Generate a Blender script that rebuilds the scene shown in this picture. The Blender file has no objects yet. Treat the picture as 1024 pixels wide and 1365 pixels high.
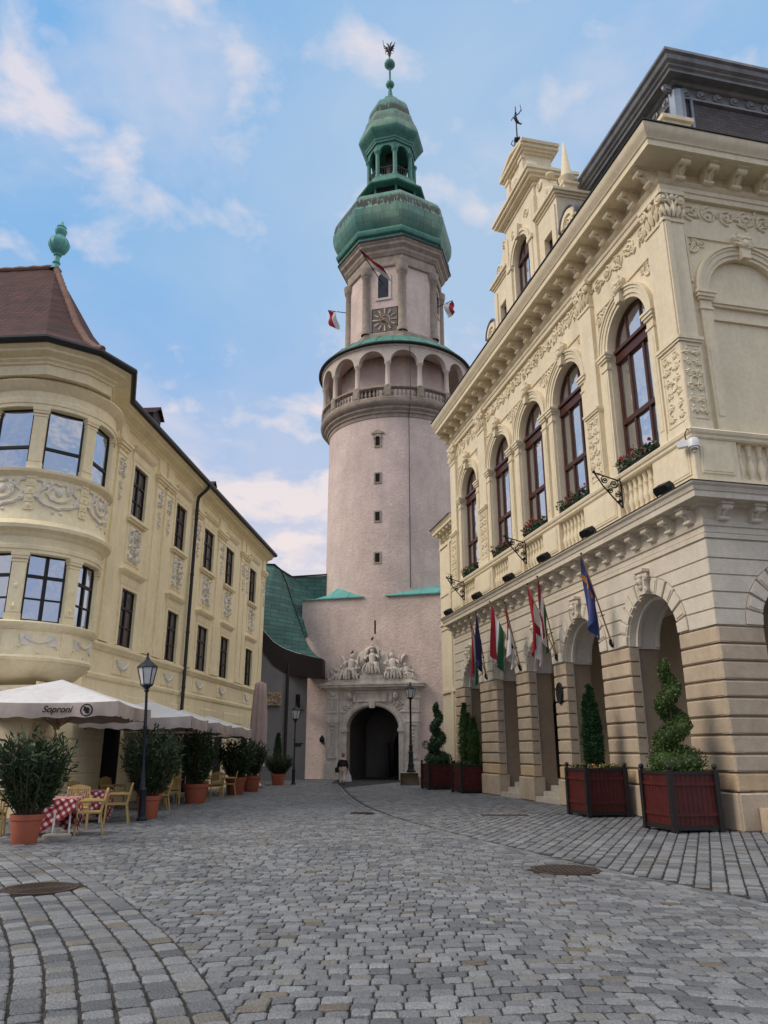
import bpy, bmesh, math, random
import numpy as np
from mathutils import Vector, Matrix, noise as mnoise
R = math.radians
PI = math.pi
scene = bpy.context.scene
COL = scene.collection

# ------------------------------------------------------------------ camera
cam_d = bpy.data.cameras.new("camera")
cam = bpy.data.objects.new("camera", cam_d)
COL.objects.link(cam)
cam.location = (0, 0, 1.65)
cam.rotation_euler = (R(90 + 17.46), 0, 0)
cam_d.sensor_fit = 'VERTICAL'
cam_d.sensor_height = 36.0
cam_d.lens = 36.0 * 1016 / 1365
cam_d.clip_end = 2000
scene.camera = cam

# ------------------------------------------------------------------ light
SUN_EL, SUN_AZ = 40.0, 255.0           # azimuth clockwise from +Y
sun_d = bpy.data.lights.new("sun", 'SUN')
sun = bpy.data.objects.new("sun", sun_d)
COL.objects.link(sun)
sun_d.energy = 2.25
sun_d.angle = R(28)
sun_d.color = (1.0, 0.86, 0.69)
_l = Vector((math.sin(R(SUN_AZ)) * math.cos(R(SUN_EL)), math.cos(R(SUN_AZ)) * math.cos(R(SUN_EL)), math.sin(R(SUN_EL))))
sun.rotation_euler = _l.to_track_quat('Z', 'Y').to_euler()
sun.location = _l * 60
scene.view_settings.view_transform = 'Standard'
scene.view_settings.look = 'None'
scene.view_settings.exposure = 0.0
scene.view_settings.gamma = 1.0
scene.view_settings.use_curve_mapping = False

def N(nt, typ, **kw):
    n = nt.nodes.new(typ)
    for k, v in kw.items():
        setattr(n, k, v)
    return n
def mathn(nt, op, a, b=None, clamp=False):
    n = N(nt, 'ShaderNodeMath', operation=op, use_clamp=clamp)
    for i, s in enumerate((a, b)):
        if s is None: continue
        if isinstance(s, (int, float)): n.inputs[i].default_value = s
        else: nt.links.new(s, n.inputs[i])
    return n.outputs[0]
def ramp(nt, fac, stops, interp='LINEAR'):
    n = N(nt, 'ShaderNodeValToRGB')
    n.color_ramp.interpolation = interp
    e = n.color_ramp.elements
    while len(e) < len(stops): e.new(0.5)
    for i, (p, c) in enumerate(stops):
        e[i].position = p
        e[i].color = (c, c, c, 1) if isinstance(c, (int, float)) else (*c[:3], 1)
    nt.links.new(fac, n.inputs[0])
    return n.outputs[0]
def mix(nt, fac, a, b, mode='MIX'):
    n = N(nt, 'ShaderNodeMix', data_type='RGBA', blend_type=mode)
    for s, i in ((fac, 0), (a, 6), (b, 7)):
        if isinstance(s, (int, float)): n.inputs[i].default_value = s
        elif isinstance(s, tuple): n.inputs[i].default_value = (*s[:3], 1)
        else: nt.links.new(s, n.inputs[i])
    return n.outputs[2]

world = bpy.data.worlds.new("World")
scene.world = world
world.use_nodes = True
wt = world.node_tree
wt.nodes.clear()
wout = N(wt, 'ShaderNodeOutputWorld')
wbg = N(wt, 'ShaderNodeBackground')
wbg.inputs[1].default_value = 0.1
wt.links.new(wbg.outputs[0], wout.inputs[0])
sky = N(wt, 'ShaderNodeTexSky')
sky.sky_type = 'NISHITA'
sky.sun_disc = False
sky.sun_elevation = R(SUN_EL)
sky.sun_rotation = R(SUN_AZ)
sky.air_density = 1.0
sky.dust_density = 0.6
sky.ozone_density = 2.0
tc = N(wt, 'ShaderNodeTexCoord')
sep = N(wt, 'ShaderNodeSeparateXYZ')
wt.links.new(tc.outputs['Generated'], sep.inputs[0])
zc = mathn(wt, 'MAXIMUM', sep.outputs[2], 0.0)
zd = mathn(wt, 'ADD', zc, 0.30)
comb = N(wt, 'ShaderNodeCombineXYZ')
wt.links.new(mathn(wt, 'DIVIDE', sep.outputs[0], zd), comb.inputs[0])
wt.links.new(mathn(wt, 'DIVIDE', sep.outputs[1], zd), comb.inputs[1])
def wnoise(scale, detail, rough, loc, dist=0.0):
    mp = N(wt, 'ShaderNodeMapping')
    mp.inputs['Location'].default_value = loc
    wt.links.new(comb.outputs[0], mp.inputs[0])
    n = N(wt, 'ShaderNodeTexNoise')
    n.inputs['Scale'].default_value = scale
    n.inputs['Detail'].default_value = detail
    n.inputs['Roughness'].default_value = rough
    n.inputs['Distortion'].default_value = dist
    wt.links.new(mp.outputs[0], n.inputs['Vector'])
    return n.outputs[0]
n1 = wnoise(1.25, 9, 0.52, (5.75, 0.3, 0.0), 0.25)
n2 = wnoise(3.1, 8, 0.55, (2.25, 8.2, 0.0), 0.15)
n4 = wnoise(7.0, 7, 0.55, (0.85, 4.4, 0.0), 0.2)
n3 = wnoise(0.8, 6, 0.55, (4.4, 3.2, 0.0), 0.3)
veil = ramp(wt, n3, [(0.38, 0.0), (0.62, 0.9)])                       # thin grey-blue veil of high cloud
puff = ramp(wt, mathn(wt, 'MULTIPLY', n2, mathn(wt, 'ADD', n1, 0.5)), [(0.50, 0.0), (0.80, 0.75)])
fine = ramp(wt, mathn(wt, 'MULTIPLY', n4, mathn(wt, 'ADD', n1, 0.5)), [(0.49, 0.0), (0.66, 0.75)])   # small lit clouds
low = ramp(wt, sep.outputs[2], [(0.0, 1.0), (0.30, 0.6), (0.55, 0.0)])  # paler, pinker air near the horizon
clear = mix(wt, 0.9, sky.outputs[0], (1.9, 4.7, 8.6))
c1 = mix(wt, mathn(wt, 'MULTIPLY', low, 0.75), clear, (8.2, 7.3, 7.7))
c2 = mix(wt, veil, c1, mix(wt, low, (4.4, 5.9, 7.8), (7.9, 7.1, 7.6)))
c3 = mix(wt, mathn(wt, 'MAXIMUM', puff, fine), c2, mix(wt, low, (8.8, 7.9, 8.0), (10.0, 8.4, 7.6)))
# added overhead brightening, out of view, lifts the fill on ground and townhouse
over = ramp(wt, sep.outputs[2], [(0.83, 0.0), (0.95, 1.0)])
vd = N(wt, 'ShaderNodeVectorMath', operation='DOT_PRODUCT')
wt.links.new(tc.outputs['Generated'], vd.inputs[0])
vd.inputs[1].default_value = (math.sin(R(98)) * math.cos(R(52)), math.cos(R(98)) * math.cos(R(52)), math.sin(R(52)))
side_fill = ramp(wt, vd.outputs['Value'], [(0.80, 0.0), (0.93, 1.0)])      # second added bright lobe, out of view, to light the townhouse front
c4 = mix(wt, mathn(wt, 'MAXIMUM', over, side_fill), c3, (14.6, 14.4, 14.2))
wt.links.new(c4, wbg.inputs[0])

# ------------------------------------------------------------------ materials
def mat(name, c1, c2=None, scale=3.0, rough=0.85, bump=0.0, bscale=40.0, metal=0.0, stain=0.0, stain_c=(0.2, 0.17, 0.13),
        island=None, spec=0.3, bands=None, brick=None, sheen=0.0, obj_rand=False, mott=((7.0, 0.9, 1.06),)):
    m = bpy.data.materials.new(name)
    m.use_nodes = True
    nt = m.node_tree
    b = nt.nodes['Principled BSDF']
    b.inputs['Roughness'].default_value = rough
    b.inputs['Metallic'].default_value = metal
    b.inputs['Specular IOR Level'].default_value = spec
    if c2 is None: c2 = tuple(x * 0.86 for x in c1)
    t = N(nt, 'ShaderNodeTexCoord')
    n = N(nt, 'ShaderNodeTexNoise')
    n.inputs['Scale'].default_value = scale
    n.inputs['Detail'].default_value = 6
    n.inputs['Roughness'].default_value = 0.6
    nt.links.new(t.outputs['Object'], n.inputs['Vector'])
    col = mix(nt, ramp(nt, n.outputs[0], [(0.35, 0.0), (0.65, 1.0)]), c1, c2)
    if island:
        g = N(nt, 'ShaderNodeNewGeometry')
        ic = ramp(nt, g.outputs['Random Per Island'], island)
        col = mix(nt, 1.0, ic, mix(nt, ramp(nt, n.outputs[0], [(0.3, 0.0), (0.7, 1.0)]), (1.05, 1.05, 1.05), (0.78, 0.78, 0.78)), 'MULTIPLY')
    # fine mottling and broad unevenness of a weathered surface
    for sc_, lo, hi in mott:
        nm = N(nt, 'ShaderNodeTexNoise')
        nm.inputs['Scale'].default_value = sc_
        nm.inputs['Detail'].default_value = 8
        nm.inputs['Roughness'].default_value = 0.7
        nt.links.new(t.outputs['Object'], nm.inputs['Vector'])
        col = mix(nt, 1.0, col, ramp(nt, nm.outputs[0], [(0.32, lo), (0.68, hi)]), 'MULTIPLY')
    height = None
    if brick:
        # brick = (mode, width, row height, mortar, colour factor): courses of sheets, tiles or slates
        mode, bw, bh, mo, fac, offs = brick
        s = N(nt, 'ShaderNodeSeparateXYZ')
        nt.links.new(t.outputs['Object'], s.inputs[0])
        cb = N(nt, 'ShaderNodeCombineXYZ')
        if mode == 'angle':
            u = mathn(nt, 'MULTIPLY', mathn(nt, 'ARCTAN2', s.outputs[1], s.outputs[0]), 4.0)
        elif mode == 'x': u = s.outputs[0]
        elif mode == 'y': u = s.outputs[1]
        else: u = mathn(nt, 'ADD', s.outputs[0], s.outputs[1])
        nt.links.new(u, cb.inputs[0])
        nt.links.new(s.outputs[2], cb.inputs[1])
        bt = N(nt, 'ShaderNodeTexBrick')
        bt.offset = offs
        bt.inputs['Scale'].default_value = 1.0
        bt.inputs['Brick Width'].default_value = bw
        bt.inputs['Row Height'].default_value = bh
        bt.inputs['Mortar Size'].default_value = mo
        bt.inputs['Mortar Smooth'].default_value = 0.3
        bt.inputs['Bias'].default_value = 0.0
        bt.inputs['Color1'].default_value = (1.12, 1.12, 1.12, 1)
        bt.inputs['Color2'].default_value = (0.72, 0.72, 0.72, 1)
        bt.inputs['Mortar'].default_value = (fac, fac, fac, 1)
        nt.links.new(cb.outputs[0], bt.inputs['Vector'])
        col = mix(nt, 1.0, col, bt.outputs[0], 'MULTIPLY')
        height = mathn(nt, 'SUBTRACT', 1.0, bt.outputs[1])
    if stain > 0:
        mp = N(nt, 'ShaderNodeMapping')
        mp.inputs['Scale'].default_value = (1.0, 1.0, 0.22)
        nt.links.new(t.outputs['Object'], mp.inputs[0])
        n2 = N(nt, 'ShaderNodeTexNoise')
        n2.inputs['Scale'].default_value = 1.7
        n2.inputs['Detail'].default_value = 9
        n2.inputs['Roughness'].default_value = 0.68
        nt.links.new(mp.outputs[0], n2.inputs['Vector'])
        col = mix(nt, mathn(nt, 'MULTIPLY', ramp(nt, n2.outputs[0], [(0.48, 0.0), (0.72, 1.0)]), stain), col, stain_c)
    if bands:
        for (z0, z1, bc, amt) in bands:
            s2 = N(nt, 'ShaderNodeSeparateXYZ')
            nt.links.new(t.outputs['Object'], s2.inputs[0])
            nb = N(nt, 'ShaderNodeTexNoise')
            nb.inputs['Scale'].default_value = 1.3
            nb.inputs['Detail'].default_value = 7
            mp = N(nt, 'ShaderNodeMapping')
            mp.inputs['Scale'].default_value = (4.5, 4.5, 0.3)
            nt.links.new(t.outputs['Object'], mp.inputs[0])
            nt.links.new(mp.outputs[0], nb.inputs['Vector'])
            zz = mathn(nt, 'ADD', s2.outputs[2], mathn(nt, 'MULTIPLY', mathn(nt, 'SUBTRACT', nb.outputs[0], 0.5), (z1 - z0) * 1.5))
            mr = N(nt, 'ShaderNodeMapRange')
            mr.inputs[1].default_value = z0; mr.inputs[2].default_value = z1
            nt.links.new(zz, mr.inputs[0])
            f = ramp(nt, mr.outputs[0], [(0.0, 0.0), (0.12, 1.0), (0.85, 1.0), (1.0, 0.0)])
            f2 = mathn(nt, 'MULTIPLY', f, ramp(nt, nb.outputs[0], [(0.38, 0.0), (0.45, amt)]))
            col = mix(nt, f2, col, bc)
    if obj_rand:
        oi = N(nt, 'ShaderNodeObjectInfo')
        col = mix(nt, 1.0, col, ramp(nt, oi.outputs['Random'], [(0.0, 0.8), (1.0, 1.1)]), 'MULTIPLY')
    nt.links.new(col, b.inputs['Base Color'])
    if sheen: b.inputs['Sheen Weight'].default_value = sheen
    if bump > 0 or height is not None:
        nb = N(nt, 'ShaderNodeTexNoise')
        nb.inputs['Scale'].default_value = bscale
        nb.inputs['Detail'].default_value = 5
        nt.links.new(t.outputs['Object'], nb.inputs['Vector'])
        h = mathn(nt, 'MULTIPLY', nb.outputs[0], bump)
        if height is not None: h = mathn(nt, 'ADD', h, mathn(nt, 'MULTIPLY', height, 1.0))
        bp = N(nt, 'ShaderNodeBump')
        bp.inputs['Strength'].default_value = 0.6
        bp.inputs['Distance'].default_value = 0.02
        nt.links.new(h, bp.inputs['Height'])
        nt.links.new(bp.outputs[0], b.inputs['Normal'])
    return m

def glass_mat(name, base, wav=0.02, ior=1.9, rough=0.03, metal=0.0):
    m = bpy.data.materials.new(name); m.use_nodes = True
    nt = m.node_tree; b = nt.nodes['Principled BSDF']
    b.inputs['Base Color'].default_value = (*base, 1)
    b.inputs['Roughness'].default_value = rough
    b.inputs['IOR'].default_value = ior; b.inputs['Metallic'].default_value = metal
    b.inputs['Specular IOR Level'].default_value = 0.8
    t = N(nt, 'ShaderNodeTexCoord'); n = N(nt, 'ShaderNodeTexNoise')
    n.inputs['Scale'].default_value = 1.6
    nt.links.new(t.outputs['Object'], n.inputs['Vector'])
    bp = N(nt, 'ShaderNodeBump'); bp.inputs['Strength'].default_value = 0.35; bp.inputs['Distance'].default_value = wav
    nt.links.new(n.outputs[0], bp.inputs['Height']); nt.links.new(bp.outputs[0], b.inputs['Normal'])
    return m

M = {}
M['cream'] = mat('cream_paint', (0.81, 0.715, 0.525), (0.74, 0.65, 0.47), 0.7, 0.8, 0.35, 30, stain=0.35, stain_c=(0.50, 0.42, 0.30))
M['white_cream'] = mat('pale_rustic_plaster', (0.70, 0.64, 0.53), (0.62, 0.56, 0.46), 1.2, 0.85, 1.8, 38, stain=0.4, stain_c=(0.50, 0.45, 0.36))
M['sand'] = mat('sandstone', (0.44, 0.33, 0.215), (0.35, 0.265, 0.175), 1.6, 0.9, 1.3, 34, stain=0.35, stain_c=(0.26, 0.18, 0.11),
                island=[(0.0, (0.48, 0.385, 0.28)), (0.5, (0.54, 0.435, 0.32)), (0.9, (0.49, 0.40, 0.295)), (0.95, (0.60, 0.43, 0.25)), (1.0, (0.56, 0.485, 0.37))])
M['sand_plain'] = mat('tan_plaster', (0.30, 0.235, 0.165), (0.24, 0.185, 0.13), 0.9, 0.9, 0.4, 30, stain=0.5, stain_c=(0.20, 0.145, 0.095))
M['hall'] = mat('hall_plaster', (0.48, 0.41, 0.32), (0.42, 0.355, 0.275), 0.8, 0.9, 0.3, 30)
M['reveal'] = mat('grey_white_reveal', (0.62, 0.58, 0.52), (0.56, 0.52, 0.46), 1.5, 0.85, 0.3, 30)
M['steps'] = mat('pale_step_stone', (0.52, 0.47, 0.39), (0.42, 0.38, 0.31), 4, 0.9, 0.6, 40)
M['yellow'] = mat('yellow_cream_paint', (0.90, 0.79, 0.535), (0.84, 0.73, 0.485), 0.8, 0.85, 0.35, 30, stain=0.35, stain_c=(0.52, 0.42, 0.25))
M['stucco'] = mat('white_stucco', (0.78, 0.73, 0.63), (0.68, 0.635, 0.55), 6, 0.9, 0.4, 60)
M['tower'] = mat('pink_plaster', (0.74, 0.595, 0.535), (0.65, 0.525, 0.475), 0.55, 0.92, 3.0, 7, stain=0.6, stain_c=(0.48, 0.385, 0.35), mott=((5.0, 0.88, 1.07), (0.45, 0.83, 1.08), (15.0, 0.91, 1.05)))
M['tower_stone'] = mat('grey_tower_stone', (0.42, 0.35, 0.285), (0.30, 0.25, 0.205), 2.2, 0.9, 1.0, 20, stain=0.55, stain_c=(0.16, 0.13, 0.105))
M['tower_pale'] = mat('pale_arcade_stone', (0.62, 0.54, 0.47), (0.54, 0.47, 0.40), 1.5, 0.9, 0.6, 20, stain=0.35, stain_c=(0.28, 0.23, 0.19))
M['portal'] = mat('portal_stone', (0.72, 0.66, 0.59), (0.55, 0.50, 0.45), 2.5, 0.9, 1.0, 25, stain=0.6, stain_c=(0.20, 0.175, 0.15))
M['copper'] = mat('green_copper_sheet', (0.06, 0.215, 0.18), (0.175, 0.30, 0.215), 0.30, 0.55, 0.2, 12, spec=0.35, stain=0.5, stain_c=(0.022, 0.085, 0.075),
                  brick=('angle', 1.25, 0.62, 0.018, 0.45, 0.5), bands=[(42.95, 43.95, (0.02, 0.025, 0.02), 0.97), (55.05, 55.9, (0.03, 0.035, 0.03), 0.95), (53.6, 54.6, (0.05, 0.07, 0.06), 0.7)])
M['copper_plain'] = mat('green_copper', (0.06, 0.21, 0.175), (0.10, 0.26, 0.205), 1.2, 0.55, 0.3, 14, stain=0.5, stain_c=(0.018, 0.06, 0.052))
M['copper_bright'] = mat('turquoise_copper', (0.13, 0.40, 0.365), (0.10, 0.33, 0.31), 1.0, 0.5, 0.1, 12)
M['copper_roof'] = mat('copper_shingle', (0.06, 0.16, 0.145), (0.09, 0.20, 0.175), 0.7, 0.6, 0.3, 12, brick=('x', 0.9, 0.28, 0.02, 0.4, 0.5), stain=0.3, stain_c=(0.04, 0.10, 0.095))
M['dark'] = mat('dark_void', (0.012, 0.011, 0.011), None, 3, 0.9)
M['inner'] = mat('grey_passage_plaster', (0.20, 0.19, 0.18), (0.16, 0.15, 0.145), 1.0, 0.9, 0.3, 20)
M['iron'] = mat('black_iron', (0.018, 0.018, 0.02), None, 6, 0.5, 0.3, 40, metal=0.3)
M['bluemetal'] = mat('blue_grey_lamp_paint', (0.022, 0.03, 0.044), None, 6, 0.45, 0.2, 40, metal=0.2)
M['gutter'] = mat('dark_gutter_metal', (0.035, 0.036, 0.04), None, 4, 0.45, metal=0.5)
M['zinc'] = mat('dark_zinc', (0.22, 0.225, 0.235), (0.15, 0.155, 0.165), 2, 0.45, 0.2, 20, metal=0.3, stain=0.4, stain_c=(0.03, 0.03, 0.034))
M['zinc_pale'] = mat('pale_zinc', (0.25, 0.29, 0.35), (0.19, 0.22, 0.27), 2, 0.4, metal=0.4, stain=0.3, stain_c=(0.10, 0.11, 0.13))
M['slate'] = mat('purple_slate', (0.085, 0.07, 0.075), (0.06, 0.05, 0.056), 2, 0.6, 0.4, 30, brick=('xy', 0.32, 0.14, 0.012, 0.35, 0.5))
M['tile'] = mat('brown_red_tile', (0.115, 0.048, 0.04), (0.07, 0.032, 0.03), 1.6, 0.8, 0.5, 30, brick=('xy', 0.19, 0.15, 0.016, 0.25, 0.5), stain=0.45, stain_c=(0.05, 0.03, 0.03))
M['ridge'] = mat('ridge_tile', (0.21, 0.115, 0.09), (0.13, 0.075, 0.06), 3, 0.8, 0.5, 30)
M['brownwood'] = mat('red_brown_wood', (0.085, 0.028, 0.018), (0.06, 0.02, 0.014), 8, 0.4, 0.2, 40)
M['blackwood'] = mat('black_window_paint', (0.013, 0.011, 0.011), None, 8, 0.45)
M['glass'] = glass_mat('window_glass', (0.66, 0.66, 0.67), 0.05, 1.5, 0.03, 0.92)
M['glass_dark'] = glass_mat('curtained_glass', (0.032, 0.024, 0.023), 0.02, 1.4, 0.08)
M['glass_blue'] = glass_mat('oriel_glass', (0.44, 0.50, 0.58), 0.03, 1.5, 0.02, 1.0)
M['lamp_glass'] = mat('frosted_lamp_glass', (0.55, 0.57, 0.58), None, 4, 0.3, spec=0.5)
M['canvas'] = mat('off_white_canvas', (0.68, 0.67, 0.68), (0.61, 0.60, 0.61), 1.2, 0.9, 0.3, 60, stain=0.3, stain_c=(0.42, 0.36, 0.33))
M['canvas_edge'] = mat('beige_valance', (0.50, 0.42, 0.38), (0.43, 0.36, 0.32), 1.5, 0.9, 0.3, 60, stain=0.3, stain_c=(0.28, 0.22, 0.19))
M['canvas_pink'] = mat('dusty_canvas', (0.45, 0.35, 0.33), (0.38, 0.29, 0.27), 1.5, 0.9, 0.3, 60)
M['letter'] = mat('printed_black', (0.02, 0.02, 0.02), None)
M['wood_pale'] = mat('pale_parasol_wood', (0.33, 0.22, 0.13), (0.26, 0.17, 0.10), 5, 0.6, 0.2, 30)
M['chair'] = mat('straw_resin', (0.50, 0.34, 0.125), (0.43, 0.29, 0.105), 3, 0.5, 0.1, 30, obj_rand=True)
M['terracotta'] = mat('terracotta', (0.42, 0.125, 0.07), (0.36, 0.105, 0.06), 3, 0.75, 0.3, 30, stain=0.25, stain_c=(0.25, 0.09, 0.055), obj_rand=True)
M['soil'] = mat('dark_soil', (0.035, 0.025, 0.018), None, 20, 0.95, 1.0, 40)
leafr = lambda a, k: [(0.0, tuple(x * 0.55 * k for x in a)), (0.5, tuple(x * k for x in a)), (0.85, tuple(x * 1.35 * k for x in a)), (1.0, (a[0] * 2.2 * k, a[1] * 1.8 * k, a[2] * 1.6 * k))]
M['leaf_oleander'] = mat('oleander_leaf', (1, 1, 1), (1, 1, 1), 2, 0.45, island=leafr((0.034, 0.07, 0.024), 0.8), spec=0.4)
M['leaf_box'] = mat('boxwood_leaf', (1, 1, 1), (1, 1, 1), 2, 0.5, island=leafr((0.055, 0.10, 0.018), 0.85), spec=0.4)
M['leaf_dark'] = mat('cypress_leaf', (1, 1, 1), (1, 1, 1), 2, 0.55, island=leafr((0.03, 0.075, 0.03), 1.0), spec=0.3)
M['leaf_thuja'] = mat('thuja_leaf', (1, 1, 1), (1, 1, 1), 2, 0.55, island=leafr((0.05, 0.105, 0.024), 0.9), spec=0.3)
M['stem'] = mat('brown_stem', (0.09, 0.065, 0.04), None, 8, 0.9)
M['petal_red'] = mat('red_petal', (1, 1, 1), (1, 1, 1), 2, 0.6, island=[(0.0, (0.30, 0.012, 0.02)), (0.6, (0.42, 0.02, 0.03)), (1.0, (0.5, 0.06, 0.05))])
M['petal_mixed'] = mat('mixed_petal', (1, 1, 1), (1, 1, 1), 2, 0.6, island=[(0.0, (0.45, 0.07, 0.03)), (0.35, (0.5, 0.13, 0.05)), (0.6, (0.55, 0.38, 0.05)), (0.8, (0.6, 0.5, 0.45)), (1.0, (0.35, 0.02, 0.03))])
M['redwood'] = mat('oxblood_planter_wood', (0.088, 0.014, 0.012), (0.06, 0.010, 0.009), 6, 0.5, 0.3, 30, stain=0.3, stain_c=(0.05, 0.012, 0.01))
M['darkwood'] = mat('dark_planter_frame', (0.02, 0.016, 0.016), None, 6, 0.5, 0.2, 30)
M['red'] = mat('red_cloth', (0.36, 0.025, 0.038), None, 3, 0.8)
M['white'] = mat('white_cloth', (0.72, 0.70, 0.70), None, 3, 0.8)
M['green'] = mat('green_cloth', (0.018, 0.105, 0.052), None, 3, 0.8)
M['blue'] = mat('blue_cloth', (0.06, 0.08, 0.22), None, 3, 0.8)
M['navy'] = mat('navy_cloth', (0.025, 0.03, 0.12), None, 3, 0.8)
M['orange'] = mat('orange_cloth', (0.65, 0.22, 0.03), None, 3, 0.8)
M['black'] = mat('black_cloth', (0.015, 0.014, 0.015), None, 3, 0.85)
M['trousers'] = mat('cream_trousers', (0.60, 0.52, 0.44), None, 5, 0.9)
M['skin'] = mat('skin', (0.50, 0.30, 0.22), None, 5, 0.6)
M['hair'] = mat('grey_brown_hair', (0.16, 0.11, 0.085), None, 9, 0.7)
M['grey_wall'] = mat('grey_modern_plaster', (0.20, 0.195, 0.195), (0.17, 0.165, 0.165), 0.8, 0.9, 0.3, 25, stain=0.3, stain_c=(0.13, 0.125, 0.125))
M['fascia'] = mat('dark_brown_fascia', (0.035, 0.026, 0.025), None, 2, 0.6, 0.2, 15)
M['plaque'] = mat('tan_relief_stone', (0.36, 0.27, 0.185), (0.24, 0.18, 0.125), 5, 0.9, 1.0, 12)
M['castiron'] = mat('rusty_cast_iron', (0.05, 0.04, 0.035), (0.075, 0.05, 0.038), 8, 0.7, 0.8, 60, metal=0.2)
M['clockface'] = mat('brown_grey_dial', (0.20, 0.165, 0.145), (0.15, 0.125, 0.11), 2, 0.9, 0.5, 20)
M['conc'] = mat('grey_concrete', (0.28, 0.26, 0.245), None, 5, 0.9, 0.6, 40)
M['white_paint'] = mat('white_paint', (0.72, 0.72, 0.72), None, 5, 0.5)
M['plastic_white'] = mat('white_camera_plastic', (0.75, 0.76, 0.78), None, 5, 0.35, spec=0.5)
M['check'] = None

# checked tablecloth
def checked():
    m = bpy.data.materials.new('red_checked_cloth'); m.use_nodes = True
    nt = m.node_tree; b = nt.nodes['Principled BSDF']; b.inputs['Roughness'].default_value = 0.9
    t = N(nt, 'ShaderNodeTexCoord')
    s = N(nt, 'ShaderNodeSeparateXYZ'); nt.links.new(t.outputs['UV'], s.inputs[0])
    w = 0.12
    a = mathn(nt, 'GREATER_THAN', mathn(nt, 'FRACT', mathn(nt, 'DIVIDE', s.outputs[0], w)), 0.5)
    c = mathn(nt, 'GREATER_THAN', mathn(nt, 'FRACT', mathn(nt, 'DIVIDE', s.outputs[1], w)), 0.5)
    f = mathn(nt, 'MULTIPLY', mathn(nt, 'ADD', a, c), 0.5)
    nt.links.new(ramp(nt, f, [(0.0, (0.72, 0.62, 0.60)), (0.5, (0.36, 0.06, 0.075)), (1.0, (0.16, 0.012, 0.02))]), b.inputs['Base Color'])
    return m
M['check'] = checked()

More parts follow.
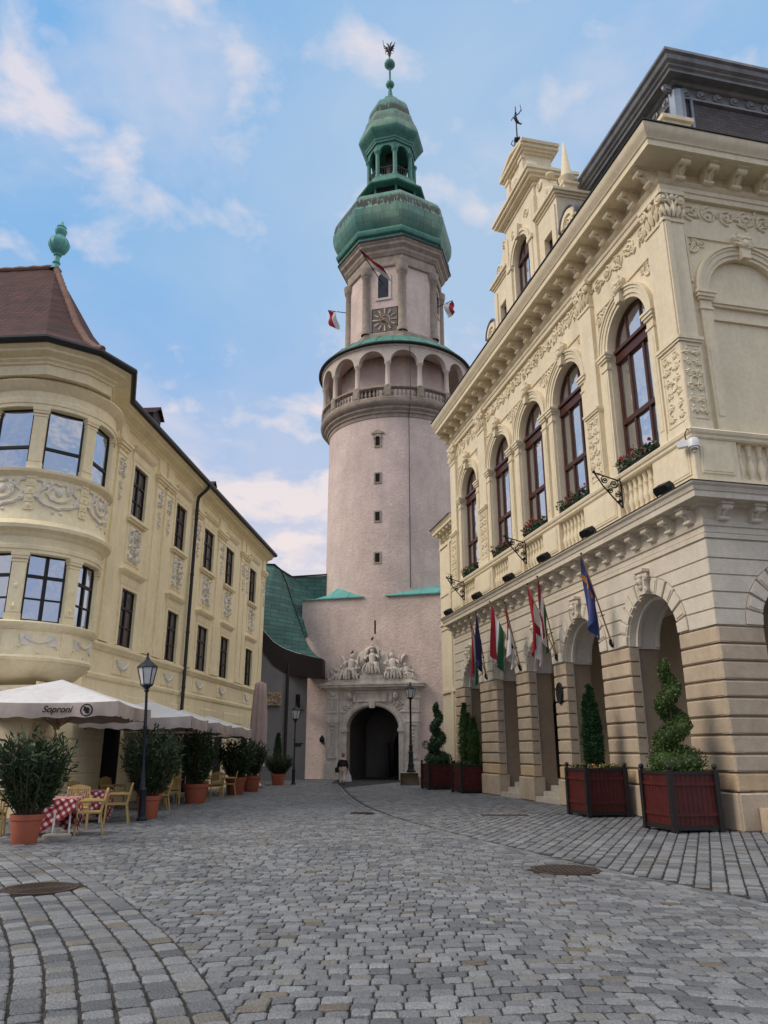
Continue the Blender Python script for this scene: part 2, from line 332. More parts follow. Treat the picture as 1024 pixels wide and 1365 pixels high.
# ------------------------------------------------------------------ mesh builder
class MB:
    def __init__(self):
        self.v, self.f, self.m, self.T = [], [], [], Matrix.Identity(4)
        self.mats = []
        self.cur = 0
    def mat(self, key):
        m = M[key]
        if m not in self.mats: self.mats.append(m)
        self.cur = self.mats.index(m)
        return self
    def add(self, pts):
        i = len(self.v)
        T = self.T
        self.v.extend([tuple(T @ Vector(p)) for p in pts])
        return i
    def face(self, *ids):
        self.f.append(tuple(ids)); self.m.append(self.cur)
    def poly(self, pts):
        i = self.add(pts); self.face(*range(i, i + len(pts)))
    def box(self, x0, x1, y0, y1, z0, z1):
        i = self.add([(x0, y0, z0), (x1, y0, z0), (x1, y1, z0), (x0, y1, z0), (x0, y0, z1), (x1, y0, z1), (x1, y1, z1), (x0, y1, z1)])
        for q in ((0, 3, 2, 1), (4, 5, 6, 7), (0, 1, 5, 4), (1, 2, 6, 5), (2, 3, 7, 6), (3, 0, 4, 7)):
            self.face(*[i + k for k in q])
    def cbox(self, c, s, rz=0.0):
        T0 = self.T
        self.T = T0 @ Matrix.Translation(c) @ Matrix.Rotation(rz, 4, 'Z')
        self.box(-s[0] / 2, s[0] / 2, -s[1] / 2, s[1] / 2, -s[2] / 2, s[2] / 2)
        self.T = T0
    def bevbox(self, x0, x1, y0, y1, z0, z1, b=0.02):
        # box with all edges chamfered on the +y face and its rim only (rusticated block)
        p = [(x0, y0, z0), (x1, y0, z0), (x1, y0, z1), (x0, y0, z1)]
        q = [(x0, y1 - b, z0), (x1, y1 - b, z0), (x1, y1 - b, z1), (x0, y1 - b, z1)]
        r = [(x0 + b, y1, z0 + b), (x1 - b, y1, z0 + b), (x1 - b, y1, z1 - b), (x0 + b, y1, z1 - b)]
        i = self.add(p + q + r)
        for k in range(4):
            l = (k + 1) % 4
            self.face(i + l, i + k, i + 4 + k, i + 4 + l)
            self.face(i + 4 + l, i + 4 + k, i + 8 + k, i + 8 + l)
        self.face(i + 11, i + 10, i + 9, i + 8)
    def prism(self, pts, y0, y1):
        # polygon in xz, extruded in y
        n = len(pts)
        i = self.add([(x, y0, z) for x, z in pts] + [(x, y1, z) for x, z in pts])
        self.face(*[i + k for k in range(n)])
        self.face(*[i + n + k for k in reversed(range(n))])
        for k in range(n):
            l = (k + 1) % n
            self.face(i + l, i + k, i + n + k, i + n + l)
    def lathe(self, prof, c=(0, 0, 0), seg=24, a0=0.0, a1=2 * PI, rot=0.0, cap=False, sx=1.0, sy=1.0):
        full = abs(a1 - a0 - 2 * PI) < 1e-6
        n = seg if full else seg + 1
        pts = []
        for r, z in prof:
            for k in range(n):
                a = a0 + (a1 - a0) * k / seg + rot
                pts.append((c[0] + r * math.cos(a) * sx, c[1] + r * math.sin(a) * sy, c[2] + z))
        i = self.add(pts)
        for j in range(len(prof) - 1):
            for k in range(seg):
                l = (k + 1) % n if full else k + 1
                self.face(i + j * n + k, i + j * n + l, i + (j + 1) * n + l, i + (j + 1) * n + k)
        if cap and full:
            self.face(*[i + k for k in reversed(range(n))])
            b = i + (len(prof) - 1) * n
            self.face(*[b + k for k in range(n)])
    def tube(self, path, r, seg=6, cap=True, flat=1.0):
        path = [Vector(p) for p in path]
        n = len(path)
        rr = r if isinstance(r, (list, tuple)) else [r] * n
        pts = []
        up = None
        for j in range(n):
            t = (path[min(j + 1, n - 1)] - path[max(j - 1, 0)])
            if t.length < 1e-9: t = Vector((0, 0, 1))
            t.normalize()
            if up is None:
                up = Vector((0, 1, 0)) if abs(t.y) < 0.9 else Vector((1, 0, 0))
            s = t.cross(up)
            if s.length < 1e-6: s = t.cross(Vector((1, 0, 0.3)))
            s.normalize(); up = s.cross(t).normalized()
            for k in range(seg):
                a = 2 * PI * k / seg
                pts.append(path[j] + (s * math.cos(a) + up * math.sin(a) * flat) * rr[j])
        i = self.add(pts)
        for j in range(n - 1):
            for k in range(seg):
                l = (k + 1) % seg
                self.face(i + j * seg + k, i + j * seg + l, i + (j + 1) * seg + l, i + (j + 1) * seg + k)
        if cap:
            self.face(*[i + k for k in reversed(range(seg))])
            self.face(*[i + (n - 1) * seg + k for k in range(seg)])
    def ball(self, c, r, seg=10, rings=6):
        rx, ry, rz = (r, r, r) if isinstance(r, (int, float)) else r
        pts = [(c[0], c[1], c[2] - rz)]
        for j in range(1, rings):
            t = PI * j / rings
            for k in range(seg):
                a = 2 * PI * k / seg
                pts.append((c[0] + rx * math.sin(t) * math.cos(a), c[1] + ry * math.sin(t) * math.sin(a), c[2] - rz * math.cos(t)))
        pts.append((c[0], c[1], c[2] + rz))
        i = self.add(pts)
        for k in range(seg):
            l = (k + 1) % seg
            self.face(i, i + 1 + l, i + 1 + k)
            e = i + 1 + (rings - 2) * seg
            self.face(e + k, e + l, i + len(pts) - 1)
            for j in range(rings - 2):
                b = i + 1 + j * seg
                self.face(b + k, b + l, b + seg + l, b + seg + k)
    def sweep(self, prof, path, side=1.0, closed=False, capends=True):
        # moulding: prof is (offset, z), path is plan points; side chooses which hand is outward
        P = [Vector((p[0], p[1])) for p in path]
        n = len(P)
        dirs = []
        for k in range(n):
            a = P[k - 1] if (k > 0 or closed) else None
            b = P[(k + 1) % n] if (k < n - 1 or closed) else None
            nn = []
            if a is not None:
                d = (P[k] - a).normalized(); nn.append(Vector((-d.y, d.x)) * side)
            if b is not None:
                d = (b - P[k]).normalized(); nn.append(Vector((-d.y, d.x)) * side)
            if len(nn) == 2:
                h = nn[0] + nn[1]
                h = h / max(0.15, h.dot(nn[0]))
            else: h = nn[0]
            dirs.append(h)
        m = len(prof)
        pts = []
        for k in range(n):
            for o, z in prof:
                q = P[k] + dirs[k] * o
                pts.append((q.x, q.y, z))
        i = self.add(pts)
        for k in range(n if closed else n - 1):
            l = (k + 1) % n
            for j in range(m - 1):
                self.face(i + k * m + j, i + l * m + j, i + l * m + j + 1, i + k * m + j + 1)
        if capends and not closed:
            self.face(*[i + j for j in range(m)])
            self.face(*[i + (n - 1) * m + j for j in reversed(range(m))])
    def archring(self, xc, zs, r0, r1, y0, y1, seg=18, a0=0.0, a1=PI, ez=1.0, ez1=None):
        ez1 = ez if ez1 is None else ez1
        pts = []
        for k in range(seg + 1):
            a = a0 + (a1 - a0) * k / seg
            c, s = math.cos(a), math.sin(a)
            pts += [(xc + r0 * c, y0, zs + r0 * s * ez), (xc + r1 * c, y0, zs + r1 * s * ez1), (xc + r1 * c, y1, zs + r1 * s * ez1), (xc + r0 * c, y1, zs + r0 * s * ez)]
        i = self.add(pts)
        for k in range(seg):
            b, d = i + 4 * k, i + 4 * k + 4
            for p, q in ((0, 1), (1, 2), (2, 3), (3, 0)):
                self.face(b + p, b + q, d + q, d + p)
        self.face(i, i + 3, i + 2, i + 1)
        e = i + 4 * seg
        self.face(e, e + 1, e + 2, e + 3)
    def archwall(self, x0, x1, z0, z1, ops, y, depth, seg=18, reveal=True, ez=1.0):
        # wall in the plane y with arched openings (xc, r, zbottom, zspring); reveals go to y - depth
        ops = sorted(ops)
        xs = x0
        for xc, r, zb, zs in ops:
            a, b = xc - r, xc + r
            if a > xs + 1e-4: self.poly([(xs, y, z0), (a, y, z0), (a, y, z1), (xs, y, z1)])
            if zb > z0 + 1e-4: self.poly([(a, y, z0), (b, y, z0), (b, y, zb), (a, y, zb)])
            arc = [(xc - r * math.cos(PI * k / seg), zs + r * ez * math.sin(PI * k / seg)) for k in range(seg + 1)]
            for k in range(seg):
                (p, q), (s, t) = arc[k], arc[k + 1]
                self.poly([(p, y, q), (s, y, t), (s, y, z1), (p, y, z1)])
            if reveal:
                line = [(a, zb)] + arc + [(b, zb)]
                for k in range(len(line) - 1):
                    (p, q), (s, t) = line[k], line[k + 1]
                    self.poly([(p, y, q), (s, y, t), (s, y - depth, t), (p, y - depth, q)])
                if zb > z0 + 1e-4: self.poly([(a, y, zb), (b, y, zb), (b, y - depth, zb), (a, y - depth, zb)])
            xs = b
        if x1 > xs + 1e-4: self.poly([(xs, y, z0), (x1, y, z0), (x1, y, z1), (xs, y, z1)])
    def build(self, name, parent=None, smooth=None, mat=None):
        me = bpy.data.meshes.new(name)
        me.from_pydata(self.v, [], self.f)
        if len(self.mats) > 1: me.polygons.foreach_set('material_index', self.m)
        if smooth is not None and len(self.v) < 80000:
            bm = bmesh.new(); bm.from_mesh(me)
            bmesh.ops.remove_doubles(bm, verts=bm.verts, dist=0.0004)
            bm.to_mesh(me); bm.free()
        for m in self.mats: me.materials.append(m)
        if smooth is not None:
            me.polygons.foreach_set('use_smooth', [True] * len(me.polygons))
            me.set_sharp_from_angle(angle=R(smooth))
        me.update()
        o = bpy.data.objects.new(name, me)
        COL.objects.link(o)
        if parent is not None: o.parent = parent
        return o

def mb(key): return MB().mat(key)
def thing(name, label, cat, loc=(0, 0, 0), rz=0.0, group=None):
    o = bpy.data.objects.new(name, None)
    COL.objects.link(o)
    o.empty_display_size = 0.3
    o.location = loc; o.rotation_euler = (0, 0, rz)
    return tag(o, label, cat, group)
def tag(o, label, cat, group=None):
    o['label'] = label; o['category'] = cat
    if group: o['group'] = group
    return o
def structure(o):
    o['kind'] = 'structure'; return o
def kids(o): return list(o.children)
def dup(o, loc=None, rz=None, parent=None, label=None, scale=None):
    c = o.copy(); COL.objects.link(c)
    if parent is not None: c.parent = parent
    if loc is not None: c.location = loc
    if rz is not None: c.rotation_euler = (0, 0, rz)
    if scale is not None: c.scale = scale
    if label: c['label'] = label
    for k in kids(o): dup(k, parent=c)
    return c

# ornament: mirrored scrolls in relief on a vertical panel (plane y)
def spiral(m, x, z, r, turns, a0, y, th, hand=1):
    pts, rr = [], []
    n = int(10 * turns) + 4
    for k in range(n):
        t = k / (n - 1)
        a = a0 + hand * turns * 2 * PI * t
        q = r * (1 - 0.85 * t)
        pts.append((x + q * math.cos(a), y, z + q * math.sin(a))); rr.append(th * (1 - 0.4 * t))
    m.tube(pts, rr, 5)
    m.ball(pts[-1], th * 1.5, 6, 4)
def leaf(m, x, z, a, L, y, th):
    c, s = math.cos(a), math.sin(a)
    m.tube([(x, y, z), (x + c * L * 0.4, y + th * 0.6, z + s * L * 0.4), (x + c * L, y, z + s * L)], [th * 0.5, th * 1.3, th * 0.2], 5)
def arabesque(m, xc, zc, w, h, y, seed=0, th=0.028, n=3):
    rnd = random.Random(seed)
    for k in range(n):
        z = zc - h / 2 + h * (k + 0.5) / n
        r = min(w * 0.24, h / n * 0.48)
        for sgn in (-1, 1):
            up = rnd.choice((-1, 1))
            spiral(m, xc + sgn * w * 0.26, z, r, 1.25 + 0.3 * rnd.random(), PI / 2 * up, y, th, sgn * up)
            for q in range(3):
                leaf(m, xc + sgn * w * (0.1 + 0.12 * q), z + r * rnd.uniform(-0.8, 0.8), rnd.uniform(0, 2 * PI), h / n * 0.36, y, th)
        m.ball((xc, y, z), (th * 1.8, th, h / n * 0.2), 6, 4)
        leaf(m, xc, z + h / n * 0.2, PI / 2, h / n * 0.28, y, th * 1.2)
def scrollband(m, x0, x1, z0, z1, y, seed=0, th=0.03):
    rnd = random.Random(seed)
    h = z1 - z0
    n = max(1, int((x1 - x0) / (h * 0.86)))
    d = (x1 - x0) / n
    for k in range(n):
        x = x0 + d * (k + 0.5)
        hand = 1 if k % 2 else -1
        spiral(m, x, (z0 + z1) / 2, h * 0.42, 1.6, hand * PI / 2, y, th, hand)
        for q in range(8):
            leaf(m, x + rnd.uniform(-d, d) * 0.5, (z0 + z1) / 2 + rnd.uniform(-h, h) * 0.3, rnd.uniform(0, 2 * PI), h * 0.35, y, th)

# loose leaves spread over or through a volume
def leaves(m, pts, L, W, rnd, tilt=1.0, up=0.0, droop=0.0):
    for p, nrm in pts:
        d = Vector((rnd.gauss(0, 1), rnd.gauss(0, 1), rnd.gauss(0, 1) + up)) * tilt + Vector(nrm)
        if d.length < 1e-3: d = Vector((0, 0, 1))
        d.normalize()
        s = d.cross(Vector((rnd.gauss(0, 1), rnd.gauss(0, 1), rnd.gauss(0, 1))))
        if s.length < 1e-3: continue
        s.normalize()
        l, w = L * rnd.uniform(0.6, 1.25), W * rnd.uniform(0.7, 1.2)
        p = Vector(p)
        q = p + d * l
        q.z -= droop * l
        md = p + d * l * 0.5
        i = m.add([p, md + s * w * 0.5, q, md - s * w * 0.5])
        m.face(i, i + 1, i + 2, i + 3)

# ------------------------------------------------------------------ ground and paving
g_mat = mat('joint_grit', (0.022, 0.02, 0.018), (0.05, 0.046, 0.042), 3.0, 0.95, 0.8, 60)
m = MB(); m.mats.append(g_mat)
m.poly([(-300, -200, -0.017), (300, -200, -0.017), (300, 400, -0.017), (-300, 400, -0.017)])
structure(m.build('ground'))

st = mat('granite_setts', (1, 1, 1), (1, 1, 1), 9.0, 0.50, 3.0, 45, spec=0.5, mott=((0.28, 0.80, 1.14), (1.3, 0.88, 1.08), (48.0, 0.62, 1.30)),
         island=[(0.0, (0.108, 0.117, 0.130)), (0.25, (0.167, 0.175, 0.189)), (0.55, (0.216, 0.224, 0.238)), (0.85, (0.283, 0.293, 0.306)), (0.95, (0.211, 0.208, 0.195)), (0.99, (0.189, 0.167, 0.133)), (1.0, (0.119, 0.098, 0.077))])
class Stones:
    def __init__(self): self.V = []; self.F = []; self.n = 0
    def add(self, quad, rnd, gap=0.006, big=True, ins=(0.0, 0.0)):
        # quad: four plan corners; each sett is a worn block with a rounded rim
        q = [Vector((x, y)) for x, y in quad]
        # inset across (ins[1]) and along (ins[0]) the row
        a = (q[1] - q[0]).normalized(); b = (q[3] - q[0]).normalized()
        q = [q[0] + a * ins[0] + b * ins[1], q[1] - a * ins[0] + b * ins[1], q[2] - a * ins[0] - b * ins[1], q[3] + a * ins[0] - b * ins[1]]
        c = (q[0] + q[1] + q[2] + q[3]) / 4
        h = rnd.gauss(0, 0.0035)
        tx, ty = rnd.gauss(0, 0.010), rnd.gauss(0, 0.010)
        rim = []
        ring = []
        for k in range(4):
            a, b = q[k], q[(k + 1) % 4]
            for t in ((0.13, 0.87) if big else (0.0,)):
                p = a + (b - a) * t
                ring.append(p)
        out, mid, top = [], [], []
        for p in ring:
            d = (c - p)
            L = max(d.length, 0.01)
            j = Vector((rnd.gauss(0, 0.0035), rnd.gauss(0, 0.0035)))
            p0 = p + d / L * gap + j
            p1 = p + d / L * (gap + 0.003) + j
            p2 = p + d / L * (gap + 0.017) + j
            e = lambda v: h + (v.x - c.x) * tx + (v.y - c.y) * ty
            out.append((p0.x, p0.y, -0.035)); mid.append((p1.x, p1.y, e(p1) - 0.007)); top.append((p2.x, p2.y, e(p2)))
        n = len(ring); i = self.n
        self.V += out + mid + top + [(c.x, c.y, h + 0.002)]
        self.n += 3 * n + 1
        for k in range(n):
            l = (k + 1) % n
            self.F.append((i + k, i + l, i + n + l, i + n + k))
            self.F.append((i + n + k, i + n + l, i + 2 * n + l, i + 2 * n + k))
            self.F.append((i + 2 * n + k, i + 2 * n + l, i + 3 * n))
    def build(self, name):
        me = bpy.data.meshes.new(name)
        me.from_pydata(self.V, [], self.F)
        me.materials.append(st)
        me.update()
        o = bpy.data.objects.new(name, me); COL.objects.link(o)
        return structure(o)

LB = [(-9.6, 17.6), (-7.6, 16.4), (-6.25, 14.92), (-4.66, 12.56), (-3.42, 10.59), (-2.42, 8.78), (-1.82, 7.66), (-1.28, 6.41), (-0.96, 5.59), (-0.5, 4.2), (0.1, 2.0)]
RB = [(-2.9, 44.0), (-2.5, 40.62), (-1.75, 32.32), (-0.95, 25.78), (0.0, 21.2), (0.9, 18.2), (1.75, 15.63), (2.42, 13.6), (3.0, 12.1), (3.46, 11.05), (3.95, 9.83), (4.3, 9.0), (5.4, 6.0), (6.8, 2.0)]
def xat(line, y):
    for (x0, y0), (x1, y1) in zip(line, line[1:]):
        if (y0 - y) * (y1 - y) <= 0 and y0 != y1:
            return x0 + (x1 - x0) * (y - y0) / (y1 - y0)
    return None
def xr(y):
    v = xat(RB, y); return v if v is not None else (-2.9 if y > 40 else 6.8)
def xl(y):
    v = xat(LB, y); return v if v is not None else (-9.9 if y > 17 else 0.1)
def offset_line(line, d):
    out = []
    for k in range(len(line)):
        a = Vector(line[max(k - 1, 0)]); b = Vector(line[min(k + 1, len(line) - 1)])
        t = (b - a).normalized()
        out.append(Vector(line[k]) + Vector((-t.y, t.x)) * d)
    return out
def walk(line, step, rnd):
    pts = []; L = [0.0]
    line = [Vector(p) for p in line]
    for a, b in zip(line, line[1:]): L.append(L[-1] + (b - a).length)
    s = rnd.uniform(0, step)
    k = 0
    while s < L[-1]:
        while L[k + 1] < s: k += 1
        a, b = line[k], line[k + 1]
        t = (s - L[k]) / (L[k + 1] - L[k])
        pts.append((a + (b - a) * t, (b - a).normalized()))
        s += step * rnd.uniform(0.8, 1.2)
    return pts
S = Stones()
rnd = random.Random(4)
# smooth the boundary curves
def smooth_line(line, it=2):
    for _ in range(it):
        o = [line[0]]
        for a, b in zip(line, line[1:]):
            o += [(a[0] * 0.75 + b[0] * 0.25, a[1] * 0.75 + b[1] * 0.25), (a[0] * 0.25 + b[0] * 0.75, a[1] * 0.25 + b[1] * 0.75)]
        o.append(line[-1]); line = o
    return line
LB = smooth_line(LB); RB = smooth_line(RB)
manholes = [(-4.35, 10.62, 0.46), (2.66, 12.22, 0.5), (-0.62, 23.0, 0.34)]
def blocked(x, y):
    for cx, cy, r in manholes:
        if (x - cx) ** 2 + (y - cy) ** 2 < (r + 0.03) ** 2: return True
    if 2.5 < x < 4.05 and 21.85 < y < 22.6: return True
    return False
def row_along(line, off, width, length, gap=0.003):
    a = offset_line(line, off); b = offset_line(line, off + width)
    pa = walk(a, length, rnd)
    for (p, t), (p2, t2) in zip(pa, pa[1:]):
        n1 = Vector((-t.y, t.x)); n2 = Vector((-t2.y, t2.x))
        q = [p, p2, p2 + n2 * width, p + n1 * width]
        c = (q[0] + q[2]) / 2
        if blocked(c.x, c.y) or c.y < 3.0: continue
        S.add([(v.x, v.y) for v in q], rnd, gap, ins=(0.002, 0.009))
# left curved band: rows laid along the curve (line runs towards the camera, so its right hand is negative offset)
for k in range(30):
    row_along(LB, -0.225 * (k + 1), 0.225, 0.20 if k else 0.26)
# right border: two rows of long setts along the curve
row_along(RB, 0.0, 0.17, 0.30); row_along(RB, 0.17, 0.17, 0.30)
# right field: straight continuous rows running towards the town hall
ang = R(22)
ux, uy = math.sin(ang), math.cos(ang)
for k in range(-75, 75):
    o = k * 0.205
    s = -6.0
    while s < 46:
        L = 0.15 * rnd.uniform(0.8, 1.3)
        # local axes: along (ux, uy), across (uy, -ux)
        q = [(3.0 + ux * a + uy * b, 10.0 + uy * a - ux * b) for a, b in ((s, o), (s, o + 0.205), (s + L, o + 0.205), (s + L, o))]
        s += L
        cx = sum(p[0] for p in q) / 4; cy = sum(p[1] for p in q) / 4
        if cy < 3 or cy > 46 or cx < xr(cy) + 0.47 or blocked(cx, cy): continue
        rx, ry = cx - 7.724, cy - 17.666
        if -0.2198 * rx + 0.9755 * ry > 0.08 and -0.9755 * rx - 0.2198 * ry < -0.08: continue
        if cx > 13: continue
        S.add(q, rnd, 0.003, big=cy < 24, ins=(0.010, 0.001))
# middle field: staggered courses across the square, gently arched
dy = 0.15
for r in range(0, 320):
    y0 = 3.0 + r * dy
    if y0 > 49.5: break
    x = -10.0 + rnd.uniform(0, 0.2)
    while x < 7:
        w = 0.18 * rnd.uniform(0.78, 1.25)
        f = lambda X: y0 + 0.12 * math.sin(X * 1.15 + 0.4) + 0.05 * math.sin(X * 2.7 + y0 * 0.6)
        q = [(x, f(x)), (x + w, f(x + w)), (x + w, f(x + w) + dy), (x, f(x) + dy)]
        x += w
        cy = (q[0][1] + q[2][1]) / 2
        q = [(min(max(p[0], xl(p[1]) + 0.004), xr(p[1]) - 0.004), p[1]) for p in q]
        wa, wb = q[1][0] - q[0][0], q[2][0] - q[3][0]
        if max(wa, wb) < 0.05: continue
        if wa < 0.025: q[1] = (q[0][0] + 0.025, q[1][1])
        if wb < 0.025: q[2] = (q[3][0] + 0.025, q[2][1])
        cx = sum(p[0] for p in q) / 4
        if blocked(cx, cy): continue
        S.add(q, rnd, 0.006, big=cy < 24)
S.build('pavement')

def cover(name, label, x, y, r, rect=None, grate=False):
    t = thing(name, label, 'manhole cover', (x, y, 0))
    m = mb('castiron')
    if rect:
        a, b = rect
        m.box(-a, a, -b, b, -0.03, 0.004)
        for k in range(9):
            u = -a + 0.1 + (2 * a - 0.2) * k / 8
            m.box(u - 0.02, u + 0.02, -b + 0.06, b - 0.06, 0.004, 0.012)
        m.build('cover_plate', t)
        f = mb('conc'); f.sweep([(0.0, -0.03), (0.0, 0.006), (0.07, 0.006), (0.07, -0.03)], [(-a, -b), (a, -b), (a, b), (-a, b)], side=-1, closed=True); f.build('rim', t)
    else:
        m.lathe([(0.0, 0.006), (r * 0.86, 0.006), (r * 0.86, -0.03)], seg=32)
        if grate:
            for k in range(-5, 6):
                h = math.sqrt(max(0.0, (r * 0.84) ** 2 - (k * r * 0.15) ** 2))
                m.box(-h, h, k * r * 0.15 - 0.018, k * r * 0.15 + 0.018, 0.006, 0.018)
                m.box(k * r * 0.15 - 0.018, k * r * 0.15 + 0.018, -h, h, 0.0055, 0.0175)
        else:
            for k in range(5): m.lathe([(r * (0.15 + 0.14 * k), 0.006), (r * (0.15 + 0.14 * k), 0.014), (r * (0.21 + 0.14 * k), 0.014), (r * (0.21 + 0.14 * k), 0.006)], seg=32)
        m.build('cover_plate', t)
        f = mb('castiron'); f.lathe([(r * 0.88, -0.03), (r * 0.88, 0.01), (r, 0.01), (r, -0.03)], seg=32); f.build('rim', t)
    return t
cover('manhole_cover', 'round rusty iron cover in the curved sett band, nearest to the café', -4.35, 10.62, 0.46)
cover('manhole_cover', 'round iron drain grating on the border between the two sett patterns', 2.66, 12.22, 0.5, grate=True)
cover('manhole_cover', 'small dark round cover on the curved line leading to the gate', -0.62, 23.0, 0.34)
cover('manhole_cover', 'dark rectangular cover in the straight sett rows before the arcade steps', 3.28, 22.22, 0, rect=(0.66, 0.3))

# ------------------------------------------------------------------ town hall (local x along the front away from the camera, y outward, z up)
TH_LOC, TH_RZ = (7.724, 17.666, 0.0), R(102.7)
th = thing('town_hall', 'ornate cream town hall with an arcade, tall arched windows and a stepped gable', 'building', TH_LOC, TH_RZ)
TH_M = Matrix.Translation(TH_LOC) @ Matrix.Rotation(TH_RZ, 4, 'Z')
RET = Matrix(((0, -1, 0, 0), (-1, 0, 0, 0), (0, 0, 1, 0), (0, 0, 0, 1)))   # frame of the end face turned to the camera
LEN, RETL = 19.85, 13.0
AC = [2.75, 6.80, 10.0, 13.35, 17.40]
AR = [1.21, 1.22, 1.07, 1.07, 1.05]
SPR = 4.47
rnd = random.Random(11)
courses = [0.80, 1.21, 1.60, 2.01, 2.41, 2.83, 3.22, 3.65, 4.05, 4.46]
upc = [4.47, 4.86, 5.26, 5.68, 6.08, 6.55]
openings = [(c, r) for c, r in zip(AC, AR)]
ROP = [(2.48, 1.21), (6.4, 1.21), (10.3, 1.21)]
def piers(ops, L):
    xs, out = 0.0, []
    for c, r in ops:
        out.append((xs, c - r)); xs = c + r
    out.append((xs, L)); return out
upw = mb('white_cream')
def lower_face(ops, L, T, first):
    upw.T = T
    for (a, b) in piers(ops, L):
        base = mb('sand'); core = mb('sand_plain'); base.T = core.T = T
        a1 = a + (0.015 if a == 0 else 0.0)
        base.bevbox(a1 - (0.05 if a > 0 else 0.045), b + 0.05, -0.4, 0.055, 0.0, 0.79, 0.035)
        for k in range(len(courses) - 1):
            base.bevbox(a1, b, -0.3, 0.0 + rnd.uniform(-0.006, 0.006), courses[k] + 0.022, courses[k + 1] - 0.022, 0.03)
        o = base.build('arcade_pier', th)
        core.box(a1 + 0.05, b - 0.05, -0.92, -0.06, 0.0, SPR)
        core.build('pier_core', o)
    upw.archwall(0.05, L, SPR, 7.4, [(c, r + 0.005, SPR, SPR) for c, r in ops], -0.05, 0.85, 20)
    RW = 0.46
    # rusticated courses of the wall above, cut to the arch rings
    for k in range(len(upc) - 1):
        z0, z1 = upc[k] + 0.02, upc[k + 1] - 0.02
        def edge(c, r, z, sgn):
            q = (r + RW + 0.02) ** 2 - max(0.0, z - SPR) ** 2
            return c + sgn * (math.sqrt(q) if q > 0 else 0.0)
        lefts = [lambda z: 0.015] + [lambda z, c=c, r=r: edge(c, r, z, 1) for c, r in ops]
        rights = [lambda z, c=c, r=r: edge(c, r, z, -1) for c, r in ops] + [lambda z: L]
        for lf, rf in zip(lefts, rights):
            nseg = 4
            zs = [z0 + (z1 - z0) * t / nseg for t in range(nseg + 1)]
            L_ = [lf(z) for z in zs]; R_ = [rf(z) for z in zs]
            if R_[0] - L_[0] < 0.08: continue
            if any(rr - ll < 0.02 for ll, rr in zip(L_, R_)):
                continue
            upw.prism([(x, z) for x, z in zip(R_, zs)] + [(x, z) for x, z in reversed(list(zip(L_, zs)))], -0.06, -0.004 + rnd.uniform(-0.004, 0.004))
    upw.box(0.012, L, -0.06, 0.012, 6.58, 6.70)
    upw.box(0.015, L, -0.06, -0.008, 6.72, 6.9)
lower_face(openings, LEN, Matrix.Identity(4), True)
lower_face(ROP, RETL, RET, False)
upw.build('rusticated_wall', th)

def arch_surround(xc, r, T):
    m = mb('white_cream'); m.T = T
    RW, n = 0.46, 13
    for k in range(n):
        a0 = PI * k / n + 0.022; a1 = PI * (k + 1) / n - 0.022
        big = k == n // 2
        m.archring(xc, SPR, r + 0.03, r + RW + (0.0), -0.06, 0.012 + (0.0 if k % 2 else 0.02), 3, a0, a1)
        am = (a0 + a1) / 2
        q = 0.17
        m.archring(xc, SPR, r + 0.08, r + RW - 0.06, 0.0, 0.034, 2, a0 + 0.03, a1 - 0.03)
    o = m.build('voussoir_ring', th)
    m = mb('white_cream'); m.T = T
    # carved keystone: scrolled bracket with a head and leaf curls
    z = SPR + r
    m.box(xc - 0.17, xc + 0.17, -0.05, 0.16, z + 0.02, z + 0.62)
    m.box(xc - 0.23, xc + 0.23, -0.05, 0.22, z + 0.62, z + 0.70)
    m.ball((xc, 0.18, z + 0.36), (0.10, 0.10, 0.13), 8, 6); m.ball((xc, 0.17, z + 0.50), (0.13, 0.09, 0.07), 8, 5); m.ball((xc, 0.18, z + 0.22), (0.08, 0.07, 0.09), 8, 5)
    m.ball((xc, 0.30, z + 0.32), (0.035, 0.04, 0.05), 6, 4)
    for s in (-1, 1):
        spiral(m, xc + s * 0.2, z + 0.5, 0.11, 1.2, 0, 0.14, 0.035, s)
        spiral(m, xc + s * 0.18, z + 0.16, 0.09, 1.2, PI, 0.14, 0.03, -s)
        leaf(m, xc + s * 0.1, z + 0.25, PI / 2 + s * 0.9, 0.3, 0.14, 0.04)
    m.build('keystone', o, 50)
    m = mb('reveal'); m.T = T
    m.archring(xc, SPR, r - 0.10, r + 0.002, -0.34, -0.24, 18)
    m.archring(xc, SPR, r - 0.10, r + 0.002, -0.93, -0.83, 18)
    for s in (-1, 1):
        m.box(xc + s * (r - 0.05) - 0.05, xc + s * (r - 0.05) + 0.05, -0.34, -0.24, SPR - 0.01, SPR + 0.002)
        m.box(min(xc + s * (r - 0.03), xc + s * r), max(xc + s * (r - 0.03), xc + s * r), -0.95, -0.30, SPR - 0.06, SPR - 0.003)
    # white line down the reveal
    for s in (-1, 1):
        m.box(min(xc + s * (r + 0.045), xc + s * (r + 0.02)), max(xc + s * (r + 0.045), xc + s * (r + 0.02)), -0.335, -0.305, 0.8, SPR - 0.07)
    m.build('archivolt', o, 40)
    mm = mb('reveal'); mm.T = T
    line = [(xc - (r - 0.02) * math.cos(PI * k / 18), SPR + (r - 0.02) * math.sin(PI * k / 18)) for k in range(19)]
    for (p, q), (s, t) in zip(line, line[1:]):
        mm.poly([(p, -0.30, q), (s, -0.30, t), (s, -0.93, t), (p, -0.93, q)])
    mm.build('soffit', o, 40)
for c, r in openings: arch_surround(c, r, Matrix.Identity(4))
arch_surround(*ROP[0], RET); arch_surround(*ROP[1], RET)

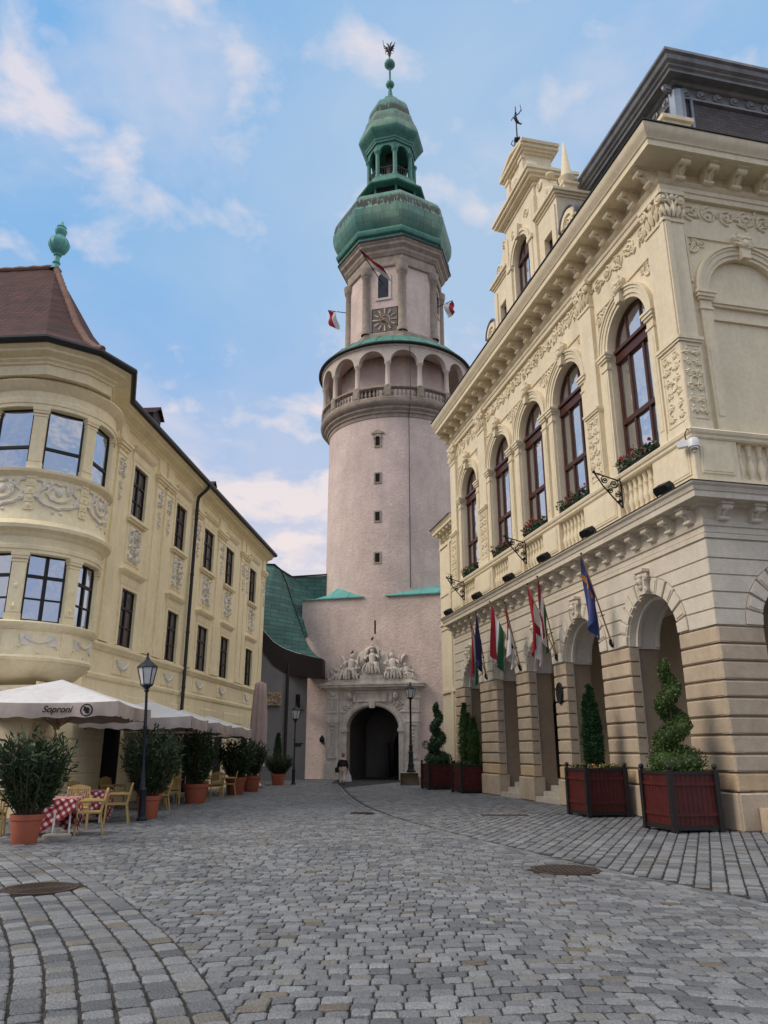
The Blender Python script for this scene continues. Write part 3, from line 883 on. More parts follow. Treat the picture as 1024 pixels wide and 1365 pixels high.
# arcade hall behind the arches
m = mb('hall')
m.poly([(0.9, -4.2, 0.0), (LEN, -4.2, 0.0), (LEN, -4.2, 6.6), (0.9, -4.2, 6.6)])
m.poly([(LEN - 0.05, -4.2, 0), (LEN - 0.05, -0.9, 0), (LEN - 0.05, -0.9, 6.6), (LEN - 0.05, -4.2, 6.6)])
m.mat('reveal'); m.poly([(0.9, -4.2, 6.2), (LEN, -4.2, 6.2), (LEN, -0.9, 6.2), (0.9, -0.9, 6.2)])
m.mat('steps'); m.box(0.93, LEN - 0.1, -4.19, -0.62, 0.0, 0.52)
for (a, b) in ((4.0, 5.2), (8.0, 9.0), (11.1, 12.2), (14.6, 16.2)):
    m.mat('sand_plain'); m.archring((a + b) / 2, 4.2, 0.5, 0.52, -4.1, -0.95, 4) if False else None
m.build('arcade_hall', th)
for c, r in (openings[0], openings[2], openings[4]):
    m = mb('dark'); m.prism([(c + 0.75, 0.52)] + [(c + 0.75 * math.cos(PI * k / 12), 3.3 + 0.75 * math.sin(PI * k / 12)) for k in range(13)] + [(c - 0.75, 0.52)], -4.19, -4.12); m.build('hall_door', th)
for c, r in (openings[1], openings[2], openings[3]):
    m = mb('steps')
    for k in range(3):
        m.box(c - r + 0.1, c + r - 0.1, -0.75, 0.02 - 0.30 * k, 0.0, 0.17 * (k + 1) + 0.001 * k)
    m.build('entrance_steps', th)

# balcony ledge with brackets
PATH = [(LEN, 0.0), (0.0, 0.0), (0.0, -RETL)]      # walked towards the camera, outward is on the right hand
def along(b, prof, path=PATH, inset=0.0): b.sweep(prof, path, side=-1.0)
m = mb('white_cream')
along(m, [(-0.1, 6.88), (0.03, 6.88), (0.05, 6.95), (0.05, 7.0), (0.0, 7.02), (0.0, 7.34), (0.14, 7.36), (0.16, 7.42), (0.50, 7.43), (0.50, 7.57), (0.53, 7.59), (0.56, 7.68), (0.62, 7.73), (0.63, 7.77), (0.3, 7.83), (-0.3, 7.83)])
m.mat('gutter'); along(m, [(0.60, 7.772), (0.645, 7.772), (0.645, 7.795), (0.30, 7.845), (0.29, 7.835)])
m.build('balcony_ledge', th, 30)
def bracket_mesh(h, d, w, key):
    m = mb(key)
    pr = [(0.0, 0.0), (0.05, 0.0), (0.10, -0.02 - 0), (0.0, 0.0)]
    pts = []
    for k in range(13):
        t = k / 12
        pts.append((d * (0.25 + 0.75 * t ** 1.5) if t > 0.25 else d * (0.22 + 0.16 * math.sin(t / 0.25 * PI)), h * t))
    prof = [(0.0, 0.0)] + pts + [(d, h), (0.0, h)]
    n = len(prof)
    for x0, x1 in ((-w / 2, w / 2),):
        i = m.add([(x0, y, z) for y, z in prof] + [(x1, y, z) for y, z in prof])
        m.face(*[i + k for k in range(n)]); m.face(*[i + n + k for k in reversed(range(n))])
        for k in range(n):
            l = (k + 1) % n
            m.face(i + k, i + l, i + n + l, i + n + k)
    m.T = Matrix.Identity(4)
    for z, y, r in ((h * 0.16, d * 0.36, h * 0.15), (h * 0.80, d * 0.84, h * 0.19)):
        i0 = len(m.v)
        seg = 10
        pts = [(x, y + r * math.cos(2 * PI * k / seg), z + r * math.sin(2 * PI * k / seg)) for x in (-w * 0.58, w * 0.58) for k in range(seg)]
        i = m.add(pts)
        for k in range(seg):
            l = (k + 1) % seg
            m.face(i + k, i + l, i + seg + l, i + seg + k)
        m.face(*[i + k for k in range(seg)]); m.face(*[i + seg + k for k in reversed(range(seg))])
    m.tube([(0, d * 0.42, h * 0.25), (0, d * 0.55, h * 0.55), (0, d * 0.9, h * 0.62)], [w * 0.12, w * 0.24, w * 0.1], 6)
    m.box(-w * 0.68, w * 0.68, 0.0, d * 1.08, h, h + 0.07)
    return m
b0 = bracket_mesh(0.36, 0.34, 0.24, 'white_cream').build('ledge_bracket', th, 40)
b0.location = (0.42, 0.0, 6.99)
k = 0
pos = [(0.42 + 0.83 * i, 0.0, 0.0) for i in range(24)]
for p in pos[1:]: dup(b0, (p[0], p[1], 6.99), 0.0)
for i in range(9): dup(b0, (0.0, -(0.48 + 0.91 * i), 6.99), PI / 2)

# balustrade in front of the windows
m = mb('cream')
FIELDS = [(c - 0.92, c + 0.92) for c in AC]
def pedestals(fields, L):
    xs, out = 0.0, []
    for a, b in fields: out.append((xs, a)); xs = b
    out.append((xs, L)); return out
RF = [(1.24, 3.7), (5.2, 7.6)]
def balus(fields, L, T):
    m.T = T
    for a, b in pedestals(fields, L):
        a1 = a + (0.012 if a == 0 else 0)
        m.box(a1, b, -0.34, 0.0, 8.06, 9.16)
        if b - a > 0.5:
            m.sweep([(0.0, 0.0)] * 0 or [(0.0, 0.0), (0.0, 0.025)], [(0, 0), (0.01, 0)]) if False else None
            m.box(a1 + 0.16, b - 0.16, -0.01, 0.03, 8.24, 9.02)
            m.box(a1 + 0.22, b - 0.22, 0.0, 0.042, 8.30, 8.96)
    for a, b in fields:
        m.box(a, b, -0.30, -0.04, 8.06, 8.16)
    m.box(0.012, L, -0.36, 0.03, 7.84, 8.06)
balus(FIELDS, LEN, Matrix.Identity(4)); balus(RF, RETL, RET); m.T = Matrix.Identity(4)
along(m, [(-0.40, 9.16), (0.02, 9.16), (0.05, 9.20), (0.05, 9.26), (0.09, 9.30), (0.11, 9.38), (0.06, 9.43), (-0.45, 9.44)])
bal = m.build('balustrade', th, 30)
bm0 = mb('cream')
bm0.lathe([(0.085, 0.0), (0.085, 0.06), (0.05, 0.08), (0.055, 0.13), (0.10, 0.28), (0.105, 0.36), (0.06, 0.52), (0.045, 0.66), (0.07, 0.70), (0.055, 0.74), (0.065, 0.86), (0.09, 0.93), (0.09, 1.0)], seg=12)
bp = bm0.build('baluster', th, 45)
first = True
for fl, ret in ((FIELDS, 0), (RF[:1], 1)):
    for a, b in fl:
        n = 7 if not ret else 8
        for k in range(n):
            x = a + (b - a) * (k + 0.5) / n
            loc = (x, -0.17, 8.16) if not ret else (0.17, -x, 8.16)
            if first: bp.location = loc; first = False
            else: dup(bp, loc)

# upper storey
WY, WR, WS = -0.20, 1.12, 13.62
WC = [c - 0.10 for c in AC]
m = mb('cream')
m.archwall(0.25, LEN, 7.85, 17.2, [(c, WR, 9.4, WS) for c in WC], WY, 0.34, 22)
m.T = RET
m.archwall(0.25, RETL, 7.85, 17.2, [(c, 1.24, 9.45, WS) for c in (2.48, 7.0)], WY, 0.12, 22)
m.poly([(0.3, WY - 0.11, 9), (RETL, WY - 0.11, 9), (RETL, WY - 0.11, 15.5), (0.3, WY - 0.11, 15.5)])
m.T = Matrix.Identity(4)
m.poly([(LEN, WY, 0), (LEN, -12, 0), (LEN, -12, 17.4), (LEN, WY, 17.4)])
m.build('upper_wall', th, 40)
def surround(xc, r, T, blind=False):
    m = mb('cream'); m.T = T
    W = 0.36
    for s in (-1, 1):
        x0, x1 = sorted((xc + s * (r + 0.02), xc + s * (r + W)))
        m.box(x0, x1, WY - 0.02, WY + 0.10, 9.44, 13.05)
        m.box(x0 + 0.08, x1 - 0.08, WY + 0.05, WY + 0.115, 9.9, 12.8)
        for (e, za, zb) in ((0.03, 13.05, 13.12), (0.0, 13.12, 13.34), (0.05, 13.34, 13.42), (0.09, 13.42, 13.52), (0.12, 13.52, 13.60)):
            m.box(x0 - e, x1 + e, WY - 0.02, WY + 0.10 + e, za, zb)
    for (r0, r1, y) in ((r + 0.005, r + 0.13, WY + 0.06), (r + 0.12, r + 0.27, WY + 0.10), (r + 0.26, r + 0.36, WY + 0.13), (r + 0.35, r + 0.42, WY + 0.17)):
        m.archring(xc, WS, r0, r1, WY - 0.02, y, 22)
    o = m.build('window_surround', th, 30)
    m = mb('cream'); m.T = T
    z = WS + r
    m.prism([(xc - 0.12, z - 0.04), (xc + 0.12, z - 0.04), (xc + 0.2, z + 0.75), (xc - 0.2, z + 0.75)], WY, WY + 0.24)
    m.ball((xc, WY + 0.25, z + 0.40), (0.10, 0.09, 0.14), 8, 6); m.ball((xc, WY + 0.24, z + 0.58), (0.13, 0.08, 0.07), 8, 5)
    for q in range(5): leaf(m, xc, z + 0.25, PI / 2 + 0.55 * (q - 2), 0.4, WY + 0.22, 0.05)
    for s in (-1, 1):
        spiral(m, xc + s * 0.2, z + 0.62, 0.16, 1.3, PI / 2, WY + 0.2, 0.05, s)
        leaf(m, xc + s * 0.1, z + 0.2, PI / 2 + s * 0.9, 0.42, WY + 0.2, 0.05)
        leaf(m, xc + s * 0.12, z + 0.35, PI / 2 + s * 1.3, 0.38, WY + 0.2, 0.045)
    m.build('keystone', o, 50)
    for s in (-1, 1):
        m = mb('cream'); m.T = T
        # triangular spandrel frame with a carved disc and leaf
        ax, az = xc + s * (r + 0.42), z + 0.35
        spiral(m, ax - s * 0.08, az - 0.12, 0.22, 1.2, 0, WY + 0.02, 0.04, s)
        spiral(m, ax - s * 0.42, az + 0.02, 0.14, 1.2, PI, WY + 0.02, 0.03, -s)
        for q in range(4): leaf(m, ax - s * 0.1 * q, az - 0.3 + 0.1 * q, PI / 2 + s * (0.6 - 0.5 * q), 0.26, WY + 0.02, 0.035)
        m.box(min(xc + s * 0.32, ax + s * 0.06), max(xc + s * 0.32, ax + s * 0.06), WY - 0.02, WY + 0.05, z + 0.52, z + 0.58)
        m.box(min(ax + s * 0.02, ax + s * 0.08), max(ax + s * 0.02, ax + s * 0.08), WY - 0.02, WY + 0.045, WS + 0.3, z + 0.58)
        m.build('spandrel_carving', o, 50)
    return o
for c in WC: surround(c, WR, Matrix.Identity(4))
surround(2.48, 1.24, RET); surround(7.0, 1.24, RET)
m = mb('cream'); m.T = RET
for c in (2.48,):
    m.box(c - 1.24, c + 1.24, WY - 0.12, WY - 0.02, 13.28, 13.36)
    m.box(c - 1.24, c + 1.24, WY - 0.12, WY + 0.02, 13.36, 13.52)
    m.box(c - 1.24, c + 1.24, WY - 0.12, WY - 0.04, 12.86, 12.94)
m.build('blind_window_moulding', th)

# windows
def big_window(parent):
    r = WR - 0.01
    m = mb('brownwood')
    y0, y1 = -0.10, 0.0
    b = 0.10
    z0 = 9.42
    for s in (-1, 1):
        x0, x1 = sorted((s * r, s * (r - b)))
        m.box(x0, x1, y0, y1, z0, WS)
    m.archring(0, WS, r - b, r, y0, y1, 20)
    m.box(-r, r, y0, y1, z0, z0 + 0.14)
    m.box(-r + 0.02, r - 0.02, y0 - 0.01, y1 + 0.05, WS - 0.42, WS - 0.34)
    m.box(-r + 0.02, r - 0.02, y0 - 0.01, y1 + 0.02, WS - 0.34, WS - 0.08)
    m.box(-r + 0.02, r - 0.02, y0 - 0.01, y1 + 0.09, WS - 0.08, WS + 0.03)
    for x in (-0.40, 0.40):
        m.box(x - 0.05, x + 0.05, y0 + 0.012, y1 + 0.012, z0 + 0.1, WS - 0.36)
        m.box(x - 0.035, x + 0.035, y0 + 0.02, y1 - 0.01, WS, WS + math.sqrt(r * r - x * x) - 0.05)
    m.box(-r + 0.05, r - 0.05, y0 + 0.018, y1 + 0.03, 11.12, 11.27)
    fr = m.build('window', parent)
    g = mb('glass')
    g.poly([(-r + 0.05, -0.055, z0), (r - 0.05, -0.055, z0), (r - 0.05, -0.055, WS)] + [((r - 0.05) * math.cos(PI * k / 20), -0.055, WS + (r - 0.05) * math.sin(PI * k / 20)) for k in range(1, 20)] + [(-r + 0.05, -0.055, WS)])
    g.build('pane', fr)
    return fr
w0 = big_window(th)
w0.location = (WC[0], WY - 0.22, 0)
for c in WC[1:]: dup(w0, (c, WY - 0.22, 0))
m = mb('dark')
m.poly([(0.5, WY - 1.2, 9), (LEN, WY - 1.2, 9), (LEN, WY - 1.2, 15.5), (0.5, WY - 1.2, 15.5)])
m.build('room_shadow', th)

# pilasters
def pilaster(x0, x1, T, seed, kx=0.0):
    m = mb('cream'); m.T = T
    y = WY + 0.14
    a0 = x0 + 0.015 if x0 == 0 else x0
    m.box(a0, x1, WY - 0.02, y + kx, 12.1, 15.78)
    m.box(a0 - 0.0, x1 + 0.03, WY - 0.02, y + 0.05 + kx, 9.44, 9.66)
    m.box(a0, x1 + 0.01, WY - 0.02, y + 0.03 + kx, 9.66, 11.92)
    m.box(a0 - 0.02, x1 + 0.05, WY - 0.02, y + 0.08 + kx, 11.92, 11.99)
    m.box(a0 - 0.04, x1 + 0.07, WY - 0.02, y + 0.11 + kx, 11.99, 12.08)
    # capital
    m.box(a0 - 0.02, x1 + 0.03, WY - 0.02, y + 0.04 + kx, 15.70, 15.80)
    m.box(a0 + 0.02, x1 - 0.02, WY - 0.02, y + 0.02 + kx, 15.80, 16.60)
    m.box(a0 - 0.05, x1 + 0.08, WY - 0.02, y + 0.13 + kx, 16.55, 16.68)
    o = m.build('pilaster', th)
    m = mb('cream'); m.T = T
    xc, w = (x0 + x1) / 2, (x1 - x0)
    yy = y + 0.03 + kx
    for s in (-1, 1):
        arabesque(m, xc + s * w * 0.22, 11.30, w * 0.34, 0.95, yy + 0.01, seed + 1, 0.022, 3)
        arabesque(m, xc + s * w * 0.22, 10.28, w * 0.34, 0.95, yy + 0.01, seed + 2, 0.022, 3)
    for k in range(14):
        a = 2 * PI * k / 14; b = 2 * PI * (k + 1) / 14
    m.tube([(xc + 0.12 * math.cos(2 * PI * k / 14), yy + 0.015, 10.8 + 0.12 * math.sin(2 * PI * k / 14)) for k in range(15)], 0.025, 5)
    for (xa, xb, za, zb) in ((-0.44, -0.40, 9.76, 11.84), (0.40, 0.44, 9.76, 11.84), (-0.44, 0.44, 9.74, 9.78), (-0.44, 0.44, 11.82, 11.86)):
        m.box(xc + xa * w, xc + xb * w, yy - 0.01, yy + 0.018, za, zb)
    m.build('carved_panel', o, 50)
    m = mb('cream'); m.T = T
    for s in (-1, 1):
        spiral(m, xc + s * w * 0.42, 16.42, 0.17, 1.5, PI / 2, yy + 0.05, 0.05, s)
        leaf(m, xc + s * w * 0.18, 15.84, PI / 2 - s * 0.25, 0.45, yy + 0.03, 0.06)
        leaf(m, xc + s * w * 0.4, 15.84, PI / 2 - s * 0.35, 0.34, yy + 0.03, 0.05)
        leaf(m, xc + s * w * 0.1, 16.2, PI / 2 - s * 0.5, 0.3, yy + 0.05, 0.04)
    leaf(m, xc, 15.84, PI / 2, 0.6, yy + 0.04, 0.07)
    m.ball((xc, yy + 0.06, 16.45), (0.1, 0.07, 0.1), 8, 5)
    m.build('capital', o, 50)
for (a, b), sd in zip(((0, 0.98), (4.45, 5.28), (14.72, 15.62), (19.0, LEN)), (1, 21, 31, 41)): pilaster(a, b, Matrix.Identity(4), sd)
pilaster(0.0, 0.64, RET, 51); pilaster(4.4, 5.1, RET, 61)

for (a, b) in ((1.05, 4.4), (5.35, 14.65), (15.7, 18.95)):
    m = mb('cream'); scrollband(m, a, b, 15.92, 16.58, WY + 0.02, int(a * 10), 0.038); m.build('frieze_carving', th, 50)
m = mb('cream'); m.T = RET; scrollband(m, 0.72, 4.3, 15.92, 16.58, WY + 0.02, 77, 0.038); m.build('frieze_carving', th, 50)

# main cornice
m = mb('cream')
along(m, [(WY - 0.1, 16.62), (WY + 0.12, 16.62), (WY + 0.12, 16.78), (WY + 0.16, 16.80), (WY + 0.16, 16.94), (WY + 0.20, 16.96), (WY + 0.27, 17.04), (WY + 0.10, 17.06), (WY + 0.10, 17.46), (0.10, 17.50), (0.68, 17.50), (0.68, 17.68), (0.72, 17.70), (0.74, 17.76), (0.82, 17.84), (0.90, 17.98), (0.90, 18.06), (0.3, 18.14), (-0.6, 18.16)])
m.mat('gutter'); along(m, [(0.86, 18.066), (0.945, 18.066), (0.945, 18.10), (0.3, 18.155), (0.29, 18.143)])
m.build('main_cornice', th, 30)
b1 = bracket_mesh(0.44, 0.62, 0.26, 'cream').build('cornice_bracket', th, 40)
b1.location = (0.32, WY + 0.10, 17.02)
for i in range(1, 23): dup(b1, (0.32 + 0.885 * i, WY + 0.10, 17.02), 0.0)
for i in range(11): dup(b1, (-(WY + 0.10), -(0.60 + 0.90 * i), 17.02), PI / 2)

# roofs: low slate roof, mansard pavilion over the corner
m = mb('slate')
m.poly([(5.5, -0.6, 18.17), (LEN + 0.2, -0.6, 18.17), (LEN - 3, -6.5, 21.0), (5.5, -6.5, 21.0)])
m.poly([(LEN + 0.2, -0.6, 18.17), (LEN + 0.2, -12.5, 18.17), (LEN - 3, -6.5, 21.0)])
m.poly([(5.5, -12.5, 18.17), (LEN + 0.2, -12.5, 18.17), (LEN - 3, -6.5, 21.0), (5.5, -6.5, 21.0)])
m.build('low_roof', th)
PV = [(7.2, -1.1), (0.45, -1.1), (0.45, -RETL)]
m = mb('cream')
m.sweep([(0.0, 18.12), (0.0, 18.75), (0.06, 18.78), (0.06, 18.9), (-0.4, 18.92)], PV, side=-1)
for c in ((0.30, -0.75),):
    m.box(c[0] - 0.32, c[0] + 0.45, c[1] - 0.55, c[1] + 0.32, 18.10, 19.25); m.box(c[0] - 0.40, c[0] + 0.53, c[1] - 0.63, c[1] + 0.40, 19.25, 19.38)
for u in (4.4, 8.2): m.box(0.1, 0.5, -u - 0.4, -u + 0.4, 18.10, 18.96)
m.build('attic_parapet', th)
m = mb('slate')
m.sweep([(-0.35, 18.88), (-0.55, 19.5), (-0.82, 20.3), (-1.0, 21.2), (-1.1, 22.2)], PV, side=-1)
m.build('mansard_roof', th)
m = mb('zinc_pale')
for k, (o0, z0) in enumerate(((-0.35, 18.88), (-0.55, 19.6), (-0.82, 20.6), (-1.0, 21.6), (-1.1, 22.55))): pass
hip = [(0.8, -1.45, 18.9), (1.0, -1.65, 19.5), (1.27, -1.92, 20.3), (1.45, -2.1, 21.2), (1.55, -2.2, 22.1)]
m.tube(hip, 0.26, 8)
m.tube([(h[0] - 0.05, h[1] - 0.5, h[2]) for h in hip], 0.06, 6)
m.build('hip_flashing', th, 40)
m = mb('zinc')
m.sweep([(-1.12, 21.88), (-0.98, 21.91), (-0.98, 21.99), (-1.06, 22.01), (-1.06, 22.41), (-0.98, 22.43), (-0.92, 22.48), (-0.92, 22.56), (-0.66, 22.58), (-0.66, 22.70), (-0.58, 22.74), (-0.58, 22.82), (-0.48, 22.88), (-0.44, 23.02), (-0.36, 23.08), (-0.36, 23.18), (-0.9, 23.33), (-3.0, 23.48)], PV, side=-1)
m.build('roof_crest', th, 30)
ROS = [(0.0, 0.10), (0.06, 0.09), (0.08, 0.05), (0.13, 0.08), (0.17, 0.06), (0.19, 0.0)]
m = mb('zinc'); m.T = Matrix.Rotation(-PI / 2, 4, 'Y'); m.lathe(ROS, seg=12); r0 = m.build('crest_rosette', th, 40)
r0.location = (0.45 + 1.06, -1.85, 22.21)
for i in range(1, 14): dup(r0, (0.45 + 1.06, -1.85 - 0.62 * i, 22.21))
m = mb('zinc'); m.T = Matrix.Rotation(-PI / 2, 4, 'X'); m.lathe(ROS, seg=12); r1 = m.build('crest_rosette', th, 40)
r1.location = (2.0, -2.16, 22.21)
for i in range(1, 8): dup(r1, (2.0 + 0.62 * i, -2.16, 22.21))
m = mb('slate'); m.box(1.7, 7.1, -RETL, -2.3, 18.2, 21.9); m.build('pavilion_core', th)

# stepped gable over the middle windows
GC, GY = 10.0, -0.30
gab = mb('cream')
gz = 18.14
gab.archwall(GC - 1.55, GC + 1.55, gz, 24.0, [(GC, 0.78, gz + 0.01, 21.75)], GY, 0.3, 18)
gab.box(GC - 1.55, GC - 0.80, -1.9, GY - 0.002, gz, 24.0); gab.box(GC + 0.80, GC + 1.55, -1.9, GY - 0.002, gz, 24.0)
gab.box(GC - 1.55, GC + 1.55, -1.9, -0.62, 22.6, 24.0)
for s in (-1, 1):
    xs = [GC + s * 1.55, GC + s * 2.05, GC + s * 2.75, GC + s * 3.3]
    def bx(a, b, *r): gab.box(min(a, b), max(a, b), *r)
    bx(xs[0], xs[1], -1.7, GY - 0.06, gz, 22.0); bx(xs[2], xs[3], -1.7, GY - 0.06, gz, 22.0); bx(xs[1], xs[2], -1.7, GY - 0.061, 20.9, 22.0); bx(xs[1], xs[2], -1.7, GY - 0.061, gz, 18.5)
    # side cornice
    xo = GC + s * 3.3; xi = GC + s * 1.5
    for (e, za, zb) in ((0.05, 22.0, 22.1), (0.12, 22.1, 22.2), (0.2, 22.2, 22.32)):
        bx(xi, xo + s * e, -1.7 - e, GY - 0.06 + e, za, zb)
    # pilaster strips
    bx(GC + s * 0.95, GC + s * 1.28, GY - 0.02, GY + 0.10, gz, 21.6); bx(GC + s * 0.88, GC + s * 1.35, GY - 0.02, GY + 0.16, 21.6, 21.78)
    bx(GC + s * 1.28, GC + s * 1.6, GY - 0.1, GY + 0.06, gz, 23.4)
    bx(GC + s * 2.9, GC + s * 3.22, GY - 0.12, GY + 0.02, gz, 21.7)
    # curved wing (volute) with a ball
    vp = [(GC + s * 1.55, 22.32), (GC + s * 3.05, 22.32), (GC + s * 2.9, 22.75), (GC + s * 2.45, 23.05), (GC + s * 2.2, 23.45), (GC + s * 2.05, 23.9), (GC + s * 1.55, 23.95)]
    gab.prism(vp if s < 0 else vp[::-1], -1.1, GY - 0.1)
    spiral(gab, GC + s * 2.6, 22.72, 0.26, 1.5, 0, GY - 0.06, 0.06, s)
    spiral(gab, GC + s * 1.95, 23.6, 0.2, 1.5, PI, GY - 0.06, 0.05, -s)
    gab.ball((GC + s * 2.2, GY - 0.45, 24.05), 0.2, 12, 8)
# entablature
gab.box(GC - 1.62, GC + 1.62, -1.95, GY + 0.05, 24.0, 24.28)
for (e, za, zb) in ((0.10, 24.28, 24.38), (0.22, 24.38, 24.52), (0.34, 24.52, 24.66), (0.42, 24.66, 24.80)):
    gab.box(GC - 1.62 - e, GC + 1.62 + e, -1.95 - e * 0.5, GY + 0.05 + e, za, zb)
gab.box(GC - 0.95, GC + 0.95, -1.5, GY, 24.8, 26.3)
for s in (-1, 1):
    gab.box(*sorted((GC + s * 0.58, GC + s * 0.92)), GY - 0.01, GY + 0.12, 24.8, 26.2)
    gab.box(*sorted((GC + s * 0.54, GC + s * 0.97)), GY - 0.01, GY + 0.17, 26.1, 26.25)
    vp = [(GC + s * 0.95, 24.8), (GC + s * 1.6, 24.8), (GC + s * 1.45, 25.1), (GC + s * 1.15, 25.3), (GC + s * 1.02, 25.9), (GC + s * 0.95, 26.0)]
    gab.prism(vp if s < 0 else vp[::-1], -0.8, GY - 0.05)
    spiral(gab, GC + s * 1.3, 25.05, 0.18, 1.4, 0, GY - 0.02, 0.05, s)
for (e, za, zb) in ((0.05, 26.3, 26.4), (0.15, 26.4, 26.52), (0.25, 26.52, 26.66)):
    gab.box(GC - 1.0 - e, GC + 1.0 + e, -1.5 - e, GY + 0.05 + e, za, zb)
gab.prism([(GC - 1.3, 26.66), (GC + 1.3, 26.66), (GC, 27.0)], -1.7, GY + 0.02)
for s in (-1, 1):
    gab.prism([(GC + s * 1.33, 26.66), (GC + s * 1.36, 26.78), (GC, 27.14), (GC, 27.0)][::s], -1.75, GY + 0.28)
# shell niche
gab.archring(GC, 25.5, 0.0, 0.42, GY, GY + 0.06, 14); gab.box(GC - 0.42, GC + 0.42, GY, GY + 0.06, 25.0, 25.5)
gab.ball((GC, GY + 0.12, 25.55), (0.22, 0.14, 0.3), 8, 6)
gab.archring(GC, 21.75, 0.80, 0.95, GY - 0.02, GY + 0.08, 18); gab.archring(GC, 21.75, 0.94, 1.06, GY - 0.02, GY + 0.13, 18)
gab.prism([(GC - 0.14, 22.5), (GC + 0.14, 22.5), (GC + 0.2, 23.1), (GC - 0.2, 23.1)], GY, GY + 0.22)
spiral(gab, GC - 0.75, 23.2, 0.25, 1.4, 0, GY + 0.01, 0.05, 1); spiral(gab, GC + 0.75, 23.2, 0.25, 1.4, PI, GY + 0.01, 0.05, -1)
for q in range(len(gab.v)):
    x_, y_, z_ = gab.v[q]
    if z_ > 23.9: gab.v[q] = (x_, y_, z_ - 0.22 * min(1.0, (z_ - 23.9) / 0.5))
go = gab.build('gable', th, 30)
m = mb('brownwood')
r = 0.76
for s in (-1, 1): m.box(*sorted((GC + s * r, GC + s * (r - 0.08))), GY - 0.28, GY - 0.20, gz, 21.75)
m.archring(GC, 21.75, r - 0.08, r, GY - 0.28, GY - 0.2, 16)
for x in (-0.26, 0.26): m.box(GC + x - 0.03, GC + x + 0.03, GY - 0.275, GY - 0.205, gz, 22.4)
for z in (19.4, 20.4): m.box(GC - r, GC + r, GY - 0.27, GY - 0.21, z - 0.03, z + 0.03)
m.box(GC - r, GC + r, GY - 0.28, GY - 0.16, 21.62, 21.8)
wf = m.build('window', go)
g = mb('glass'); g.poly([(GC - r, GY - 0.25, gz), (GC + r, GY - 0.25, gz)] + [(GC + r * math.cos(PI * k / 16), GY - 0.25, 21.75 + r * math.sin(PI * k / 16)) for k in range(17)]); g.build('pane', wf)
for s in (-1, 1):
    x0, x1 = sorted((GC + s * 2.06, GC + s * 2.74))
    m = mb('brownwood')
    for a, b in ((x0, x0 + 0.08), (x1 - 0.08, x1), ((x0 + x1) / 2 - 0.03, (x0 + x1) / 2 + 0.03)): m.box(a, b, GY - 0.36, GY - 0.28, 18.5, 20.9)
    for z in (18.55, 19.6, 20.82): m.box(x0, x1, GY - 0.355, GY - 0.285, z - 0.04, z + 0.04)
    wf = m.build('window', go)
    g = mb('glass'); g.poly([(x0, GY - 0.33, 18.5), (x1, GY - 0.33, 18.5), (x1, GY - 0.33, 20.9), (x0, GY - 0.33, 20.9)]); g.build('pane', wf)
for s in (-1, 1):
    m = mb('cream')
    x = GC + s * 2.98; y = GY - 0.75
    m.box(x - 0.28, x + 0.28, y - 0.28, y + 0.28, 22.32, 22.75); m.box(x - 0.34, x + 0.34, y - 0.34, y + 0.34, 22.75, 22.85)
    m.lathe([(0.12, 22.85), (0.2, 22.95), (0.32, 23.12), (0.34, 23.2), (0.24, 23.24), (0.235, 23.26), (0.04, 24.95), (0.0, 25.0)], c=(x, y, 0), seg=14)
    m.build('obelisk', go, 40)
# two round-headed zinc lucarnes beside the gable
for xc in (GC - 4.0, GC + 4.0):
    m = mb('cream'); m.box(xc - 0.62, xc + 0.62, -0.6, -0.425, gz, gz + 2.1); m.archring(xc, gz + 2.1, 0.0, 0.62, -0.6, -0.42, 14)
    m.archring(xc, gz + 2.1, 0.34, 0.52, -0.6, -0.34, 14); m.box(xc - 0.2, xc + 0.2, -0.5, -0.37, gz + 0.4, gz + 2.1)
    spiral(m, xc, gz + 2.05, 0.26, 1.4, 0, -0.38, 0.05)
    o = m.build('lucarne', th, 30)
    m = mb('zinc'); m.archring(xc, gz + 2.1, 0.63, 0.70, -2.4, -0.32, 14)
    for s in (-1, 1): m.box(*sorted((xc + s * 0.63, xc + s * 0.70)), -2.4, -0.45, gz, gz + 2.1)
    m.build('barrel_roof', o, 30)

# low block at the foot of the end face
blk = mb('sand'); blk.T = Matrix.Translation((0, 0, 0))
o = MB(); o.mat('sand'); o.T = Matrix(TH_M) @ RET
o.bevbox(0.40, 1.0, 0.07, 0.5, 0.0, 0.49, 0.03); o = o.build('stone_block')
tag(o, 'low sandstone block standing at the foot of the corner pier, at the right edge', 'stone block')

# weathervane on the gable
vx = TH_M @ Vector((GC - 0.1, GY - 0.1, 26.9))
wv = thing('weathervane', 'black iron weathervane with a small figure on top of the cream gable', 'weathervane', vx, 0)
m = mb('iron'); m.tube([(0, 0, 0), (0, 0, 2.6)], [0.04, 0.02], 6); m.ball((0, 0, 0.15), 0.12, 8, 6); m.ball((0, 0, 0.75), (0.16, 0.16, 0.1), 8, 6)
for a in range(6): m.tube([(0, 0, 0.2), (0.28 * math.cos(a), 0.28 * math.sin(a), 0.45 + 0.1 * (a % 2)), (0.2 * math.cos(a), 0.2 * math.sin(a), 0.75)], 0.02, 5)
m.build('pole', wv, 40)
m = mb('iron'); m.T = Matrix.Translation((0, 0, 0.5)) @ Matrix.Scale(0.75, 4); m.tube([(0.18, 0, 1.55), (0.02, 0, 1.75), (-0.05, 0, 2.0), (-0.02, 0, 2.2)], [0.05, 0.1, 0.11, 0.06], 7); m.ball((0.0, 0, 2.32), 0.07, 8, 6)
m.tube([(-0.02, 0, 2.12), (0.2, 0, 2.3), (0.36, 0, 2.62)], [0.05, 0.035, 0.02], 6); m.tube([(0.0, 0, 2.05), (-0.2, 0, 1.95), (-0.3, 0, 1.75)], [0.045, 0.03, 0.02], 6)
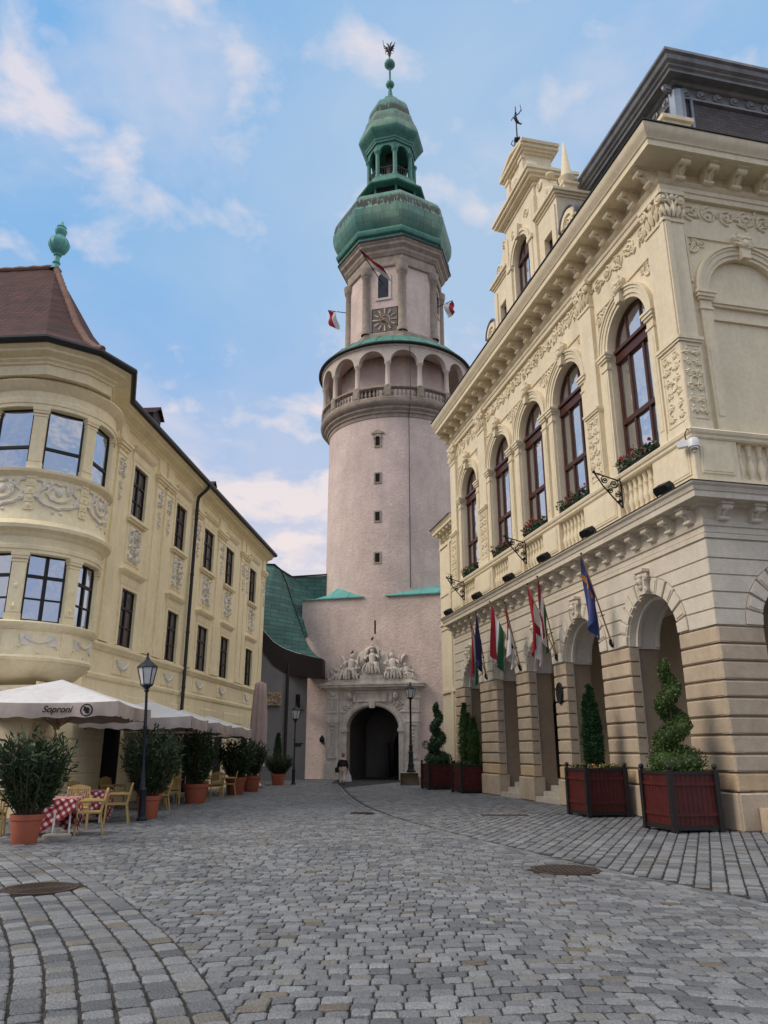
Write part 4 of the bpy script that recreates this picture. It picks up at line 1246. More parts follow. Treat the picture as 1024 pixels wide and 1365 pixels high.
m.tube([(0, 0, 1.62), (0.3, 0, 1.5), (0.34, 0, 1.65)], [0.04, 0.05, 0.01], 6); m.tube([(0.36, 0, 2.45), (0.30, 0, 2.95)], 0.02, 5)
m.build('figure', wv, 50)

# ------------------------------------------------------------------ annex between town hall and tower
m0 = thing('annex_house', 'narrow cream annex squeezed between the town hall and the pink tower', 'building', TH_LOC, TH_RZ)
m = mb('cream')
m.archwall(LEN + 0.02, 23.6, 0, 13.2, [(20.75, 0.3, 9.9, 11.6)], -0.55, 0.25, 12)
m.box(LEN + 0.03, 23.6, -6, -0.82, 0, 13.2)
for (y, z0, z1) in ((-0.5, 7.75, 8.0), (-0.42, 8.0, 8.1), (-0.5, 9.55, 9.75), (-0.45, 4.5, 4.65), (-0.48, 12.2, 12.35)): m.box(LEN + 0.02, 23.5, -0.6, y, z0, z1)
for x in (20.3, 21.2): m.box(x - 0.08, x + 0.08, -0.6, -0.46, 9.75, 12.0)
m.archring(20.75, 11.6, 0.32, 0.46, -0.6, -0.44, 12)
m.box(21.6, 21.9, -0.6, -0.47, 0, 12.2)
m.build('wall', m0, 30)
m = mb('cream'); m.sweep([(0.0, 12.5), (0.06, 12.55), (0.06, 12.9), (0.50, 12.93), (0.50, 13.05), (0.62, 13.22), (0.2, 13.3), (-0.4, 13.35)], [(23.3, -0.55), (LEN + 0.02, -0.55)], side=-1)
m.mat('gutter'); m.sweep([(0.6, 13.225), (0.66, 13.225), (0.66, 13.26), (0.2, 13.315)], [(23.32, -0.55), (LEN + 0.02, -0.55)], side=-1)
m.build('cornice', m0, 30)
bb = bracket_mesh(0.34, 0.38, 0.22, 'cream').build('cornice_bracket', m0, 40); bb.location = (20.3, -0.5, 12.55)
for k in range(1, 5): dup(bb, (20.3 + 0.62 * k, -0.5, 12.55))
m = mb('slate'); m.poly([(LEN + 0.02, -0.3, 13.32), (23.4, -0.3, 13.32), (23.4, -6, 16.0), (LEN + 0.02, -6, 16.0)]); m.build('roof', m0)
m = mb('brownwood'); m.box(20.46, 20.52, -0.78, -0.7, 9.9, 11.6); m.box(20.98, 21.04, -0.78, -0.7, 9.9, 11.6); m.box(20.46, 21.04, -0.775, -0.705, 11.5, 11.6); m.box(20.73, 20.77, -0.77, -0.71, 9.9, 11.85)
wf = m.build('window', m0); g = mb('glass'); g.poly([(20.45, -0.75, 9.9), (21.05, -0.75, 9.9), (21.05, -0.75, 11.95), (20.45, -0.75, 11.95)]); g.build('pane', wf)
m = mb('cream'); m.tube([(20.05, -0.42, 12.9), (20.05, -0.42, 1.9), (20.0, -0.3, 1.6), (20.0, -0.3, 0.02)], 0.06, 8); m.build('downpipe', m0, 40)

# ------------------------------------------------------------------ corner townhouse on the left (local x towards the camera, y outward into the square)
HL_LOC, HL_RZ = (-7.19, 46.65, 0.0), math.atan2(-0.9958, -0.0917)
hl = thing('corner_townhouse', 'cream yellow baroque townhouse with a round corner oriel and white stucco panels, left side', 'building', HL_LOC, HL_RZ)
HL_M = Matrix.Translation(HL_LOC) @ Matrix.Rotation(HL_RZ, 4, 'Z')
X0, XE = 0.9, 25.45
OX, OY, OR = 24.1, -1.45, 2.0
XJ = OX - math.sqrt(OR * OR - OY * OY)
WX = [20.15, 15.78, 11.95, 8.5, 3.88]
WW = [0.62, 0.63, 0.75, 0.72, 0.72]
Hc = 12.75
# walls with real window openings
def rectwall(m, x0, x1, z0, z1, ops, y, dep):
    # ops (xa, xb, za, zb); columns of openings share x ranges
    cols = {}
    for xa, xb, za, zb in ops: cols.setdefault((xa, xb), []).append((za, zb))
    xs = x0
    for (xa, xb) in sorted(cols):
        m.poly([(xs, y, z0), (xa, y, z0), (xa, y, z1), (xs, y, z1)])
        zs = z0
        for za, zb in sorted(cols[(xa, xb)]):
            m.poly([(xa, y, zs), (xb, y, zs), (xb, y, za), (xa, y, za)])
            for q in (((xa, za), (xb, za)), ((xb, za), (xb, zb)), ((xb, zb), (xa, zb)), ((xa, zb), (xa, za))):
                (a, b), (c, d) = q
                m.poly([(a, y, b), (c, y, d), (c, y - dep, d), (a, y - dep, b)])
            zs = zb
        m.poly([(xa, y, zs), (xb, y, zs), (xb, y, z1), (xa, y, z1)])
        xs = xb
    m.poly([(xs, y, z0), (x1, y, z0), (x1, y, z1), (xs, y, z1)])
ZL0, ZL1, ZU0, ZU1 = 5.12, 7.08, 9.72, 11.62
ops = []
for x, w in zip(WX, WW): ops += [(x - w, x + w, ZL0, ZL1), (x - w, x + w, ZU0, ZU1)]
m = mb('yellow')
rectwall(m, X0, XJ + 0.12, 0.0, Hc, ops, 0.0, 0.15); m.poly([(XJ + 0.12, 0, 0), (XE, 0, 0), (XE, 0, 3.4), (XJ + 0.12, 0, 3.4)])
YJ = OY - math.sqrt(OR * OR - (XE - OX) ** 2)
m.poly([(XE, 0, 0), (XE, -16, 0), (XE, -16, 3.4), (XE, 0, 3.4)]); m.poly([(XE, YJ - 0.02, 3.4), (XE, -16, 3.4), (XE, -16, Hc), (XE, YJ - 0.02, Hc)])
m.poly([(X0, 0, 0), (X0, -12, 0), (X0, -12, Hc), (X0, 0, Hc)])
# ground floor rustication grooves and courses
m.build('wall', hl)
m = mb('yellow')
zg = [0.5, 1.0, 1.5, 2.0, 2.5, 3.0, 3.52]
for a, b in zip([0.35] + zg[:-1], zg): 
    for (xa, xb) in ((X0 + 0.01, 3.2), (4.5, 7.9), (9.2, 11.4), (12.8, 15.4), (16.8, 19.6), (21.0, XE - 0.03)):
        m.bevbox(xa, xb, -0.02, 0.035, a + 0.02, b - 0.02, 0.02)
m.box(X0, XE, -0.02, 0.06, 0.0, 0.35)
m.build('rusticated_ground_floor', hl)
for x in (3.85, 8.55, 12.1, 16.1, 20.3):
    m = mb('dark'); m.box(x - 0.62, x + 0.62, -0.1, 0.012, 0.05, 2.9); m.build('shop_opening', hl)
m = mb('yellow')
P1 = [(X0, 0.0), (XJ - 0.05, 0.0)]
m.sweep([(-0.02, 3.86), (0.04, 3.88), (0.07, 3.96), (0.07, 4.02), (0.03, 4.05), (-0.02, 4.06)], P1, side=1)
m.sweep([(-0.02, 4.78), (0.05, 4.80), (0.09, 4.88), (0.14, 4.94), (0.14, 5.02), (-0.02, 5.08)], P1, side=1)
m.build('string_course', hl, 30)
# window surrounds, hoods, sills, panels
def hood(m, x, z, w):
    m.sweep([(0.0, z), (0.04, z + 0.02), (0.06, z + 0.12), (0.06, z + 0.30), (0.10, z + 0.34), (0.20, z + 0.44), (0.22, z + 0.50), (0.0, z + 0.58)], [(x - w, -0.01), (x - w, 0.0), (x + w, 0.0), (x + w, -0.01)], side=1)
for i, (x, w) in enumerate(zip(WX, WW)):
    m = mb('yellow')
    for (za, zb, ho, si) in ((ZL0, ZL1, 1, 0), (ZU0, ZU1, 1, 1)):
        m.box(x - w - 0.14, x - w, -0.01, 0.05, za, zb + 0.12); m.box(x + w, x + w + 0.14, -0.01, 0.05, za, zb + 0.12)
        m.box(x - w - 0.001, x + w + 0.001, -0.01, 0.048, zb, zb + 0.12)
        hood(m, x, zb + (0.12 if za == ZL0 else 0.13), w + 0.14)
        if si: m.box(x - w - 0.2, x + w + 0.2, -0.01, 0.18, za - 0.16, za - 0.06); m.box(x - w - 0.16, x + w + 0.16, -0.01, 0.12, za - 0.24, za - 0.16)
    # recessed field between the storeys
    m.box(x - w - 0.06, x + w + 0.06, -0.01, 0.025, 8.0, 9.40)
    m.box(x - w - 0.08, x + w + 0.08, -0.01, 0.03, 4.14, 4.72)
    o = m.build('window_surround', hl, 30)
    m = mb('stucco')
    arabesque(m, x, 8.72, 1.2, 1.25, 0.03, 3 + i, 0.07, 4)
    for s in (-1, 1):
        m.tube([(x + s * 0.45, 0.03, 9.25), (x + s * 0.5, 0.03, 8.9), (x + s * 0.3, 0.03, 8.6), (x + s * 0.48, 0.03, 8.3), (x + s * 0.2, 0.03, 8.12), (x, 0.03, 8.2)], 0.05, 5)
    m.build('stucco_panel', o, 50)
    m = mb('stucco')
    pts = []
    for k in range(9):
        t = -1 + 2 * k / 8
        pts.append((x + 0.5 * t, 0.03, 4.62 - 0.28 * (1 - t * t)))
    m.prism([(x - 0.42, 4.62), (x + 0.42, 4.62), (x + 0.36, 4.40), (x + 0.12, 4.30), (x, 4.16), (x - 0.12, 4.30), (x - 0.36, 4.40)], 0.028, 0.045)
    m.tube([(p[0], 0.05, p[2]) for p in pts], 0.04, 5)
    spiral(m, x - 0.35, 4.42, 0.1, 1, 0, 0.04, 0.03); spiral(m, x + 0.35, 4.42, 0.1, 1, PI, 0.04, 0.03, -1)
    m.build('stucco_swag', o, 50)
def casement(parent, w, za, zb, key_g, name='window', mull=True, rows=3):
    m = mb('blackwood')
    b = 0.06
    for s in (-1, 1): m.box(*sorted((s * w, s * (w - b))), -0.06, 0.0, za, zb)
    m.box(-w, w, -0.058, -0.002, za, za + b); m.box(-w, w, -0.058, -0.002, zb - b, zb)
    if mull: m.box(-0.045, 0.045, -0.055, 0.012, za, zb)
    h = zb - za
    for k in range(1, rows):
        z = zb - h * k / rows if mull else za + 0.36 * h
        t = 0.045 if k == 1 else 0.022
        m.box(-w + 0.02, w - 0.02, -0.05, 0.006, z - t, z + t)
    o = m.build(name, parent)
    g = mb(key_g); g.poly([(-w + 0.02, -0.035, za), (w - 0.02, -0.035, za), (w - 0.02, -0.035, zb), (-w + 0.02, -0.035, zb)]); g.build('pane', o)
    return o
for x, w in zip(WX, WW):
    for za, zb in ((ZL0, ZL1), (ZU0, ZU1)):
        o = casement(hl, w, za, zb, 'glass_dark'); o.location = (x, -0.05, 0)
# pilaster strips with stucco drops between the windows
PS = [(21.55, 22.2), (17.9, 18.65), (16.95, 17.65), (13.35, 13.95), (9.5, 10.55), (5.75, 6.45), (4.95, 5.6), (1.1, 1.8)]
for i, (a, b) in enumerate(PS):
    m = mb('yellow')
    m.box(a, b, -0.01, 0.07, 5.2, 11.75)
    m.box(a - 0.04, b + 0.04, -0.01, 0.11, 5.08, 5.34)
    for (e, za, zb) in ((0.03, 11.55, 11.62), (0.06, 11.75, 11.85), (0.12, 11.85, 11.95), (0.16, 11.95, 12.05)): m.box(a - e, b + e, -0.01, 0.07 + e, za, zb)
    m.box(a + 0.03, b - 0.03, -0.01, 0.075, 12.05, Hc)
    o = m.build('pilaster', hl, 30)
    m = mb('stucco')
    xc = (a + b) / 2
    arabesque(m, xc, 11.1, 0.5, 0.7, 0.075, 40 + i, 0.055, 2)
    for k in range(4): leaf(m, xc, 10.6 - 0.16 * k, -PI / 2 + 0.5 * (-1) ** k, 0.2, 0.08, 0.05)
    m.ball((xc, 0.09, 9.95), 0.045, 6, 4)
    m.build('stucco_drop', o, 50)
# cornice, gutter
EAVE = [(X0, 0.0), (XJ - 0.35, 0.0)]
t22 = 0.4142
def octp(R_, a): return (OX + R_ * math.sin(a), OY + R_ * math.cos(a))
r_oct = 2.45
OP = [(24.8, 0.85), (25.7, 0.5), (26.45, -0.4), (26.5, -2.4)]
CP = [(X0, 0.0), (22.9, 0.0)] + OP + [(XE, -3.0), (XE, -16)]
CPROF = [(-0.1, 12.66), (0.04, 12.68), (0.06, 12.74), (0.14, 12.79), (0.14, 12.85), (0.26, 12.90), (0.40, 12.94), (0.40, 13.02), (0.46, 13.05), (0.56, 13.11), (0.58, 13.16), (0.2, 13.2), (-0.5, 13.22)]
m = mb('yellow'); m.sweep(CPROF, CP, side=1); m.build('cornice', hl, 30)
m = mb('gutter'); m.sweep([(0.52, 13.10), (0.60, 13.08), (0.68, 13.12), (0.71, 13.20), (0.68, 13.28), (0.60, 13.27), (0.5, 13.24)], CP, side=1); m.build('gutter', hl, 40)
# downpipe from the gutter
m = mb('gutter')
m.tube([(14.15, 0.62, 13.1), (14.2, 0.55, 12.95), (14.28, 0.20, 12.55), (14.28, 0.16, 12.3), (14.28, 0.16, 3.3), (14.28, 0.42, 2.95), (14.28, 0.45, 0.1)], 0.075, 8)
for z in (11.5, 9.0, 6.5, 4.2): m.lathe([(0.09, z - 0.03), (0.095, z), (0.09, z + 0.03)], c=(14.28, 0.16, 0), seg=8)
m.build('downpipe', hl, 40)
# oriel
WA = [-68, -23, 22, 68, 113]                                       # pier directions, degrees from +y towards +x
def opt(a, r=OR, dz=0.0): return (OX + r * math.sin(R(a)), OY + r * math.cos(R(a)))
def ring(m, prof, a0=-52, a1=146, seg=44):
    m.sweep(prof, [opt(a0 + (a1 - a0) * k / seg) for k in range(seg + 1)], side=1)
m = mb('yellow')
ring(m, [(-1.5, 3.30), (-1.25, 3.32), (-1.1, 3.42), (-0.75, 3.5), (-0.35, 3.66), (-0.08, 3.9), (0.0, 4.02), (0.05, 4.04), (0.08, 4.12), (0.05, 4.18), (0.0, 4.2), (0.0, 4.86), (0.05, 4.88), (0.14, 4.98), (0.16, 5.06), (0.02, 5.12), (-0.3, 5.13)])
ring(m, [(-0.2, 7.02), (0.0, 7.02), (0.03, 7.04), (0.03, 7.12), (0.06, 7.14), (0.06, 7.24), (0.02, 7.28), (0.02, 7.50), (0.08, 7.54), (0.12, 7.62), (0.28, 7.70), (0.30, 7.80), (0.26, 7.84), (0.10, 7.98), (0.02, 8.25), (0.0, 8.35), (0.0, 9.30), (0.06, 9.34), (0.16, 9.42), (0.18, 9.50), (0.03, 9.56), (-0.3, 9.58)])
ring(m, [(-0.2, 11.48), (0.0, 11.48), (0.03, 11.5), (0.03, 11.6), (0.06, 11.62), (0.06, 11.76), (0.02, 11.8), (0.02, 12.02), (0.10, 12.08), (0.20, 12.18), (0.26, 12.26), (0.24, 12.32), (0.05, 12.42), (-0.3, 12.44)])
m.build('oriel_body', hl, 30)
m = mb('yellow')
OPI = [(22.85, -0.02), (24.8, 0.83), (25.68, 0.48), (26.43, -0.41), (26.48, -2.4), (XE, -3.0)]
m.sweep([(0.0, 12.36), (0.0, 13.06)], OPI, side=1)
m.poly([(x, y, 12.37) for x, y in OPI] + [(XJ, -2.5, 12.37)])
for a in (-23, 22, 47, 70, 115):
    pass
m.build('oriel_attic', hl)
for (za, zb, rows, pier_in) in ((5.12, 7.04, 3, 0), (9.57, 11.5, 2, 0)):
    for a in (-45, -23.5, 22.5, 67.5, 112.5, 135):
        m = mb('yellow')
        px, py = opt(a)
        m.T = Matrix.Translation((px, py, 0)) @ Matrix.Rotation(-R(a), 4, 'Z')
        w = 0.19
        m.box(-w, w, -0.34, -0.02, za, zb)
        m.box(-w - 0.02, w + 0.02, -0.34, 0.02, za, za + 0.18); m.box(-w + 0.02, w - 0.02, -0.1, 0.005, za + 0.22, zb - 0.3)
        m.box(-w - 0.015, w + 0.015, -0.34, 0.01, zb - 0.28, zb - 0.22); m.box(-w - 0.03, w + 0.03, -0.34, 0.035, zb - 0.18, zb - 0.1); m.box(-w - 0.05, w + 0.05, -0.34, 0.055, zb - 0.1, zb)
        if rows == 3: m.ball((0, 0.0, (za + zb) / 2), (0.07, 0.04, 0.09), 8, 6); leaf(m, 0, za + 0.3, PI / 2, 0.2, 0.0, 0.04)
        m.build('oriel_pier', hl, 30)
    for a in (-36, -0.5, 45, 90, 125):
        half = 0.55 if abs(a - 45) < 50 else 0.2
        r = OR * math.cos(R(18)) - 0.10
        o = casement(hl, half, za, zb, 'glass_blue', 'oriel_window', rows == 3, rows)
        if rows == 2:
            pass
        px, py = opt(a, r)
        o.location = (px, py, 0); o.rotation_euler = (0, 0, -R(a))
    for a in (-0.5, 45, 90):
        m = mb('stucco')
        m.T = Matrix.Translation((*opt(a, OR - 0.01), 0)) @ Matrix.Rotation(-R(a), 4, 'Z')
        if rows == 2:
            def cv(x, z, r=0.05): return (x, OR * (math.cos(x / OR)) - OR + 0.02, z)
            for s in (-1, 1):
                m.tube([cv(s * 0.62, 9.22), cv(s * 0.45, 9.18), cv(s * 0.42, 8.98), cv(s * 0.56, 8.85), cv(s * 0.5, 8.6), cv(s * 0.36, 8.5), cv(s * 0.12, 8.46), cv(0, 8.4)], 0.055, 5)
                m.tube([cv(s * 0.3, 9.2), cv(s * 0.2, 9.05), cv(s * 0.34, 8.85), cv(s * 0.22, 8.68), cv(0, 8.62)], 0.05, 5)
                m.tube([cv(s * 0.45, 9.0), cv(s * 0.3, 9.05), cv(s * 0.14, 9.2), cv(0, 9.14)], 0.045, 5)
                spiral(m, s * 0.56, 8.68, 0.1, 1.1, 0, -0.05, 0.04, s)
                spiral(m, s * 0.26, 8.98, 0.1, 1.1, PI, 0.0, 0.04, -s)
                leaf(m, s * 0.08, 8.34, -PI / 2 + s * 0.5, 0.18, 0.01, 0.045)
            m.ball((0, 0.02, 8.92), (0.12, 0.06, 0.14), 8, 6)
        else:
            m.prism([(-0.52, 4.74), (0.52, 4.74), (0.48, 4.46), (0.22, 4.44), (0.1, 4.30), (-0.1, 4.30), (-0.22, 4.44), (-0.48, 4.46)], -0.04, 0.0)
            m.tube([(-0.4 + 0.1 * k, 0.02, 4.7 - 0.16 * (1 - (k / 4 - 1) ** 2)) for k in range(9)], 0.035, 5)
            for s in (-1, 1): m.ball((s * 0.5, -0.02, 4.42), 0.045, 6, 4)
            m.ball((0, 0.0, 4.27), 0.05, 6, 4)
        m.build('stucco_ornament', hl, 50)
    for a in (-23.5, 22.5, 67.5, 112.5):
        m = mb('yellow')
        m.T = Matrix.Translation((*opt(a), 0)) @ Matrix.Rotation(-R(a), 4, 'Z')
        if rows == 2:
            m.box(-0.14, 0.14, -0.1, 0.03, 8.3, 9.32)
            for k in range(4): m.ball((0, 0.03, 8.42 + 0.24 * k), (0.08, 0.04, 0.09), 6, 4)
            for k in range(5): m.box(-0.12, 0.12, -0.1, 0.055, 8.29 + 0.24 * k, 8.33 + 0.24 * k)
        else:
            m.box(-0.17, 0.17, -0.1, 0.025, 4.2, 4.86); m.box(-0.11, 0.11, -0.1, 0.035, 4.28, 4.78)
        m.build('oriel_strip', hl)
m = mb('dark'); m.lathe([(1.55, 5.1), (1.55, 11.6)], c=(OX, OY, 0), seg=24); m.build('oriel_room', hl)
# corner pier below the oriel
m = mb('cream'); m.T = Matrix.Translation((OX + 0.45, OY + 0.45, 0)) @ Matrix.Rotation(-R(45), 4, 'Z')
m.box(-0.5, 0.5, -0.5, 0.6, 0, 3.1); m.box(-0.6, 0.6, -0.5, 0.7, 3.1, 3.25); m.box(-0.7, 0.7, -0.5, 0.8, 3.25, 3.36)
m.build('corner_pier', hl)
# roof with flared eaves, hip and finial
FX, FY, FZ = 22.3, -3.2, 19.1
EO = 0.60
ev = [(X0, EO, 13.27), (22.75, EO, 13.27)] + [(x, y, 13.27) for x, y in ((23.6, 0.98), (24.76, 1.5), (26.1, 1.06), (27.1, -0.2), (27.15, -2.6))] + [(XE + 0.6, -16, 13.27)]
rl = [(X0 + 5.5, -5.0, 18.4), (FX - 1.5, FY - 1.0, FZ)] + [(FX, FY, FZ)] * 5 + [(FX, -16.0, FZ)]
prof = [(0.0, 0.0), (0.10, 0.045), (0.25, 0.15), (0.45, 0.34), (0.7, 0.64), (1.0, 1.0)]
m = mb('tile')
rows = []
for (e, r) in zip(ev, rl):
    e, r = Vector(e), Vector(r)
    rows.append([(e.x + (r.x - e.x) * t, e.y + (r.y - e.y) * t, e.z + (r.z - e.z) * h) for t, h in prof])
for a, b in zip(rows, rows[1:]):
    for k in range(len(prof) - 1): m.poly([a[k], b[k], b[k + 1], a[k + 1]])
m.poly([(X0, EO, 13.27), (X0 + 5.5, -5.0, 18.4), (X0, -10.6, 13.27)])
m.build('tiled_roof', hl)
m = mb('ridge')
hp = rows[4]
path = []
for a, b in zip(hp, hp[1:]):
    n = max(2, int((Vector(b) - Vector(a)).length / 0.16))
    for k in range(n): path.append(Vector(a).lerp(Vector(b), k / n))
m.tube([(p[0], p[1], p[2] + 0.03) for p in path], [0.13 if k % 2 else 0.095 for k in range(len(path))], 8)
path = [(FX, FY - 0.28 * k, FZ + 0.02) for k in range(44)]
m.tube(path, [0.13 if k % 2 else 0.1 for k in range(44)], 8)
m.build('ridge_tiles', hl, 40)
m = mb('copper_bright')
m.lathe([(0.28, -0.1), (0.16, 0.05), (0.13, 0.15), (0.18, 0.22), (0.13, 0.28), (0.12, 0.5), (0.18, 0.56), (0.15, 0.62), (0.30, 0.72), (0.42, 0.9), (0.46, 1.08), (0.40, 1.2), (0.22, 1.36), (0.17, 1.45), (0.24, 1.52), (0.27, 1.66), (0.19, 1.76), (0.22, 1.82), (0.10, 1.92), (0.07, 2.02), (0.0, 2.16)], c=(FX, FY, FZ), seg=20, sx=0.82, sy=0.82)
for k in range(12):
    a = 2 * PI * k / 12
    m.tube([(FX + 0.82 * q * math.cos(a), FY + 0.82 * q * math.sin(a), FZ + z) for q, z in ((0.29, 0.72), (0.42, 0.9), (0.46, 1.06), (0.40, 1.2), (0.23, 1.36))], 0.022, 5)
m.build('roof_finial', hl, 40)
for (x, y, z, s) in ((19.4, 0.1, 13.75, 0.9), (12.6, 0.25, 13.45, 0.5)):
    m = mb('slate'); m.prism([(x - 0.42 * s, z - 0.4), (x + 0.42 * s, z - 0.4), (x + 0.42 * s, z + 0.5 * s), (x, z + 0.75 * s), (x - 0.42 * s, z + 0.5 * s)], y - 1.6, y)
    o = m.build('roof_dormer', hl)
    m = mb('tile'); m.prism([(x - 0.55 * s, z + 0.42 * s), (x, z + 0.78 * s), (x + 0.55 * s, z + 0.42 * s), (x, z + 0.9 * s)], y - 1.7, y + 0.12); m.build('dormer_roof', o)

# ------------------------------------------------------------------ grey modern house with sweeping copper roof
gh = thing('modern_house', 'grey plastered house with a sweeping green copper roof and dark curved eaves beside the gate', 'building')
m = mb('grey_wall')
GWA, GWB, GWC = (-8.9, 46.9), (-6.05, 48.6), (-4.95, 50.35)
def wallseg(a, b, z0, z1): m.poly([(*a, z0), (*b, z0), (*b, z1), (*a, z1)])
m.poly([(*GWA, 0), (*GWB, 0), (*GWB, 6.7), (*GWA, 9.3)]); m.mat('grey_wall'); wallseg(GWB, GWC, 0, 6.7)
m.box(-5.45, -5.05, 49.6, 50.6, 4.2, 4.5); m.box(-5.5, -5.05, 49.5, 50.6, 2.9, 3.4) if False else None
m.build('wall', gh)
m = mb('dark'); m.box(-5.62, -5.3, 49.35, 49.55, 4.3, 5.1); m.build('window_slot', gh)
m = mb('fascia'); m.tube([(-6.0, 48.5, 7.0), (-6.0, 48.5, 0.2)], 0.09, 8); m.build('downpipe', gh, 40)
# eaves curve, from behind the yellow house to the front of the gate tower
ec = [(-9.2, 46.6, 10.6, 1.1), (-8.3, 46.9, 9.75, 1.2), (-7.5, 47.3, 8.85, 1.3), (-6.9, 47.7, 8.2, 1.45), (-6.3, 48.1, 7.85, 1.5), (-5.6, 48.5, 7.62, 1.42), (-4.9, 48.9, 7.48, 1.3), (-4.3, 49.2, 7.38, 1.2), (-3.95, 49.35, 7.33, 1.15)]
m = mb('fascia')
for (x0, y0, z0, h0), (x1, y1, z1, h1) in zip(ec, ec[1:]):
    for q in (((x0, y0, z0), (x1, y1, z1), (x1 + 0.05, y1 + 0.35, z1 - h1), (x0 + 0.05, y0 + 0.35, z0 - h0)),
              ((x0 + 0.05, y0 + 0.35, z0 - h0), (x1 + 0.05, y1 + 0.35, z1 - h1), (x1 + 0.9, y1 + 2.4, z1 - h1), (x0 + 0.9, y0 + 2.4, z0 - h0))):
        m.poly(q)
x, y, z, h = ec[-1]
m.poly([(x, y, z), (x + 0.05, y + 0.35, z - h), (x + 0.15, y + 1.4, z - h), (x + 0.1, y + 1.4, z)])
m.build('curved_eaves', gh, 40)
m = mb('copper_roof')
tops = [(-9.4, 49.6, 13.6), (-8.4, 49.8, 13.62), (-7.35, 50.0, 13.62), (-6.95, 50.2, 13.3), (-6.55, 50.5, 12.4), (-6.15, 50.6, 11.2), (-5.65, 50.6, 9.9), (-5.25, 50.55, 8.7), (-5.05, 50.5, 7.9)]
for k in range(len(ec) - 1):
    rowa, rowb = [], []
    for (e, t, row) in ((ec[k], tops[k], rowa), (ec[k + 1], tops[k + 1], rowb)):
        for q in range(7):
            s = q / 6
            row.append((e[0] + (t[0] - e[0]) * s, e[1] + (t[1] - e[1]) * (s ** 1.4), e[2] + 0.01 + (t[2] - e[2]) * s))
    for q in range(6): m.poly([rowa[q], rowb[q], rowb[q + 1], rowa[q + 1]])
m.poly([(-7.35, 50.0, 13.62), (-6.95, 50.2, 13.3), (-6.45, 52.0, 13.35), (-6.45, 52.5, 13.4)])
m.poly([(-6.95, 50.2, 13.3), (-6.55, 50.5, 12.4), (-6.15, 50.6, 11.2), (-5.65, 50.6, 9.9), (-5.25, 50.55, 8.7), (-3.6, 53.6, 11.0), (-3.6, 53.6, 13.75), (-6.5, 53.0, 13.45)])
m.poly([(-9.4, 49.6, 13.6), (-7.35, 50.0, 13.62), (-6.95, 50.2, 13.3), (-6.5, 53.0, 13.45), (-8, 58, 14.6), (-9.4, 58, 14.6)])
m.build('copper_roof', gh)
m = mb('fascia'); m.tube([(-9.4, 49.55, 13.64), (-7.35, 49.95, 13.66), (-6.95, 50.15, 13.34), (-6.5, 52.9, 13.48), (-3.7, 53.5, 13.8)], 0.06, 6); m.tube([(t[0], t[1] - 0.02, t[2] + 0.02) for t in tops[3:]], 0.05, 6); m.build('roof_edge', gh, 40)

# ------------------------------------------------------------------ fire tower (local x to the right along the gate wall, y inward, z up)
TW_LOC, TW_RZ = (0.907, 54.63, 0.0), R(-15)
tw = thing('fire_tower', 'tall round pink tower with arcaded gallery and green copper domes above a gate', 'tower', TW_LOC, TW_RZ)
TW_M = Matrix.Translation(TW_LOC) @ Matrix.Rotation(TW_RZ, 4, 'Z')
FY0 = -5.14
PX = -0.27
def lean(o):
    # the spire stands a little out of plumb
    for v in o.data.vertices:
        if v.co.z > 28: v.co.x -= 0.0115 * (v.co.z - 28)
    return o
m = mb('tower')
RX, RZ_, SP = 1.70, 0.80, 3.05
m.archwall(-5.26, 5.1, 0, 11.45, [(PX, RX, 0, SP)], FY0 - 0.02, -0.6, 20, ez=RZ_)
for x in (-5.26, 5.1): m.poly([(x, FY0 - 0.02, 0), (x, 6, 0), (x, 6, 11.45), (x, FY0 - 0.02, 11.45)])
m.poly([(-5.26, FY0 - 0.02, 11.45), (5.1, FY0 - 0.02, 11.45), (5.1, 6, 11.45), (-5.26, 6, 11.45)])
m.build('gate_block', tw, 30)
m = mb('tower')
# shaft with deep window slits cut as recessed boxes
m.lathe([(5.14, 11.0), (5.135, 13.0), (5.13, 18.0), (5.11, 24.45)], seg=96)
m.build('shaft', tw, 40)
def slit(x, z, w, h, arched=False, splay=True):
    y = -math.sqrt(5.14 ** 2 - x * x)
    o = mb('tower_stone')
    f = 0.10
    for s in (-1, 1): o.box(*sorted((x + s * w / 2, x + s * (w / 2 + f))), y - 0.03, y + 0.2, z - 0.05, z + h + 0.05)
    o.box(x - w / 2 - f, x + w / 2 + f, y - 0.028, y + 0.2, z + h, z + h + f); o.box(x - w / 2 - f, x + w / 2 + f, y - 0.04, y + 0.2, z - f, z)
    if arched:
        o.archring(x, z + h * 0.7, w / 2, w / 2 + 0.16, y - 0.06, y + 0.1, 10)
        o.prism([(x - w / 2 - 0.3, z + h + 0.12), (x + w / 2 + 0.3, z + h + 0.12), (x + w / 2 + 0.3, z + h + 0.2), (x, z + h + 0.42), (x - w / 2 - 0.3, z + h + 0.2)], y - 0.08, y + 0.1)
    s_ = o.build('shaft_window', tw)
    d = mb('dark'); d.box(x - w / 2, x + w / 2, y - 0.005, y + 0.1, z, z + h); d.build('opening', s_)
for z, a in ((22.15, True), (19.45, False), (16.65, False), (13.75, False)): slit(-0.02, z, 0.32, 0.62 if not a else 0.8, a)
m = mb('dark'); m.box(PX + 0.06, PX + 0.16, FY0 - 0.03, FY0 + 0.05, 8.95, 9.85); m.build('arrow_slit', tw)
